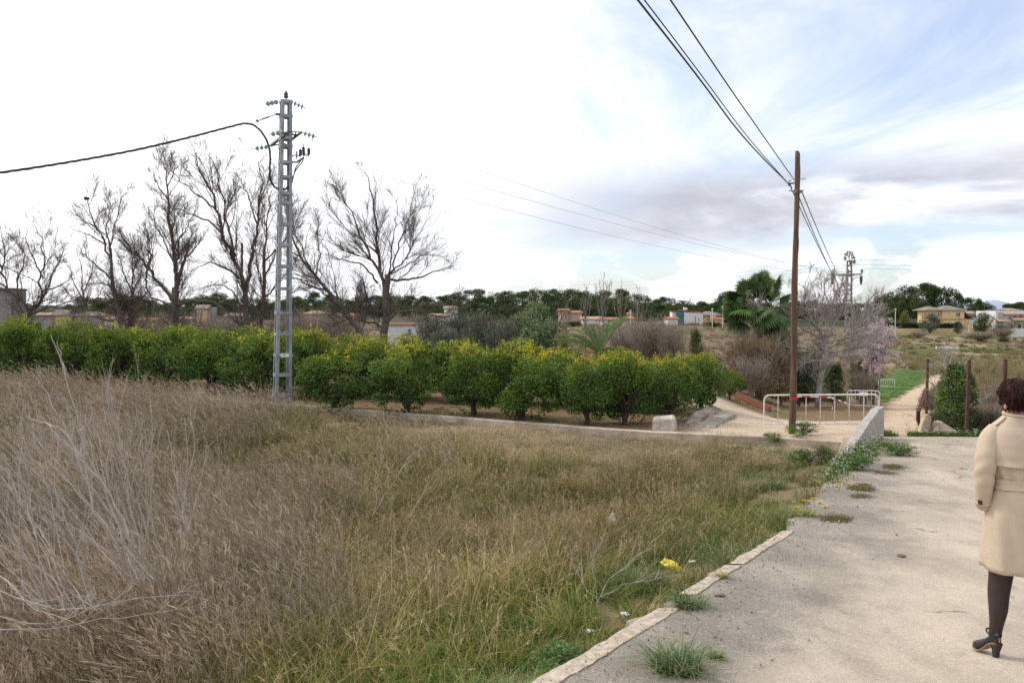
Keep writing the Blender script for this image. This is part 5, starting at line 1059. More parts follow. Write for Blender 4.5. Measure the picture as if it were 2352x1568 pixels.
BM['olive'] = [bush_mesh(2000+i, 5200, 34, .10, .035, (.12, .14, .09), (.27, .30, .21), m_soft) for i in range(3)]
BM['brown'] = [bush_mesh(2010+i, 700, 20, .07, .03, (.12, .09, .06), (.25, .18, .11), m_soft, twigs=70, tw_m=mat('grey_brown_twigs%d' % i, (.36, .295, .235), .95, .2)) for i in range(3)]
BM['green'] = [bush_mesh(2020+i, 5200, 36, .085, .045, (.030, .062, .014), (.095, .150, .035), m_leaf) for i in range(3)]
BM['pale'] = [bush_mesh(2030+i, 8000, 34, .13, .035, (.15, .21, .09), (.31, .38, .19), m_soft, up=-.35) for i in range(2)]
BM['yellow'] = [bush_mesh(2040+i, 3600, 30, .09, .05, (.11, .14, .02), (.42, .36, .03), m_leaf) for i in range(2)]
BM['rust'] = [bush_mesh(2050+i, 4000, 34, .12, .035, (.21, .15, .085), (.44, .32, .19), m_soft, twigs=40, up=-.3, tw_m=mat('tan_twigs%d' % i, (.33, .25, .17), .95, .2)) for i in range(2)]
BM['conifer'] = [bush_mesh(2060+i, 5500, 44, .09, .028, (.03, .055, .018), (.105, .15, .035), m_needle, up=.6, lump=.3) for i in range(2)]
BM['weed'] = [bush_mesh(2070+i, 1500, 22, .11, .075, (.085, .165, .035), (.22, .34, .08), m_leaf, up=.3) for i in range(3)]
def bush(kind, u, vt, vb, d, wpx, label, cat='bush', group=None, k=0, name=None, asp=1., hang=0.):
    b0 = P(u, vb, d); z0 = b0[2]; zg = TZ1(b0[0], d); hgt = P(u, vt, d)[2]-z0
    if abs(z0-zg) > .0 and hang == 0: hgt = max(.2, hgt+(z0-zg)); z0 = zg
    w = wpx*MPP(d)/2; cr, stm = BM[kind][k % len(BM[kind])]
    root = thing(name or {'olive': 'grey_shrub', 'brown': 'bare_bush', 'green': 'green_bush', 'pale': 'pepper_tree', 'yellow': 'yellow_shrub', 'rust': 'withered_bush', 'conifer': 'conifer_shrub', 'weed': 'leafy_weed'}[kind], (b0[0], d, z0), label, cat, group, rz=k*2.1+u*.01, scale=(w, w*asp, hgt/2.05)); ob('foliage', cr, parent=root); ob('stems', stm, parent=root); return root
GO = 'grey-green shrubs behind the orchard'
for i, (u, vt, vb, d, w, lb) in enumerate(((985, 714, 800, 56, 110, 'leftmost grey-green olive shrub right of the white hut'), (1050, 706, 800, 60, 120, 'large grey-green olive shrub in front of the white gabled house'), (1110, 704, 805, 57, 120, 'grey-green olive shrub left of the pepper tree'), (1155, 722, 800, 54, 100, 'dull grey-green shrub at the foot of the pepper tree'), (1020, 740, 800, 52, 90, 'low dull grey shrub before the olive shrubs'))): bush('olive', u, vt, vb, d, w, lb, group=GO, k=i)
bush('pale', 1232, 684, 800, 62, 150, 'pale green drooping pepper tree left of the tan house', 'tree', k=0); bush('pale', 1190, 712, 800, 66, 80, 'smaller pale green tree behind the pepper tree', 'tree', k=1); bush('yellow', 1180, 716, 760, 120, 50, 'yellow-green bush left of the pepper tree top', k=1); bush('yellow', 1298, 757, 772, 110, 30, 'small yellow flowering bush below the tan house', k=0)
GBn = 'bare brown bushes in the valley'
for i, (u, vt, vb, d, w, lb) in enumerate(((1440, 745, 800, 58, 90, 'bare bush directly behind the date palm fronds'), (1500, 728, 805, 56, 120, 'broad grey-brown bare bush right of the date palm'), (1545, 745, 805, 54, 80, 'bare bush left of the small conical conifer'), (705, 716, 790, 70, 120, 'grey bare thicket just right of the pylon'), (790, 722, 790, 68, 130, 'grey bare thicket under the leaning tree'), (935, 722, 780, 100, 90, 'grey bare thicket above the white hut'), (430, 718, 790, 72, 130, 'bare thicket right of the stout trunk'), (515, 722, 790, 70, 110, 'bare thicket left of the forked tree'), (335, 718, 790, 74, 130, 'bare thicket left of the stout trunk'), (225, 722, 790, 78, 130, 'bare thicket under the nest tree'), (640, 722, 790, 70, 90, 'bare thicket behind the pylon foot'))): bush('brown', u, vt, vb, d, w, lb, group=GBn, k=i)
bush('conifer', 1598, 748, 830, 44, 42, 'small upright yellowish conifer behind the orchard end', 'conifer', k=0, name='conifer_shrub'); 
# bushes round the fan palm and the pale bare tree
GP = 'shrubs around the fan palm'
for i, (kd, u, vt, vb, d, w, lb) in enumerate((('rust', 1700, 762, 905, 43.5, 80, 'rust-brown withered bush left of the fan palm stem'), ('rust', 1755, 765, 910, 43, 90, 'rust-brown withered bush at the fan palm foot'), ('brown', 1725, 820, 910, 41.5, 90, 'tangled bare bush before the fan palm'), ('rust', 1795, 800, 905, 44, 60, 'withered bush between fan palm and wooden pole'), ('green', 1805, 745, 880, 50, 80, 'dark green bush behind the wooden pole'), ('green', 1835, 800, 905, 46, 80, 'dark green bush right of the wooden pole'), ('green', 1915, 830, 912, 47, 60, 'dark ivy bush right of the pale trunk'), ('green', 1975, 820, 905, 49, 60, 'dark bush below the blossoming almond'), ('olive', 1770, 700, 800, 53, 70, 'grey-green shrub right behind the fan palm'), ('olive', 1868, 790, 900, 52, 70, 'grey-green shrub behind the pale trunk'), ('brown', 1985, 850, 915, 44, 60, 'dry brown bush left of the far barrier'), ('green', 2002, 862, 905, 52, 30, 'dark round bush at the path bend'))): bush(kd, u, vt, vb, d, w, lb, group=GP, k=i)
bare_tree('pale_bare_tree', 'pale grey many-branched bare tree with leaning trunk right of the wooden pole', 45, (1880, 905),
    [([(1878, 912), (1884, 875), (1892, 840), (1896, 805), (1894, 770)], 13, 9), ([(1894, 775), (1870, 740), (1850, 700), (1848, 650)], 6, 1.2), ([(1895, 790), (1885, 740), (1890, 690), (1895, 650)], 6, 1.2), ([(1896, 780), (1920, 740), (1935, 700), (1945, 655)], 6, 1.2), ([(1896, 800), (1940, 775), (1975, 740), (1995, 690)], 6, 1.2), ([(1896, 810), (1960, 800), (2010, 785), (2040, 770)], 6, 1.2), ([(1894, 780), (1850, 760), (1820, 730), (1800, 700)], 5, 1.2),
     ([(1893, 800), (1850, 800), (1820, 790), (1800, 780)], 4, 1.), ([(1896, 790), (1960, 760), (2000, 720), (2010, 690)], 5, 1.), ([(1897, 800), (1930, 820), (1970, 815), (2000, 820)], 5, 1.), ([(1890, 830), (1860, 830), (1835, 840)], 4, 1.), ([(1894, 775), (1905, 720), (1915, 680), (1912, 640)], 5, 1.), ([(1875, 745), (1840, 720), (1830, 680), (1820, 660)], 4, 1.)],
    44, [dict(m=14, ratio=.6, ang=.65, up=.12, K=7, tmin=.12, maxlen=1.7, S=5, rmin=.013, wig=.12, rk=.6, minlen=.5), dict(m=8, ratio=.55, ang=.6, up=.14, K=4, tmin=.15, maxlen=.9, S=4, rmin=.010, wig=.14, minlen=.3), dict(m=3, ratio=.6, ang=.6, up=.1, K=3, tmin=.1, maxlen=.4, S=3, rmin=.009, wig=.14, minlen=.15)], None, mat('silvery_bark', (.42, .375, .335), .95, .2, 5.), scale_r=.55)
# almond in blossom
d = 48; b0 = B(2008, d); at = thing('almond_tree', b0, 'blossoming pink and white almond tree beside the distant pylon', 'almond tree'); r_ = rng(61)
ctr = P(2012, 795, d)-b0; tr = resample([(0, 0, -.2), ctr*.45+np.array((-.1, 0, 0)), ctr*.75], 6); mb = MB(); mb.tube(tr, np.linspace(.10, .06, 6), 7); ob('trunk', mb, m_bark, at)
Lb = np.array([resample([tr[3+i % 3], ctr+ell(r_, 1, .7, .7, .8, 0)[0]*.6, ctr+ell(r_, 1, 1.35, 1.2, 1.5, 0, 1.)[0]], 7) for i in range(22)]); Rb = np.tile(np.linspace(.035, .01, 7), (22, 1)); mb = MB(); mb.tubes(Lb, Rb, 5); p2, r2 = grow(Lb, Rb, 8, .5, .6, .1, 5, r_, rmin=.007); mb.tubes(p2, r2, 4); ob('branches', mb, m_bark, at)
mb = MB(); sp = p2.reshape(-1, 3); n = 9500; cc = sp[r_.integers(0, len(sp), n)]+r_.normal(0, .06, (n, 3)); f = r_.uniform(0, 1, (n, 1)); mb.leaves(cc, r_.normal(0, 1, (n, 3)), r_.normal(0, 1, (n, 3)), r_.uniform(.04, .09, n), r_.uniform(.04, .08, n), np.array((.70, .48, .55))*(1-f)+np.array((.88, .80, .82))*f); ob('blossom', mb, m_petal, at)
# ------------------------------------------------------------------ palms
def fan_frond(mbl, mbs, r_, o, az, elv, petl, rad_, col, droop=.15):
    dv = np.array((math.cos(az)*math.cos(elv), math.sin(az)*math.cos(elv), math.sin(elv))); tip = o+dv*petl+np.array((0, 0, -droop*petl*.5)); mbs.tubes(resample([o, o+dv*petl*.5, tip], 5)[None], np.linspace(.022, .012, 5)[None], 4)
    ax = dv+np.array((0, 0, -droop)); ax /= np.linalg.norm(ax); sd = np.cross(ax, (0, 0, 1.)); sd /= np.linalg.norm(sd)+1e-9; nrm = np.cross(sd, ax); rl = r_.uniform(-1.35, 1.35); sd, nrm = sd*math.cos(rl)+nrm*math.sin(rl), nrm*math.cos(rl)-sd*math.sin(rl); n = 30
    a = np.linspace(-1.9, 1.9, n); ln = rad_*(1-.12*np.abs(a))*r_.uniform(.9, 1.05, n); D = ax[None]*np.cos(a)[:, None]+sd[None]*np.sin(a)[:, None]+nrm[None]*.18*np.cos(a*2)[:, None]
    K = 5; t = np.linspace(0, 1, K); Pt = tip[None, None]+D[:, None]*(ln[:, None]*t[None])[..., None]; Pt[:, :, 2] -= (ln[:, None]*.28*t[None]**3)*(1 if droop < .5 else 1.6)
    side = np.cross(D, nrm); side /= np.linalg.norm(side, axis=1, keepdims=True); W = rad_*.11*np.array((.25, 1., 1., .5, .05))[None]*np.ones((n, 1)); mbl.strips(Pt, side, W, np.asarray(col)[None, None]*r_.uniform(.75, 1.25, (n, 1, 1))*np.ones((1, K, 1)))
d = 45.; b0 = B(1745, d); fp = thing('fan_palm', b0, 'green fan palm with dead hanging fronds at the orchard corner', 'palm', scale=(1.22, 1.22, 1.12)); r_ = rng(71); oc = P(1742, 726, d)-b0
mb = MB(); mb.tube(resample([(0, 0, -.2), (.05, 0, oc[2]*.5), oc], 10), np.linspace(.2, .15, 10), 9); ob('trunk', mb, m_bark, fp)
ml, ms = MB(), MB()
for i in range(46):
    az = i*2.399+r_.normal(0, .15); e = -.95+2.3*((i*.618) % 1.); fan_frond(ml, ms, r_, oc+r_.normal(0, .05, 3), az, e, r_.uniform(.75, 1.05)*(1 if e > 0 else .8), r_.uniform(.75, .95), np.array((.07, .128, .03))*r_.uniform(.65, 1.5), .12+.2*(e < .2))
for uu, vv in ((1716, 682), (1750, 660), (1782, 668), (1692, 700), (1682, 735), (1700, 765), (1795, 705), (1735, 670), (1765, 690), (1790, 750)):                                 # fronds that stand out against the sky
    v3 = P(uu, vv, d+r_.uniform(-.4, .4))-b0-oc; fan_frond(ml, ms, r_, oc, math.atan2(v3[1], v3[0]), math.asin(v3[2]/np.linalg.norm(v3)), np.linalg.norm(v3)*.8, .85, (.06, .115, .028), .05)
ob('fronds', ml, m_leaf, fp); ob('petioles', ms, m_barkl, fp)
ml, ms = MB(), MB()
for i in range(44): fan_frond(ml, ms, r_, oc+np.array((0, 0, -.7-r_.uniform(0, 1.6))), r_.uniform(0, 6.28), r_.uniform(-1.2, -.5), r_.uniform(.5, .9), r_.uniform(.6, .85), np.array((.38, .27, .15))*r_.uniform(.6, 1.2), .9)
ob('dead_fronds', ml, m_soft, fp); ob('dead_petioles', ms, m_barkl, fp)
def feather(mbl, mbs, r_, o, az, elv, L, col, dr=.9, leafL=.42):
    dv = np.array((math.cos(az)*math.cos(elv), math.sin(az)*math.cos(elv), math.sin(elv))); K = 26; t = np.linspace(0, 1, K)[:, None]; sp = o+dv*L*t; sp[:, 2] -= dr*L*.5*(t[:, 0]**2.2); mbs.tubes(sp[None], np.linspace(.02, .004, K)[None], 4)
    T = np.gradient(sp, axis=0); T /= np.linalg.norm(T, axis=1, keepdims=True); sd = np.cross(T, (0, 0, 1.)); sd /= np.linalg.norm(sd, axis=1, keepdims=True)+1e-9; nr_ = np.cross(sd, T)
    for sg in (-1, 1):
        D = T[3:]*.75+sd[3:]*sg*.8+nr_[3:]*.45+r_.normal(0, .06, (K-3, 3)); l = leafL*np.sin(np.linspace(.5, 2.9, K-3))*r_.uniform(.85, 1.1, K-3); c = np.asarray(col)*r_.uniform(.75, 1.25, (K-3, 1)); mbl.leaves(sp[3:], D, nr_[3:], l, np.full(K-3, .03), c)
        mbl.leaves((sp[3:]+sp[2:-1])/2, D+r_.normal(0, .08, D.shape), nr_[3:], l, np.full(K-3, .03), c)
d = 40.; b0 = B(1378, d); dp_ = thing('date_palm', b0, 'feathery young date palm showing above the citrus trees', 'palm'); oc = P(1378, 812, d)-b0; r_ = rng(81); mb = MB(); mb.tube([(0, 0, -.2), (0, 0, oc[2]+.1)], (.22, .2), 9); ob('trunk', mb, m_bark, dp_)
ml, ms = MB(), MB()
for i in range(30):
    az = i*2.399; e = .12+.95*((i*.618) % 1.); feather(ml, ms, r_, oc, az, e, r_.uniform(2.3, 3.2), np.array((.13, .18, .06))*r_.uniform(.75, 1.3), dr=.85-.35*e)
ob('fronds', ml, m_soft, dp_); ob('midribs', ms, mat('palm_midrib', (.20, .21, .08), .7, .1), dp_)
ml, ms = MB(), MB()
for i in range(7): feather(ml, ms, r_, oc, r_.uniform(0, 6.28), r_.uniform(-.1, .3), 1.3, (.42, .30, .14), 1.9)
ob('dead_fronds', ml, m_soft, dp_)
# slim bare poplars in the valley
GT = 'slim bare poplars before the village'
for i, (u, d, top, w, lb) in enumerate(((1300, 130, 700, 26, 'short bare sapling left of the tan house'), (1385, 110, 632, 40, 'tallest slim bare poplar in front of the pine ridge'), (1425, 115, 660, 34, 'second slim bare poplar right of the tallest'), (1465, 120, 672, 28, 'third slim bare poplar above the bare bush'), (1345, 118, 668, 30, 'slim bare poplar left of the tallest'), (2020, 62, 690, 30, 'thin bare sapling right of the distant pylon'))):
    vb = 775 if u < 1900 else 860
    bare_tree('slim_poplar', lb, d, (u, vb), [([(u, vb+15), (u+1, vb-20), (u-1, (vb+top)/2), (u+2, top)], 2.6, .4), ([(u, vb-25), (u-w*.3, (vb+top)/2), (u-w*.45, top+18)], 1.3, .3), ([(u, vb-20), (u+w*.3, (vb+top)/2-5), (u+w*.45, top+12)], 1.3, .3), ([(u, vb-35), (u-w*.15, (vb+top)/2-20), (u-w*.2, top+8)], 1., .3), ([(u, vb-40), (u+w*.15, (vb+top)/2-20), (u+w*.22, top+22)], 1., .3)], 300+i, [dict(m=9, ratio=.3, ang=.4, up=.3, K=5, tmin=.3, maxlen=2.2, S=4, rmin=.02, wig=.06, rk=.6, minlen=.5), dict(m=4, ratio=.5, ang=.4, up=.3, K=3, tmin=.2, maxlen=1., S=3, rmin=.013, wig=.08)], GT, m_barkl)
# ------------------------------------------------------------------ planting before the villas
GV = 'garden planting by the villas'
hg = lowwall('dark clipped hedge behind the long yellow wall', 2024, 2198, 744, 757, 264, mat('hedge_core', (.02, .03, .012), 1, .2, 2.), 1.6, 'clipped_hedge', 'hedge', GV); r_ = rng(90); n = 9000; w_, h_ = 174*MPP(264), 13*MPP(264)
mb = MB(); c = np.stack([r_.uniform(-.1, w_+.1, n), r_.uniform(-1., 1., n), r_.uniform(-.3, h_+.15, n)], -1); mb.leaves(c, r_.normal(0, 1, (n, 3)), r_.normal(0, 1, (n, 3)), np.full(n, .35), np.full(n, .25), np.array((.035, .055, .02))*r_.uniform(.5, 1.5, (n, 1))); ob('foliage', mb, m_needle, hg)
for i, (kd, u, vt, vb, d, w, lb) in enumerate((('olive', 2136, 715, 748, 258, 54, 'silvery olive tree before the yellow villa'), ('conifer', 2258, 712, 752, 259, 54, 'dark bushy juniper between yellow and white villas'), ('yellow', 2078, 709, 748, 268, 24, 'bright yellow-green tree left of the silvery olive'), ('green', 2200, 738, 758, 257, 26, 'dark green shrub at the villa gate'), ('conifer', 2248, 682, 735, 300, 24, 'slim pointed tree behind the juniper'), ('brown', 2300, 752, 800, 225, 60, 'brown bare thicket before the white garden wall'), ('brown', 2250, 762, 795, 215, 70, 'brown bare thicket below the gate pillars'), ('green', 2305, 775, 800, 215, 30, 'dark green shrub left of the white garden wall'), ('olive', 2300, 742, 760, 240, 50, 'grey-green shrub before the arches'), ('brown', 2110, 762, 790, 225, 40, 'small dry bush below the long yellow wall'), ('green', 2045, 770, 795, 210, 24, 'low dark bush far left of the terraces'), ('green', 2090, 768, 785, 222, 20, 'low dark bush on the terrace edge'), ('green', 1316, 738, 752, 250, 60, 'green hedge-like bush before the tan house'), ('green', 1640, 738, 754, 250, 50, 'dark bush before the beige house'))): bush(kd, u, vt, vb, d, w, lb, group=GV, k=i)
# terrace ledges beyond the path
GTe = 'stone terrace ledges'
for i, (u0, u1, v, d, m) in enumerate(((2075, 2170, 783, 205, m_greyr), (2150, 2200, 797, 180, m_whiter), (2030, 2180, 806, 168, mat('ochre_bank', (.42, .29, .17), .95, .2, .4)), (2270, 2400, 793, 190, m_greyr))): lowwall(('grey stone ledge on the upper terrace', 'short whitish ledge in the middle terrace', 'ochre earth bank of the lower terrace', 'grey ledge on the terrace at the picture edge')[i], u0, u1, v-1.2, v+1.5, d, m, .5, 'terrace_ledge', 'ledge', GTe)
# scrub and reeds filling the valley floor
def b_scrub(mb, r_): blades(mb, r_, 60, .8, .5, .6, .03, (.15, .115, .07), (.33, .25, .16), 4, .5)
def b_scrubg(mb, r_): blades(mb, r_, 60, .6, .5, .8, .035, (.06, .085, .025), (.17, .19, .07), 4, .6)
def b_reed(mb, r_): blades(mb, r_, 60, 2.2, .6, .12, .03, (.18, .17, .075), (.38, .31, .17), 5, .12)
def b_lush(mb, r_): blades(mb, r_, 44, .22, .25, .6, .014, (.05, .10, .022), (.15, .22, .05), 4, .6)
for nm, bl, k, sd in (('scrub', b_scrub, 4, 700), ('scrubg', b_scrubg, 4, 720), ('reed', b_reed, 3, 740), ('lush', b_lush, 3, 760)): clump_set(nm, bl, k, sd)
r_ = rng(17)
def spread(nm, x, y, lo, hi, label, cat, name, tlo=.7, thi=1.2, zadd=0.):
    n = len(x); s_ = r_.uniform(lo, hi, n); tv = r_.uniform(tlo, thi, n); scatter(name, np.stack([x, y, TZ(x, y)+zadd], -1), nm, np.stack([r_.normal(0, .1, n), r_.normal(0, .1, n), r_.uniform(0, 6.28, n)], -1), np.stack([s_, s_, s_*r_.uniform(.7, 1.2, n)], -1), np.stack([tv, tv, tv], -1), label, cat)
def wedge(n, y0, y1, a0, a1, pw=1.5):
    y = y0+(y1-y0)*r_.uniform(0, 1, n)**pw; x = r_.uniform(a0, a1, n)*y; ok = (pdist(x, y, PATH) < -.3) & (pdist(x, y, APRON) < 0) & (pdist(x, y, VERGE) < -.5) & (y > yw(x)+1); return x[ok], y[ok]
x, y = wedge(3600, 52, 270, -.62, .40); ng = vnoise(x, y, .08, 51) > .22
spread('scrub', x[~ng], y[~ng], .8, 2.0, 'dry brown scrub over the valley slope', 'scrub', 'valley_scrub'); spread('scrubg', x[ng], y[ng], .8, 1.9, 'dull green scrub over the valley slope', 'scrub', 'valley_scrub')
x, y = wedge(1700, 70, 235, .40, .72); ng = vnoise(x, y, .1, 52) > .15; spread('scrubg', x[ng], y[ng], .8, 1.8, 'green weeds on the terraced fields', 'scrub', 'terrace_weeds'); spread('scrub', x[~ng], y[~ng], .7, 1.6, 'dry weeds on the terraced fields', 'scrub', 'terrace_weeds')
x, y = wedge(1700, 42, 110, .5, .72); kq = vnoise(x, y, .25, 53) > -.12; spread('scrub', x[~kq], y[~kq], .7, 1.3, 'grey-brown brush among the reeds', 'brush', 'reed_brush', .5, 1.); x, y = x[kq], y[kq]; spread('reed', x, y, .2, .45, 'tan dry reeds beyond the rusty fence posts', 'reeds', 'reed_bed', .4, 1.15)
x, y = wedge(900, 95, 150, .47, .66); spread('reed', x, y, .35, .75, 'yellowish tall reeds below the villas', 'reeds', 'reed_bed')
x, y = wedge(900, 21, 45, .53, .75); spread('scrub', x, y, .5, 1., 'dark dry brush right of the green shrub', 'brush', 'roadside_brush', .45, .9)
vx = np.array(VERGE); n = 2600; x, y = r_.uniform(vx[:, 0].min()-2, vx[:, 0].max()+2, n), r_.uniform(vx[:, 1].min()-2, vx[:, 1].max()+2, n); k = (pdist(x, y, VERGE) > -1.2+r_.normal(0, .6, n)) & (pdist(x, y, PATH) < .2); spread('lush', x[k], y[k], .8, 1.5, 'bright green grass verge left of the path', 'grass', 'verge_grass', 1., 1.6)
x, y = wedge(1700, 20.5, 48, -.5, .33, 1.2); k = (vnoise(x, y, .9, 1)+.5*vnoise(x, y, 2.7, 2) > .2); spread('lush', x[k], y[k], .4, .9, 'patchy green grass on the orchard floor', 'grass', 'orchard_grass', .5, 1.)
y = r_.uniform(19.15, 20.6, 1300); x = r_.uniform(8.9, 16, 1300); k = (pdist(x, y, PATH) < 0); spread('lush', x[k], y[k], .5, 1.1, 'green weedy strip along the far road end', 'grass', 'roadside_weeds', .6, 1.1)
# ------------------------------------------------------------------ the walking person
PX, PY = 3.094, 5.03; PZ = float(zr(PY)); k_ = 5.1/FPX
per = thing('person', (PX, PY, PZ), 'person in a beige belted trench coat walking away at the picture edge', 'person')
m_skin = mat('skin', (.55, .33, .24), .55, .06, 8.); m_hair, g, o = newmat('dark_reddish_brown_hair'); b = g.n('ShaderNodeBsdfPrincipled'); co = g.n('ShaderNodeTexCoord').outputs['Object']
nh = g.noise(g.vm('MULTIPLY', co, (60., 60., 8.)), 1., 4, .6); g.put(b.inputs['Base Color'], g.mix(g.ss(nh, .3, .7), (.014, .007, .006), (.060, .022, .017))); b.inputs['Roughness'].default_value = .6; b.inputs['Specular IOR Level'].default_value = .15; bp = g.n('ShaderNodeBump'); bp.inputs['Distance'].default_value = .006; g.put(bp.inputs['Height'], nh); g.put(b.inputs['Normal'], bp.outputs[0]); g.t.links.new(b.outputs[0], o.inputs[0])
m_coat, g, o = newmat('beige_gabardine'); b = g.n('ShaderNodeBsdfPrincipled'); co = g.n('ShaderNodeTexCoord').outputs['Object']; n1 = g.noise(co, 9., 5, .6); g.put(b.inputs['Base Color'], g.mix(g.ss(n1, .25, .75), (.51, .405, .295), (.575, .465, .345))); b.inputs['Roughness'].default_value = .85; b.inputs['Specular IOR Level'].default_value = .2
bp = g.n('ShaderNodeBump'); bp.inputs['Distance'].default_value = .012; bp.inputs['Strength'].default_value = .25; g.put(bp.inputs['Height'], g.noise(g.vm('MULTIPLY', co, (4., 4., 7.)), 1.3, 2, .4, 1.2)); g.put(b.inputs['Normal'], bp.outputs[0]); g.t.links.new(b.outputs[0], o.inputs[0])
m_tights = mat('sheer_black_tights', (.05, .030, .025), .6, .12, 30., spec=.35); m_shoe = mat('black_leather', (.018, .018, .022), .35, .1, 8., spec=.5); m_sole = mat('tan_sole', (.34, .21, .10), .6, .1, 8.); m_buck = mat('dark_buckle', (.06, .03, .02), .4, .1, 8.)
# body: one skin grown over a skeleton
bones = [(0, 0, .92), (0, 0, 1.08), (0, .005, 1.22), (0, .01, 1.38), (0, .012, 1.47), (0, .015, 1.515), (-.006, .022, 1.565), (-.008, .022, 1.62), (-.008, .015, 1.665),
         (-.085, .0, .86), (-.095, .0, .50), (-.112, .0, .16), (-.115, -.02, .10), (-.146, .085, .045), (.085, -.01, .86), (.085, -.09, .50), (.07, -.17, .16), (.07, -.19, .10), (.095, -.08, .045),
         (-.15, .01, 1.385), (-.205, -.01, 1.17), (-.175, .05, .95), (-.155, .10, .89), (.15, .01, 1.385), (.205, -.01, 1.17), (.175, .05, .95), (.155, .10, .89), (-.042, .118, 1.595)]
rads = [.115, .10, .105, .10, .05, .05, .07, .08, .062, .08, .05, .030, .028, .014, .08, .05, .030, .028, .014, .05, .038, .026, .024, .05, .038, .026, .024, .011]
edges = [(0, 1), (1, 2), (2, 3), (3, 4), (4, 5), (5, 6), (6, 7), (7, 8), (0, 9), (9, 10), (10, 11), (11, 12), (12, 13), (0, 14), (14, 15), (15, 16), (16, 17), (17, 18), (3, 19), (19, 20), (20, 21), (21, 22), (3, 23), (23, 24), (24, 25), (25, 26), (6, 27)]
me = bpy.data.meshes.new('body'); me.from_pydata(bones, edges, []); bo = bpy.data.objects.new('body', me); COL.objects.link(bo); bo.parent = per
mdf = bo.modifiers.new('skin', 'SKIN')
lay = me.skin_vertices[0] if me.skin_vertices else None
if lay is None:
    bm = bmesh.new(); bm.from_mesh(me); bm.verts.layers.skin.verify(); bm.to_mesh(me); bm.free(); lay = me.skin_vertices[0]
for i, r0 in enumerate(rads): lay.data[i].radius = (r0, r0)
lay.data[0].use_root = True
sb = bo.modifiers.new('smooth', 'SUBSURF'); sb.levels = 2; sb.render_levels = 2
dg = bpy.context.evaluated_depsgraph_get(); me2 = bpy.data.meshes.new_from_object(bo.evaluated_get(dg)); bo.modifiers.clear(); bo.data = me2; me2.name = 'body'; me2.materials.clear(); me2.materials.append(m_skin)
def loft(rows, S=48, fold=None, exp=2.4, cap=True, half=None):
    "rows: (z, half width, half depth, cx, cy)"
    rows = np.array(rows, float); zz = np.linspace(0, 1, 46); t0 = np.linspace(0, 1, len(rows)); rr = np.stack([np.interp(zz, t0, rows[:, k]) for k in range(5)], -1)
    for _ in range(2): rr[1:-1] = (rr[:-2]+2*rr[1:-1]+rr[2:])/4
    a = np.linspace(0, 2*np.pi, S, endpoint=half is not None) if half is None else np.linspace(half[0], half[1], S)
    ca, sa = np.cos(a), np.sin(a); ex = 2/exp; X = np.sign(ca)*np.abs(ca)**ex; Y = np.sign(sa)*np.abs(sa)**ex
    V = np.zeros((len(zz), S, 3)); V[..., 0] = rr[:, 3:4]+rr[:, 1:2]*X; V[..., 1] = rr[:, 4:5]+rr[:, 2:3]*Y; V[..., 2] = rr[:, 0:1]
    if fold is not None:
        f = fold(rr[:, 0:1], a[None, :]); V[..., 0] += f*ca; V[..., 1] += f*sa
    mb = MB(); n = len(zz); last = S if half is None else S-1
    mb.add(V.reshape(-1, 3), [(i*S+j, i*S+(j+1) % S, (i+1)*S+(j+1) % S, (i+1)*S+j) for i in range(n-1) for j in range(last)]); return mb
coat = [(.545, .181, .162, -.0, -.0), (.63, .181, .160, 0, 0), (.72, .179, .157, 0, 0), (.82, .178, .153, 0, 0), (.92, .168, .146, 0, 0), (1.0, .156, .136, 0, 0), (1.06, .142, .122, 0, 0), (1.085, .139, .118, 0, 0), (1.12, .146, .122, 0, 0), (1.18, .164, .130, 0, 0), (1.26, .176, .133, 0, 0), (1.34, .180, .126, 0, .005), (1.40, .168, .105, 0, .01), (1.435, .138, .085, 0, .015), (1.465, .092, .072, 0, .015), (1.50, .066, .064, 0, .018)]
def coatfold(z, a):
    low = np.clip((1.0-z)/.45, 0, 1); up = np.exp(-((z-1.13)/.05)**2)
    return low*(.009*np.sin(5*a+1.3+z*2)+.006*np.sin(9*a+z*7))+up*.007*np.sin(11*a+z*20)+.004*np.sin(4*a+z*16)*np.exp(-((z-.93)/.08)**2)+.004*np.sin(3*a-z*22)*np.clip((z-1.1)*6, 0, 1)*np.clip((1.42-z)*8, 0, 1)
mb = loft(coat, 72, coatfold); ct = ob('coat', mb, m_coat, per, smooth=True)
sol = ct.modifiers.new('thickness', 'SOLIDIFY'); sol.thickness = .006; sol.offset = -1
def bump_rows(rows, z0, z1, off): return [(z, np.interp(z, [r[0] for r in rows], [r[1] for r in rows])+off, np.interp(z, [r[0] for r in rows], [r[2] for r in rows])+off, 0, np.interp(z, [r[0] for r in rows], [r[4] for r in rows])) for z in np.linspace(z0, z1, 8)]
mb = loft(bump_rows(coat, 1.052, 1.112, .011), 72, lambda z, a: .003*np.sin(7*a)); o = ob('belt', mb, m_coat, ct, smooth=True); o.modifiers.new('t', 'SOLIDIFY').thickness = .008
rws = bump_rows(coat, 1.195, 1.425, .011); rws[0] = (rws[0][0], rws[0][1]+.004, rws[0][2]+.012, 0, rws[0][4]); mb = loft(rws, 60, lambda z, a: .004*np.sin(6*a+1)*np.clip((1.35-z)*6, 0, 1), half=(np.pi*1.02, np.pi*1.98)); o = ob('storm_flap', mb, m_coat, ct, smooth=True); o.modifiers.new('t', 'SOLIDIFY').thickness = .006
mb = MB(); mb.tubes(np.array([[(.0+.071*math.cos(a), .017+.071*math.sin(a), 1.50+.006*math.sin(a)) for a in np.linspace(0, 6.2832, 40)]]), np.full((1, 40), .010), 8); o = ob('collar', mb, m_coat, ct, smooth=True); o.scale = (1, 1, 1.)
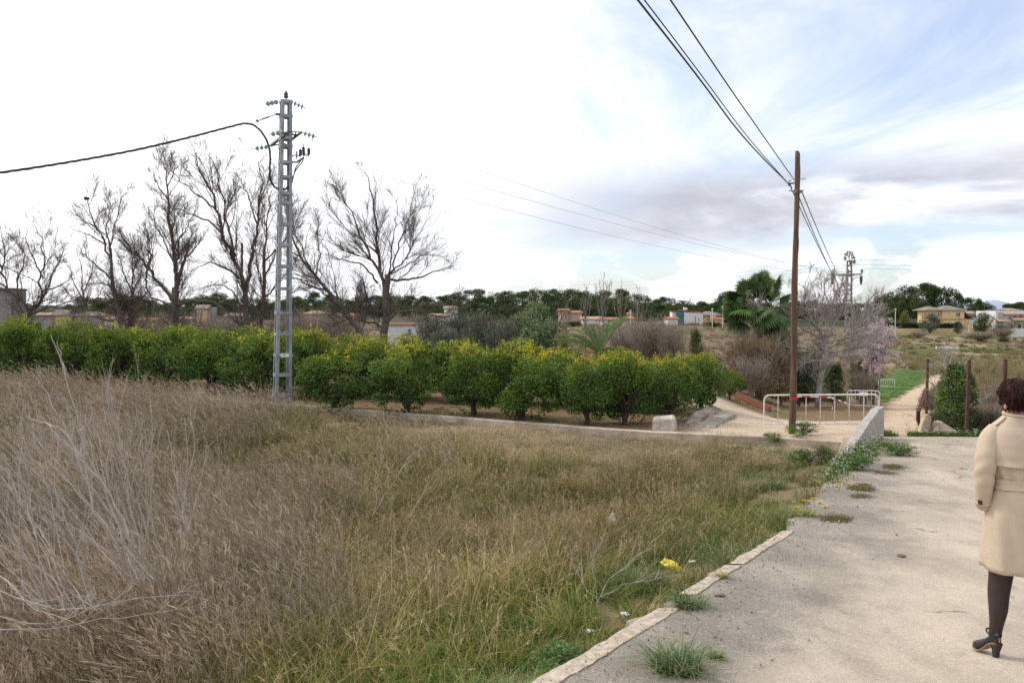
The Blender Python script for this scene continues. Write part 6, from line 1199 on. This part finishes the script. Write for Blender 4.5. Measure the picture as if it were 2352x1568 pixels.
for sgn in (-1, 1):
    pth = resample([(sgn*.128, .008, 1.405), (sgn*.168, .0, 1.355), (sgn*.196, -.012, 1.26), (sgn*.209, -.018, 1.165), (sgn*.206, -.004, 1.07), (sgn*.190, .022, .98), (sgn*.172, .045, .925)], 40); rd = np.interp(np.linspace(0, 1, 40), (0, .15, .4, .62, .85, 1), (.052, .061, .060, .056, .047, .044))
    T = np.gradient(pth, axis=0); T /= np.linalg.norm(T, axis=1, keepdims=True); S = 28; a = np.arange(S)*2*np.pi/S; n1 = np.cross(T, (0, 1., 0)); n1 /= np.linalg.norm(n1, axis=1, keepdims=True); n2 = np.cross(T, n1); tt = np.linspace(0, 1, 40)[:, None]
    rr = rd[:, None]*(1+.06*np.sin(tt*38+1.5*np.sin(a)[None]*2)*np.exp(-((tt-.52)/.2)**2)+.03*np.sin(3*a[None]+tt*9)); V = pth[:, None]+rr[..., None]*(n1[:, None]*np.cos(a)[None, :, None]+n2[:, None]*np.sin(a)[None, :, None]*1.02)
    mb = MB(); mb.add(V.reshape(-1, 3), [(i*S+j, i*S+(j+1) % S, (i+1)*S+(j+1) % S, (i+1)*S+j) for i in range(39) for j in range(S)]); sl = ob('sleeve', mb, m_coat, ct, smooth=True); sl.modifiers.new('t', 'SOLIDIFY').thickness = .005
    # cuff strap with dark buckle is a piece of the coat
    c0 = pth[36]; mb = MB(); V2 = []
    for q in (35, 37): V2 += [pth[q]+(rd[q]+.005)*(n1[q]*math.cos(x)+n2[q]*math.sin(x)) for x in a]
    mb.add(V2, [(j, (j+1) % S, S+(j+1) % S, S+j) for j in range(S)]); ob('cuff_strap', mb, m_coat, ct, smooth=True).modifiers.new('t', 'SOLIDIFY').thickness = .004
    mb = MB(); mb.box(pth[36]+np.array((sgn*.043, -.035, 0)), (.018, .018, .026)); ob('buckle', mb, m_buck, ct)
    mb = MB(); ep = resample([(sgn*.165, .0, 1.418), (sgn*.12, .006, 1.447), (sgn*.082, .012, 1.475)], 8); side = np.array((0, 1., 0))
    V2 = np.concatenate([ep+side*.022, ep-side*.022, ep+side*.022+np.array((0, 0, .012)), ep-side*.022+np.array((0, 0, .012))]); n = 8
    mb.add(V2, [(2*n+i, 2*n+i+1, 3*n+i+1, 3*n+i) for i in range(n-1)]+[(n+i, n+i+1, 3*n+i+1, 3*n+i) for i in range(n-1)]+[(i, 2*n+i, 2*n+i+1, i+1) for i in range(n-1)]+[(0, n, 3*n, 2*n), (n-1, 3*n-1, 4*n-1, 2*n-1)]); ob('epaulette', mb, m_coat, ct)
    # hand: palm with four fingers and a thumb, mostly hidden in the pocket
    hb = np.array((sgn*.112, .055, .905)); mb = MB(); mb.tubes(np.array([[hb+np.array((0, 0, .03)), hb+np.array((-sgn*.005, .012, -.02)), hb+np.array((-sgn*.008, .024, -.055))]]), np.array([[.024, .032, .028]]), 8, caps=True)
    for q in range(4):
        f0 = hb+np.array((-sgn*.008+(q-1.5)*.013*sgn, .026+.004*q, -.05)); ln = (.055, .065, .06, .048)[q]; mb.tubes(np.array([[f0, f0+np.array((-sgn*.006, .012, -ln*.5)), f0+np.array((-sgn*.02, .012, -ln))]]), np.array([[.009, .0085, .0065]]), 6, caps=True)
    t0 = hb+np.array((sgn*.012, .035, -.01)); mb.tubes(np.array([[t0, t0+np.array((0, .022, -.02)), t0+np.array((-sgn*.008, .026, -.045))]]), np.array([[.011, .010, .008]]), 6, caps=True); ob('hand', mb, m_skin, per, smooth=True)
# vent seam lines of the coat back
mb = MB(); 
for zz0, zz1, xx in ((.55, 1.05, .012),):
    pts = [(xx, -(np.interp(z, [r[0] for r in coat], [r[2] for r in coat])+.003), z) for z in np.linspace(zz0, zz1, 12)]; mb.tube(pts, .0025, 5)
ob('back_seam', mb, m_coat, ct)
# head: hair cap, ears, eyes (the face looks ahead and a little to the left)
hd = np.array((-.008, .016, 1.612)); S = 40; V = []; rows_ = 26; yaw = R(20)
for i in range(rows_):
    ph = -.95+ (np.pi/2+.95)*i/(rows_-1)
    for j in range(S):
        a = j*2*np.pi/S; dx, dy, dz = math.cos(a)*math.cos(ph), math.sin(a)*math.cos(ph), math.sin(ph)
        front_ = max(0, math.sin(a-yaw)); lo_ = -.95+1.15*sm(front_, .35, .8); 
        if ph < lo_: ph2 = float(lo_); dx, dy, dz = math.cos(a)*math.cos(ph2), math.sin(a)*math.cos(ph2), math.sin(ph2)
        n_ = 1+.035*math.sin(7*a+3*ph)+.03*math.sin(13*a-5*ph+1)+.02*math.sin(23*a+9*ph); taper = 1-.12*max(0, -dz)
        V.append((hd[0]+dx*.093*n_*taper, hd[1]+dy*.106*n_*taper, hd[2]+dz*.103*n_))
mb = MB(); mb.add(V, [(i*S+j, i*S+(j+1) % S, (i+1)*S+(j+1) % S, (i+1)*S+j) for i in range(rows_-1) for j in range(S)]); hr = ob('hair', mb, m_hair, per, smooth=True)
r_ = rng(8); n = 2600; a = r_.uniform(0, 6.28, n); ph = r_.uniform(-.8, 1.5, n); ok = ~((np.sin(a-yaw) > .45) & (ph < .3)); a, ph = a[ok], ph[ok]; n = len(a); nv = np.stack([np.cos(a)*np.cos(ph), np.sin(a)*np.cos(ph), np.sin(ph)], -1)
base_ = hd+nv*np.array((.092, .105, .102)); dn = np.stack([np.cos(a)*.5, np.sin(a)*.5, -1.2+0*a], -1)+r_.normal(0, .35, (n, 3)); dn -= (dn*nv).sum(1, keepdims=True)*nv*.85; dn /= np.linalg.norm(dn, axis=1, keepdims=True); ln = r_.uniform(.02, .045, n)[:, None]
mb = MB(); mb.tubes(np.stack([base_-nv*.004, base_+dn*ln*.5+nv*.004, base_+dn*ln+nv*.001], 1), np.tile(np.array([[.0022, .002, .0008]]), (n, 1)), 3); ob('hair_locks', mb, m_hair, hr)['kind'] = 'stuff'
for sgn in (-1, 1):
    e = hd+np.array((sgn*.082*math.cos(yaw), sgn*.082*math.sin(yaw)+.005, -.062)); mb = MB(); mb.lathe([(.004, -.008), (.016, -.006), (.019, .002), (.012, .008), (.004, .009)], e, (sgn*1., .25, .1), 12); o = ob('ear', mb, m_skin, per, smooth=True)
    ey = hd+np.array((-math.sin(yaw)*.085+sgn*.031*math.cos(yaw), math.cos(yaw)*.085+sgn*.031*math.sin(yaw), -.02)); mb = MB(); mb.lathe([(.001, -.011), (.008, -.008), (.011, 0), (.008, .008), (.001, .011)], ey, (0, 0, 1), 10); ob('eye', mb, m_white, per, smooth=True)
mo = hd+np.array((-math.sin(yaw)*.088, math.cos(yaw)*.088, -.083)); mb = MB(); mb.tubes(np.array([[mo+np.array((x*math.cos(yaw), x*math.sin(yaw)-abs(x)*.2, 0)) for x in (-.022, -.01, 0, .01, .022)]]), np.array([[.002, .005, .006, .005, .002]]), 6); ob('mouth', mb, mat('lips', (.42, .16, .14), .5, .05), per, smooth=True)
# legs in tights, shoes
def leg(pts, rd): mb = MB(); p = resample(pts, 26); r1 = np.interp(np.linspace(0, 1, 26), np.linspace(0, 1, len(rd)), rd); mb.tube(p, r1, 20); return mb
ob('tights', leg([(-.078, 0, .80), (-.082, .0, .62), (-.088, .002, .50), (-.098, .002, .40), (-.107, -.012, .30), (-.112, -.008, .22), (-.115, .0, .15), (-.117, .004, .10)], (.092, .088, .078, .066, .061, .053, .038, .034)), m_tights, per, smooth=True)
ob('tights', leg([(.078, -.02, .80), (.084, -.05, .62), (.084, -.085, .50), (.08, -.105, .40), (.075, -.135, .30), (.072, -.15, .22), (.07, -.165, .15), (.07, -.17, .10)], (.092, .088, .078, .066, .061, .053, .038, .034)), m_tights, per, smooth=True)
def shoe(hx, hy, ang, gz=0.):
    L = .20; dv = np.array((math.sin(ang), math.cos(ang), 0)); sd = np.array((dv[1], -dv[0], 0)); ss_ = np.linspace(0, 1, 16); S = 16; V, Vs = [], []
    for s_ in ss_:
        zb = .012+.082*(1-sm(s_, .15, .72)); zt_ = np.interp(s_, (0, .08, .22, .38, .55, .75, .92, 1), (.158, .166, .150, .118, .092, .070, .052, .030)); hw = np.interp(s_, (0, .06, .2, .45, .68, .85, .96, 1), (.012, .026, .031, .031, .040, .036, .020, .006)); c = np.array((hx, hy, 0))+dv*L*s_
        for j in range(S):
            a = j*2*np.pi/S; V.append(c+sd*hw*math.cos(a)*(1 if math.sin(a) < 0 else .86)+np.array((0, 0, gz+(zb+zt_)/2+(zt_-zb)/2*math.sin(a)*(abs(math.sin(a))**-.25 if abs(math.sin(a)) > .01 else 1))))
        for x in (-1, 1):
            for zz in (zb-.005, zb+.002): Vs.append(c+sd*hw*x*.98+np.array((0, 0, gz+zz)))
    mb = MB(); mb.add(V, [(i*S+j, i*S+(j+1) % S, (i+1)*S+(j+1) % S, (i+1)*S+j) for i in range(15) for j in range(S)]); sh = ob('shoe', mb, m_shoe, per, smooth=True)
    mb = MB(); q = []
    for i in range(15): b4, c4 = i*4, i*4+4; q += [(b4, b4+2, c4+2, c4), (b4, c4, c4+1, b4+1), (b4+2, b4+3, c4+3, c4+2)]
    mb.add(Vs, q); ob('sole', mb, m_sole, sh)
    mb = MB(); hc = np.array((hx, hy, gz))+dv*.028; mb.add([hc+sd*x*w_+dv*y_*w_+np.array((0, 0, z)) for z, w_ in ((.0, .013), (.04, .015), (.094, .027)) for x, y_ in ((-1, -1), (1, -1), (1, 1), (-1, 1))], [(k*4+j, k*4+(j+1) % 4, k*4+4+(j+1) % 4, k*4+4+j) for k in (0, 1) for j in range(4)]+[(3, 2, 1, 0)]); ob('heel', mb, m_shoe, sh)
    an = np.array((hx, hy, gz+.150))+dv*.048; mb = MB(); mb.tubes(np.array([[an+sd*.039*math.cos(a)+dv*.042*math.sin(a)+np.array((0, 0, .012*math.sin(a))) for a in np.linspace(0, 6.2832, 24)]]), np.full((1, 24), .006), 6); ob('ankle_strap', mb, m_shoe, sh, smooth=True)
shoe(-.112, -.045, R(-15)); shoe(.068, -.215, R(12), .010)
# ------------------------------------------------------------------ dried weeds of the near field
m_stalk = mat('bleached_dry_stalk', (.52, .45, .385), .9, .2, 12.)
def dried_weed(label, base, stems, seed, sub=5, rad0=.0048, sublen=.45, subang=.45, group='dried weeds in the near field'):
    "stems: picture polylines with distance offsets"
    r_ = rng(seed); b0 = np.array(base); root = thing('dried_weed', b0, label, 'dried weed', group); L = np.array([resample(p, 10) for p in stems])-b0; L = L+r_.normal(0, .008, L.shape); Rd = np.tile(np.linspace(rad0, rad0*.35, 10), (len(L), 1)); mb = MB(); mb.tubes(L, Rd, 5); ob('stems', mb, m_stalk, root)
    p2, r2 = grow(L, Rd, sub, sublen, subang, .12, 5, r_, tmin=.3, rmin=.0018, wig=.06); p3, r3 = grow(p2, r2, 3, .5, .5, .1, 3, r_, rmin=.0013, wig=.08); mb = MB(); mb.tubes(p2, r2, 4); mb.tubes(p3, r3, 3); ob('twigs', mb, m_stalk, root)['kind'] = 'stuff'
r_ = rng(3)
def fan(u0, v0, d, n, u1, u2, v1, v2, du=30, dd=.6):
    out = []
    for i in range(n):
        f = (i+r_.uniform(-.4, .4))/n; ue, ve = u1+(u2-u1)*f+r_.normal(0, 18), v1+(v2-v1)*f+r_.normal(0, 30); us_, d0 = u0+r_.normal(0, du), d+r_.normal(0, .15); e = d0+r_.uniform(-dd, dd)
        out.append([P(us_, v0, d0), P((us_*.55+ue*.45)+r_.normal(0, 6), v0*.55+ve*.45-10, (d0+e)/2), P(ue, ve, e)])
    return out
def gb(u, d): x = (u-PW/2)/FPX*d; return (x, d, TZ1(x, d))
dried_weed('wide fan of bleached dry stalks leaning to the left in the near field', gb(340, 6.6), fan(330, 1330, 6.6, 26, 10, 330, 1010, 900, 45), 1, 4)
dried_weed('second leaning bundle of grey stalks low at the left picture edge', gb(150, 6.0), fan(150, 1400, 6.0, 22, -180, 120, 1180, 960, 70), 2, 4)
dried_weed('thin upright bleached weed with forked tips standing in the middle of the near field', gb(425, 6.9), [[P(422, 1330, 6.9), P(424, 1150, 6.9), P(428, 1020, 6.9), P(425, 962, 6.95)], [P(424, 1180, 6.9), P(436, 1090, 6.9), P(448, 1010, 6.85), P(437, 960, 6.85)], [P(426, 1200, 6.9), P(400, 1080, 7.), P(385, 985, 7.)], [P(428, 1230, 6.9), P(455, 1130, 6.9), P(470, 1050, 6.9)], [P(418, 1260, 6.9), P(405, 1170, 6.9), P(398, 1110, 6.9)]], 3, 4, .0065)
dried_weed('tallest single dry stalk reaching up in front of the citrus trees', gb(185, 8.3), [[P(215, 1180, 8.3), P(185, 1000, 8.3), P(150, 860, 8.3), P(116, 764, 8.3)], [P(150, 860, 8.3), P(138, 810, 8.3), P(128, 785, 8.25)], [P(200, 1120, 8.3), P(150, 980, 8.35), P(75, 850, 8.4)]], 4, 2, .009, .2)
dried_weed('brightest long bleached branch lying diagonally over the left field', gb(250, 6.3), [[P(298, 1225, 6.2), P(230, 1100, 6.2), P(180, 1045, 6.25), P(120, 985, 6.3)], [P(190, 1055, 6.25), P(188, 1010, 6.25), P(186, 985, 6.2)], [P(180, 1045, 6.25), P(140, 985, 6.3), P(60, 955, 6.4)]], 5, 4, .009, .35)
dried_weed('low flattened dry stalks crossing the bottom left of the field', gb(200, 5.2), [[P(-60, 1455, 5.0), P(120, 1440, 5.1), P(300, 1415, 5.2), P(440, 1395, 5.3)], [P(-60, 1330, 5.3), P(130, 1400, 5.2), P(330, 1370, 5.3), P(430, 1365, 5.4)], [P(-60, 1400, 5.1), P(100, 1430, 5.1), P(240, 1385, 5.2)], [P(-40, 1280, 5.5), P(80, 1390, 5.2), P(200, 1440, 5.1)]], 6, 6, .005, .3)
dried_weed('twiggy grey weed near the road in the right part of the field', gb(1385, 7.0), [[P(1370, 1390, 7.), P(1400, 1330, 7.), P(1450, 1290, 7.), P(1500, 1240, 7.)], [P(1375, 1380, 7.), P(1365, 1310, 7.), P(1372, 1250, 7.)], [P(1380, 1370, 7.), P(1440, 1340, 6.9), P(1510, 1330, 6.9)], [P(1378, 1385, 7.), P(1330, 1320, 7.1), P(1300, 1260, 7.1)]], 7, 6, .0035, .4)
dried_weed('leaning grey stems at the centre of the field', gb(880, 8.6), [[P(860, 1180, 8.6), P(900, 1110, 8.6), P(940, 1050, 8.6), P(965, 1000, 8.6)], [P(860, 1180, 8.6), P(868, 1100, 8.6), P(885, 1020, 8.6)], [P(940, 1190, 8.6), P(985, 1110, 8.6), P(1035, 1040, 8.6)]], 8, 4, .0035, .35)
# ------------------------------------------------------------------ tufts, weeds, flowers at the road edge
m_tuft = leafmat('tuft_blades', .3, .04)
def tuft(label, u, v, d, w, h, n, seed, c0=(.05, .10, .025), c1=(.17, .24, .075), name='grass_tuft'):
    x = (u-PW/2)/FPX*d; z = max(TZ1(x, d), zr(d) if x > xk(d) else -9); r_ = rng(seed); mb = MB(); blades(mb, r_, n, h, w*.45, 1.3, .0075, c0, c1, 7, .85, cvar=.35, zoff=0); root = thing(name, (x, d, z), label, 'grass tuft', 'grass tufts by the road'); ob('blades', mb, m_tuft, root); 
    mb = MB(); blades(mb, r_, max(10, n//5), h*.8, w*.5, 1.5, .006, (.30, .24, .11), (.52, .42, .24), 6, .9, zoff=0); ob('dry_blades', mb, m_tuft, root)
tuft('big spreading green grass tuft growing on the asphalt near the camera', 1562, 1518, 4.78, .30, .26, 420, 1)
tuft('green grass tuft breaking the kerb line', 1588, 1375, 6.05, .22, .2, 240, 2); tuft('small yellow-green sprout beside the big tuft', 1650, 1495, 5.0, .09, .09, 90, 3, (.09, .15, .03), (.24, .32, .08)); tuft('small dry tuft on the kerb further along', 1665, 1318, 6.85, .09, .11, 70, 4, (.2, .19, .07), (.42, .34, .14))
tuft('lush grey-green grass clump in the ditch', 1700, 1245, 8.3, .4, .55, 420, 5, (.05, .10, .03), (.19, .26, .09)); tuft('lush green grass at the bottom edge below the field', 1150, 1560, 4.9, .5, .42, 420, 6, (.045, .10, .02), (.17, .27, .05)); tuft('bright green grass left of the gutter slab', 1230, 1500, 5.0, .35, .34, 260, 7, (.045, .10, .02), (.17, .27, .05)); tuft('green grass clump behind the yellow bag', 1480, 1230, 8.0, .5, .5, 320, 8)
tuft('green clump near the flowering road edge', 1830, 1140, 10.9, .5, .4, 260, 9); tuft('yellow-green low tuft at the broken asphalt edge', 1855, 1190, 9.6, .25, .16, 160, 10, (.14, .17, .035), (.38, .36, .09)); tuft('dark green clump below the low wall', 1770, 1060, 14.5, .6, .45, 300, 11)
GW = 'leafy weeds'
bush('weed', 1845, 968, 1010, 20.3, 92, 'leafy green weed at the foot of the wooden pole', 'weed', GW, 0); bush('weed', 1780, 988, 1008, 20.3, 60, 'low leafy weed under the left end of the barrier', 'weed', GW, 1); bush('weed', 1897, 1022, 1062, 16.8, 80, 'bright leafy weed below the wall end', 'weed', GW, 2, asp=.8); bush('weed', 1845, 1030, 1060, 17.2, 95, 'dark leafy weed in the ditch below the wall', 'weed', GW, 0)
def flatweed(u, v, d, w, h, label, k):
    x = (u-PW/2)/FPX*d; cr, stm = BM['weed'][k % 3]; root = thing('leafy_weed', (x, d, zr(d)-.01), label, 'weed', GW, rz=k*1.3, scale=(w, w*.9, h/2.05)); ob('foliage', cr, parent=root); ob('stems', stm, parent=root)
flatweed(2068, 1040, 15.6, .45, .32, 'spreading leafy weed with yellow flowers on the road beside the wing wall', 1); flatweed(1960, 1085, 13.5, .35, .3, 'green weed mass under the white flowers', 2)
for i, (u, v, d, w, h) in enumerate(((1285, 1440, 5.75, .22, .20), (1312, 1425, 5.95, .16, .16), (1262, 1462, 5.55, .15, .14))):
    x = (u-PW/2)/FPX*d; cr, stm = BM['weed'][i]; root = thing('leafy_weed', (x, d, TZ1(x, d)), ('largest', 'middle', 'smallest')[i]+' of the leafy mallow plants beside the gutter slab', 'weed', GW, rz=i, scale=(w, w, h/2)); ob('foliage', cr, parent=root)
m_flw = leafmat('flower_petals', .3, 0)
def daisies(mb, r_, pts, rad_, col, n=8):
    for p in pts:
        a = np.arange(n)*6.283/n; mb.leaves(np.tile(p, (n, 1)), np.stack([np.cos(a), np.sin(a), np.full(n, .25)], -1), np.tile((0, 0, 1.), (n, 1)), np.full(n, rad_), np.full(n, rad_*.75), np.tile(col, (n, 1)))
r_ = rng(15); mb = MB(); stemsP = []; pts = []
for i in range(210):
    f = r_.uniform(0, 1); u = 1900+115*f+r_.normal(0, 16); d = 12.3+3.6*f+r_.normal(0, .45); x = (u-PW/2)/FPX*d; z = max(TZ1(x, d), zr(d) if x > xk(d)+.05 else -9); h = r_.uniform(.16, .36); pts.append((x, d, z+h)); stemsP.append([(x+r_.normal(0, .04), d, z), (x, d, z+h*.5), (x, d, z+h)])
daisies(mb, r_, pts, .019, (.82, .82, .80), 6); mb.tubes(np.array(stemsP), np.full((210, 3), .003), 3, col=np.tile((.08, .14, .03), (210, 1))); k = 1600; ci = r_.integers(0, 210, k); cc = np.array(pts)[ci]+r_.normal(0, .07, (k, 3))-np.array((0, 0, .12)); mb.leaves(cc, r_.normal(0, 1, (k, 3)), r_.normal(0, 1, (k, 3)), np.full(k, .05), np.full(k, .02), np.array((.15, .22, .06))*r_.uniform(.6, 1.4, (k, 1)))
ob('white_flowers', mb, m_flw, label='patch of tiny white flowers at the road edge before the wing wall', cat='flowers', kind='stuff')
mb = MB(); pts = []
for i in range(90): u, d = r_.uniform(2050, 2250), r_.uniform(19.25, 20.3); x = (u-PW/2)/FPX*d; pts.append((x, d, TZ1(x, d)+r_.uniform(.08, .2)))
daisies(mb, r_, pts, .03, (.82, .82, .80), 6); pts = [(p[0]-5.2+r_.normal(0, .5), p[1]+r_.uniform(2.5, 5), 0) for p in pts[:50]]; pts = [(a, b_, TZ1(a, b_)+.1) for a, b_, c in pts]; daisies(mb, r_, pts, .03, (.82, .82, .80), 6)
ob('white_flowers', mb, m_flw, label='scattered small white flowers along the far road end', cat='flowers', kind='stuff')
spots = [(1944, 1100, 12.0), (1938, 1107, 11.9), (1929, 1112, 11.8), (1921, 1116, 11.7), (1910, 1106, 12.1), (1872, 1103, 12.6), (1950, 1112, 11.7), (1960, 1090, 12.4), (1925, 1098, 12.2), (1846, 1150, 10.7), (1868, 1145, 10.8), (1882, 1158, 10.4), (2050, 1017, 16.1), (2078, 1018, 16.2), (2105, 1027, 15.6), (1830, 1165, 10.3), (1895, 1170, 10.1)]
fl_lab = 'yellow daisy-like flower at the weedy road edge'
for i, (u, v, d) in enumerate(spots):
    p = P(u, v, d); g0 = max(TZ1(p[0], d), -9); h = max(.08, p[2]-g0); root = thing('yellow_flower', (p[0], d, g0), ORD[i]+' '+fl_lab+', counted from '+('the left' if False else 'the list of the nearest')if False else None, 'flower', 'yellow flowers'); root['label'] = ('%s yellow daisy from the left at the weedy road edge' % ORD[sorted(range(len(spots)), key=lambda q: spots[q][0]).index(i)])
    mb = MB(); mb.tube([(0, 0, 0), (.01, 0, h*.5), (0, 0, h)], .004, 4, col=(.1, .17, .04)); ob('stem', mb, m_flw, root); mb = MB(); daisies(mb, r_, [(0, 0, h)], .042, (.82, .62, .02), 9); daisies(mb, r_, [(0, 0, h+.004)], .03, (.75, .48, .02), 7); ob('petals', mb, m_flw, root)
# litter
def crumple(name, label, c, size, col, seed, cat, rough=.35, tr=.3):
    r_ = rng(seed); bm = bmesh.new(); bmesh.ops.create_icosphere(bm, subdivisions=4, radius=1.)
    ph = r_.uniform(0, 6, (10, 3)); fr = r_.normal(0, 3.2, (10, 3))
    for v in bm.verts:
        p = np.array(v.co); s_ = sum(math.sin(fr[k]@p+ph[k, 0]) for k in range(10))/10; q = p*(1+.55*s_+.12*math.sin(11*p[0]+7*p[1])); v.co = Vector((q[0]*size[0], q[1]*size[1], max(-.3, q[2])*size[2]))
    me = bpy.data.meshes.new(name); bm.to_mesh(me); bm.free(); me.materials.append(mat(name+'_plastic', col, rough, .12, 9., .01, spec=.5)); o = ob(name, me, label=label, cat=cat, loc=c); return o
pb_ = G(1547, 1316); crumple('plastic_bag', 'crumpled bright yellow plastic wrapper lying in the dry grass by the kerb', pb_+np.array((-.02, .0, .07)), (.115, .05, .05), (.78, .62, .02), 4, 'wrapper').rotation_euler = (0, R(18), R(-20))
pw = G(1405, 1240); crumple('plastic_bag', 'translucent white plastic bag caught in the tall grass', pw+np.array((0, -.1, .28)), (.05, .05, .10), (.62, .60, .58), 9, 'bag')
for i, (u, v, lb) in enumerate(((1352, 1466, 'white paper scrap on the gutter slab'), (1436, 1425, 'white pebble-like scrap beside the kerb'), (1590, 1302, 'small white shard behind the yellow wrapper'))):
    q = G(u, v); crumple('litter_scrap', lb, q+np.array((0, 0, .06)), (.04, .03, .012), (.75, .74, .71), 20+i, 'litter')
for i, (u, v, lb) in enumerate(((2080, 1284, 'dry brown leaf lying alone on the asphalt'), (1660, 1377, 'brown clod lying on the asphalt near the grass tuft'))):
    d = (1.845 if True else 0)/((v-HOR)/FPX-.054); x = (u-PW/2)/FPX*d; crumple('dry_leaf' if i == 0 else 'earth_clod', lb, (x, d, zr(d)+.012), (.035, .03, .014), (.12, .08, .05), 30+i, 'leaf' if i == 0 else 'clod')
# loose stones and crumbs on kerb and asphalt
r_ = rng(66); n = 900; y = 3.4+r_.uniform(0, 1, n)**1.2*9; lat_ = np.abs(r_.normal(0, .45, n))+.02; x = xk(y)+lat_; mb = MB()
for i in range(n):
    s_ = r_.uniform(.0018, .006)*(1.7 if r_.uniform() < .06 else 1); cg = np.array((.26, .215, .175))*r_.uniform(.6, 2.0); v8 = np.array([(a, b_, c) for a in (-1, 1) for b_ in (-1, 1) for c in (-1, 1)])*s_*r_.uniform(.6, 1.1, (8, 3)); mb.add(v8+np.array((x[i], y[i], zr(y[i])+.010+s_*.4)), [(0, 1, 3, 2), (4, 6, 7, 5), (0, 4, 5, 1), (2, 3, 7, 6), (0, 2, 6, 4), (1, 5, 7, 3)], col=cg)
ob('loose_gravel', mb, leafmat('gravel_bits', 0, 0), label='loose dark gravel crumbs along the asphalt edge', cat='gravel', kind='stuff')
# low creeping moss patches on the asphalt
def b_moss(mb, r_): blades(mb, r_, 60, .055, .17, 1.5, .012, (.15, .135, .06), (.28, .24, .12), 4, .9, zoff=0)
clump_set('moss', b_moss, 3, 800); px_, py_ = [], []
for (u, v, su, sv, n) in ((1985, 1125, 26, .30, 26), (1930, 1195, 22, .16, 18), (2055, 1075, 20, .5, 20), (1985, 1143, 18, .15, 8), (2040, 1090, 18, .2, 8)):
    for i in range(n): uu = u+r_.normal(0, su*.5); d = 1.845/((v-HOR)/FPX-.054)+r_.normal(0, sv*.5); px_.append((uu-PW/2)/FPX*d); py_.append(d)
x, y = np.array(px_), np.array(py_); n = len(x); s_ = r_.uniform(.5, 1., n); tv = r_.uniform(.7, 1.2, n); scatter('creeping_moss', np.stack([x, y, zr(y)+.004], -1), 'moss', np.stack([0*x, 0*x, r_.uniform(0, 6, n)], -1), np.stack([s_, s_, s_], -1), np.stack([tv, tv, tv], -1), 'low brown-green moss patches creeping over the asphalt', 'moss')
# ------------------------------------------------------------------ green climber shrub and dead branches by the posts
d = 21.; b0 = B(2196, d); cs = thing('climber_shrub', b0, 'conical green climber-covered shrub between the rusty posts', 'shrub'); r_ = rng(91); Hs = P(2203, 838, d)[2]-b0[2]; nb_ = 90; t = r_.uniform(0, 1, nb_); wv = np.interp(t, (0, .15, .4, .7, .9, 1), (.34, .42, .40, .33, .2, .06)); a = r_.uniform(0, 6.28, nb_); c = np.stack([np.cos(a)*wv+.06*t, np.sin(a)*wv, t*Hs*.93+.05], -1)
mb = MB(); cloud_leaves(mb, r_, c, r_.uniform(.10, .18, nb_), 9000, .06, .042, (.07, .12, .03), (.20, .29, .06), up=.3, lump=.35); ob('foliage', mb, m_leaf, cs); mb = MB(); mb.tubes(np.array([resample([(r_.normal(0, .08), r_.normal(0, .08), -.1), (r_.normal(0, .12), r_.normal(0, .1), Hs*.5), (r_.normal(.05, .1), r_.normal(0, .1), Hs*.92)], 6) for _ in range(8)]), np.tile(np.linspace(.03, .01, 6), (8, 1)), 5); ob('stems', mb, m_bark, cs)
bush('green', 2145, 945, 1000, 20.6, 60, 'low green climber mound left of the conical shrub', 'shrub', None, 1); bush('brown', 2262, 925, 1000, 21.3, 90, 'dark tangled brush right of the conical shrub', 'brush', None, 2); bush('green', 2265, 945, 1000, 22.2, 90, 'dark green brush behind the second rusty post', 'brush', None, 2)
bare_tree('dead_shrub', 'dead grey branches sprawling behind the thin rusty post', 23.5, (2178, 960), [([(2180, 985), (2183, 930), (2180, 890), (2178, 860)], 6, 4), ([(2178, 870), (2168, 820), (2150, 790), (2140, 770)], 4, 1.), ([(2178, 865), (2185, 820), (2195, 795)], 3.5, 1.), ([(2180, 880), (2160, 860), (2140, 840), (2128, 838)], 3.5, 1.), ([(2180, 890), (2205, 850), (2225, 825), (2240, 840)], 3, 1.), ([(2182, 930), (2160, 905), (2140, 880), (2125, 870)], 3, 1.), ([(2182, 920), (2215, 905), (2245, 915), (2262, 925)], 3, .8), ([(2182, 940), (2225, 930), (2255, 918), (2275, 905)], 3, .8), ([(2178, 860), (2172, 830), (2178, 800)], 3, .8)], 93,
    [dict(m=7, ratio=.5, ang=.7, up=.05, K=6, tmin=.2, maxlen=.7, S=4, rmin=.006, wig=.15, rk=.6, minlen=.2), dict(m=3, ratio=.5, ang=.6, up=.05, K=4, tmin=.2, maxlen=.35, S=3, rmin=.0045, wig=.15, minlen=.1)], None, mat('dead_grey_wood', (.36, .33, .31), .95, .2, 5.), 'dead shrub')
pp = [P(2128, 905, 21.8), P(2130, 925, 21.7), P(2140, 945, 21.5), P(2152, 957, 21.2), P(2172, 958, 21.0)]; wire('fallen_cable', resample(pp, 24), .02, m_cable, 'black cable hanging in a curve from the thin post into the shrub', None, 'cable')
pp = [P(2130, 890, 21.9), P(2136, 915, 21.7), P(2150, 935, 21.4), P(2162, 945, 21.1)]; wire('fallen_cable', resample(pp, 24), .014, m_cable, 'second thinner black cable curving above the first', None, 'cable')
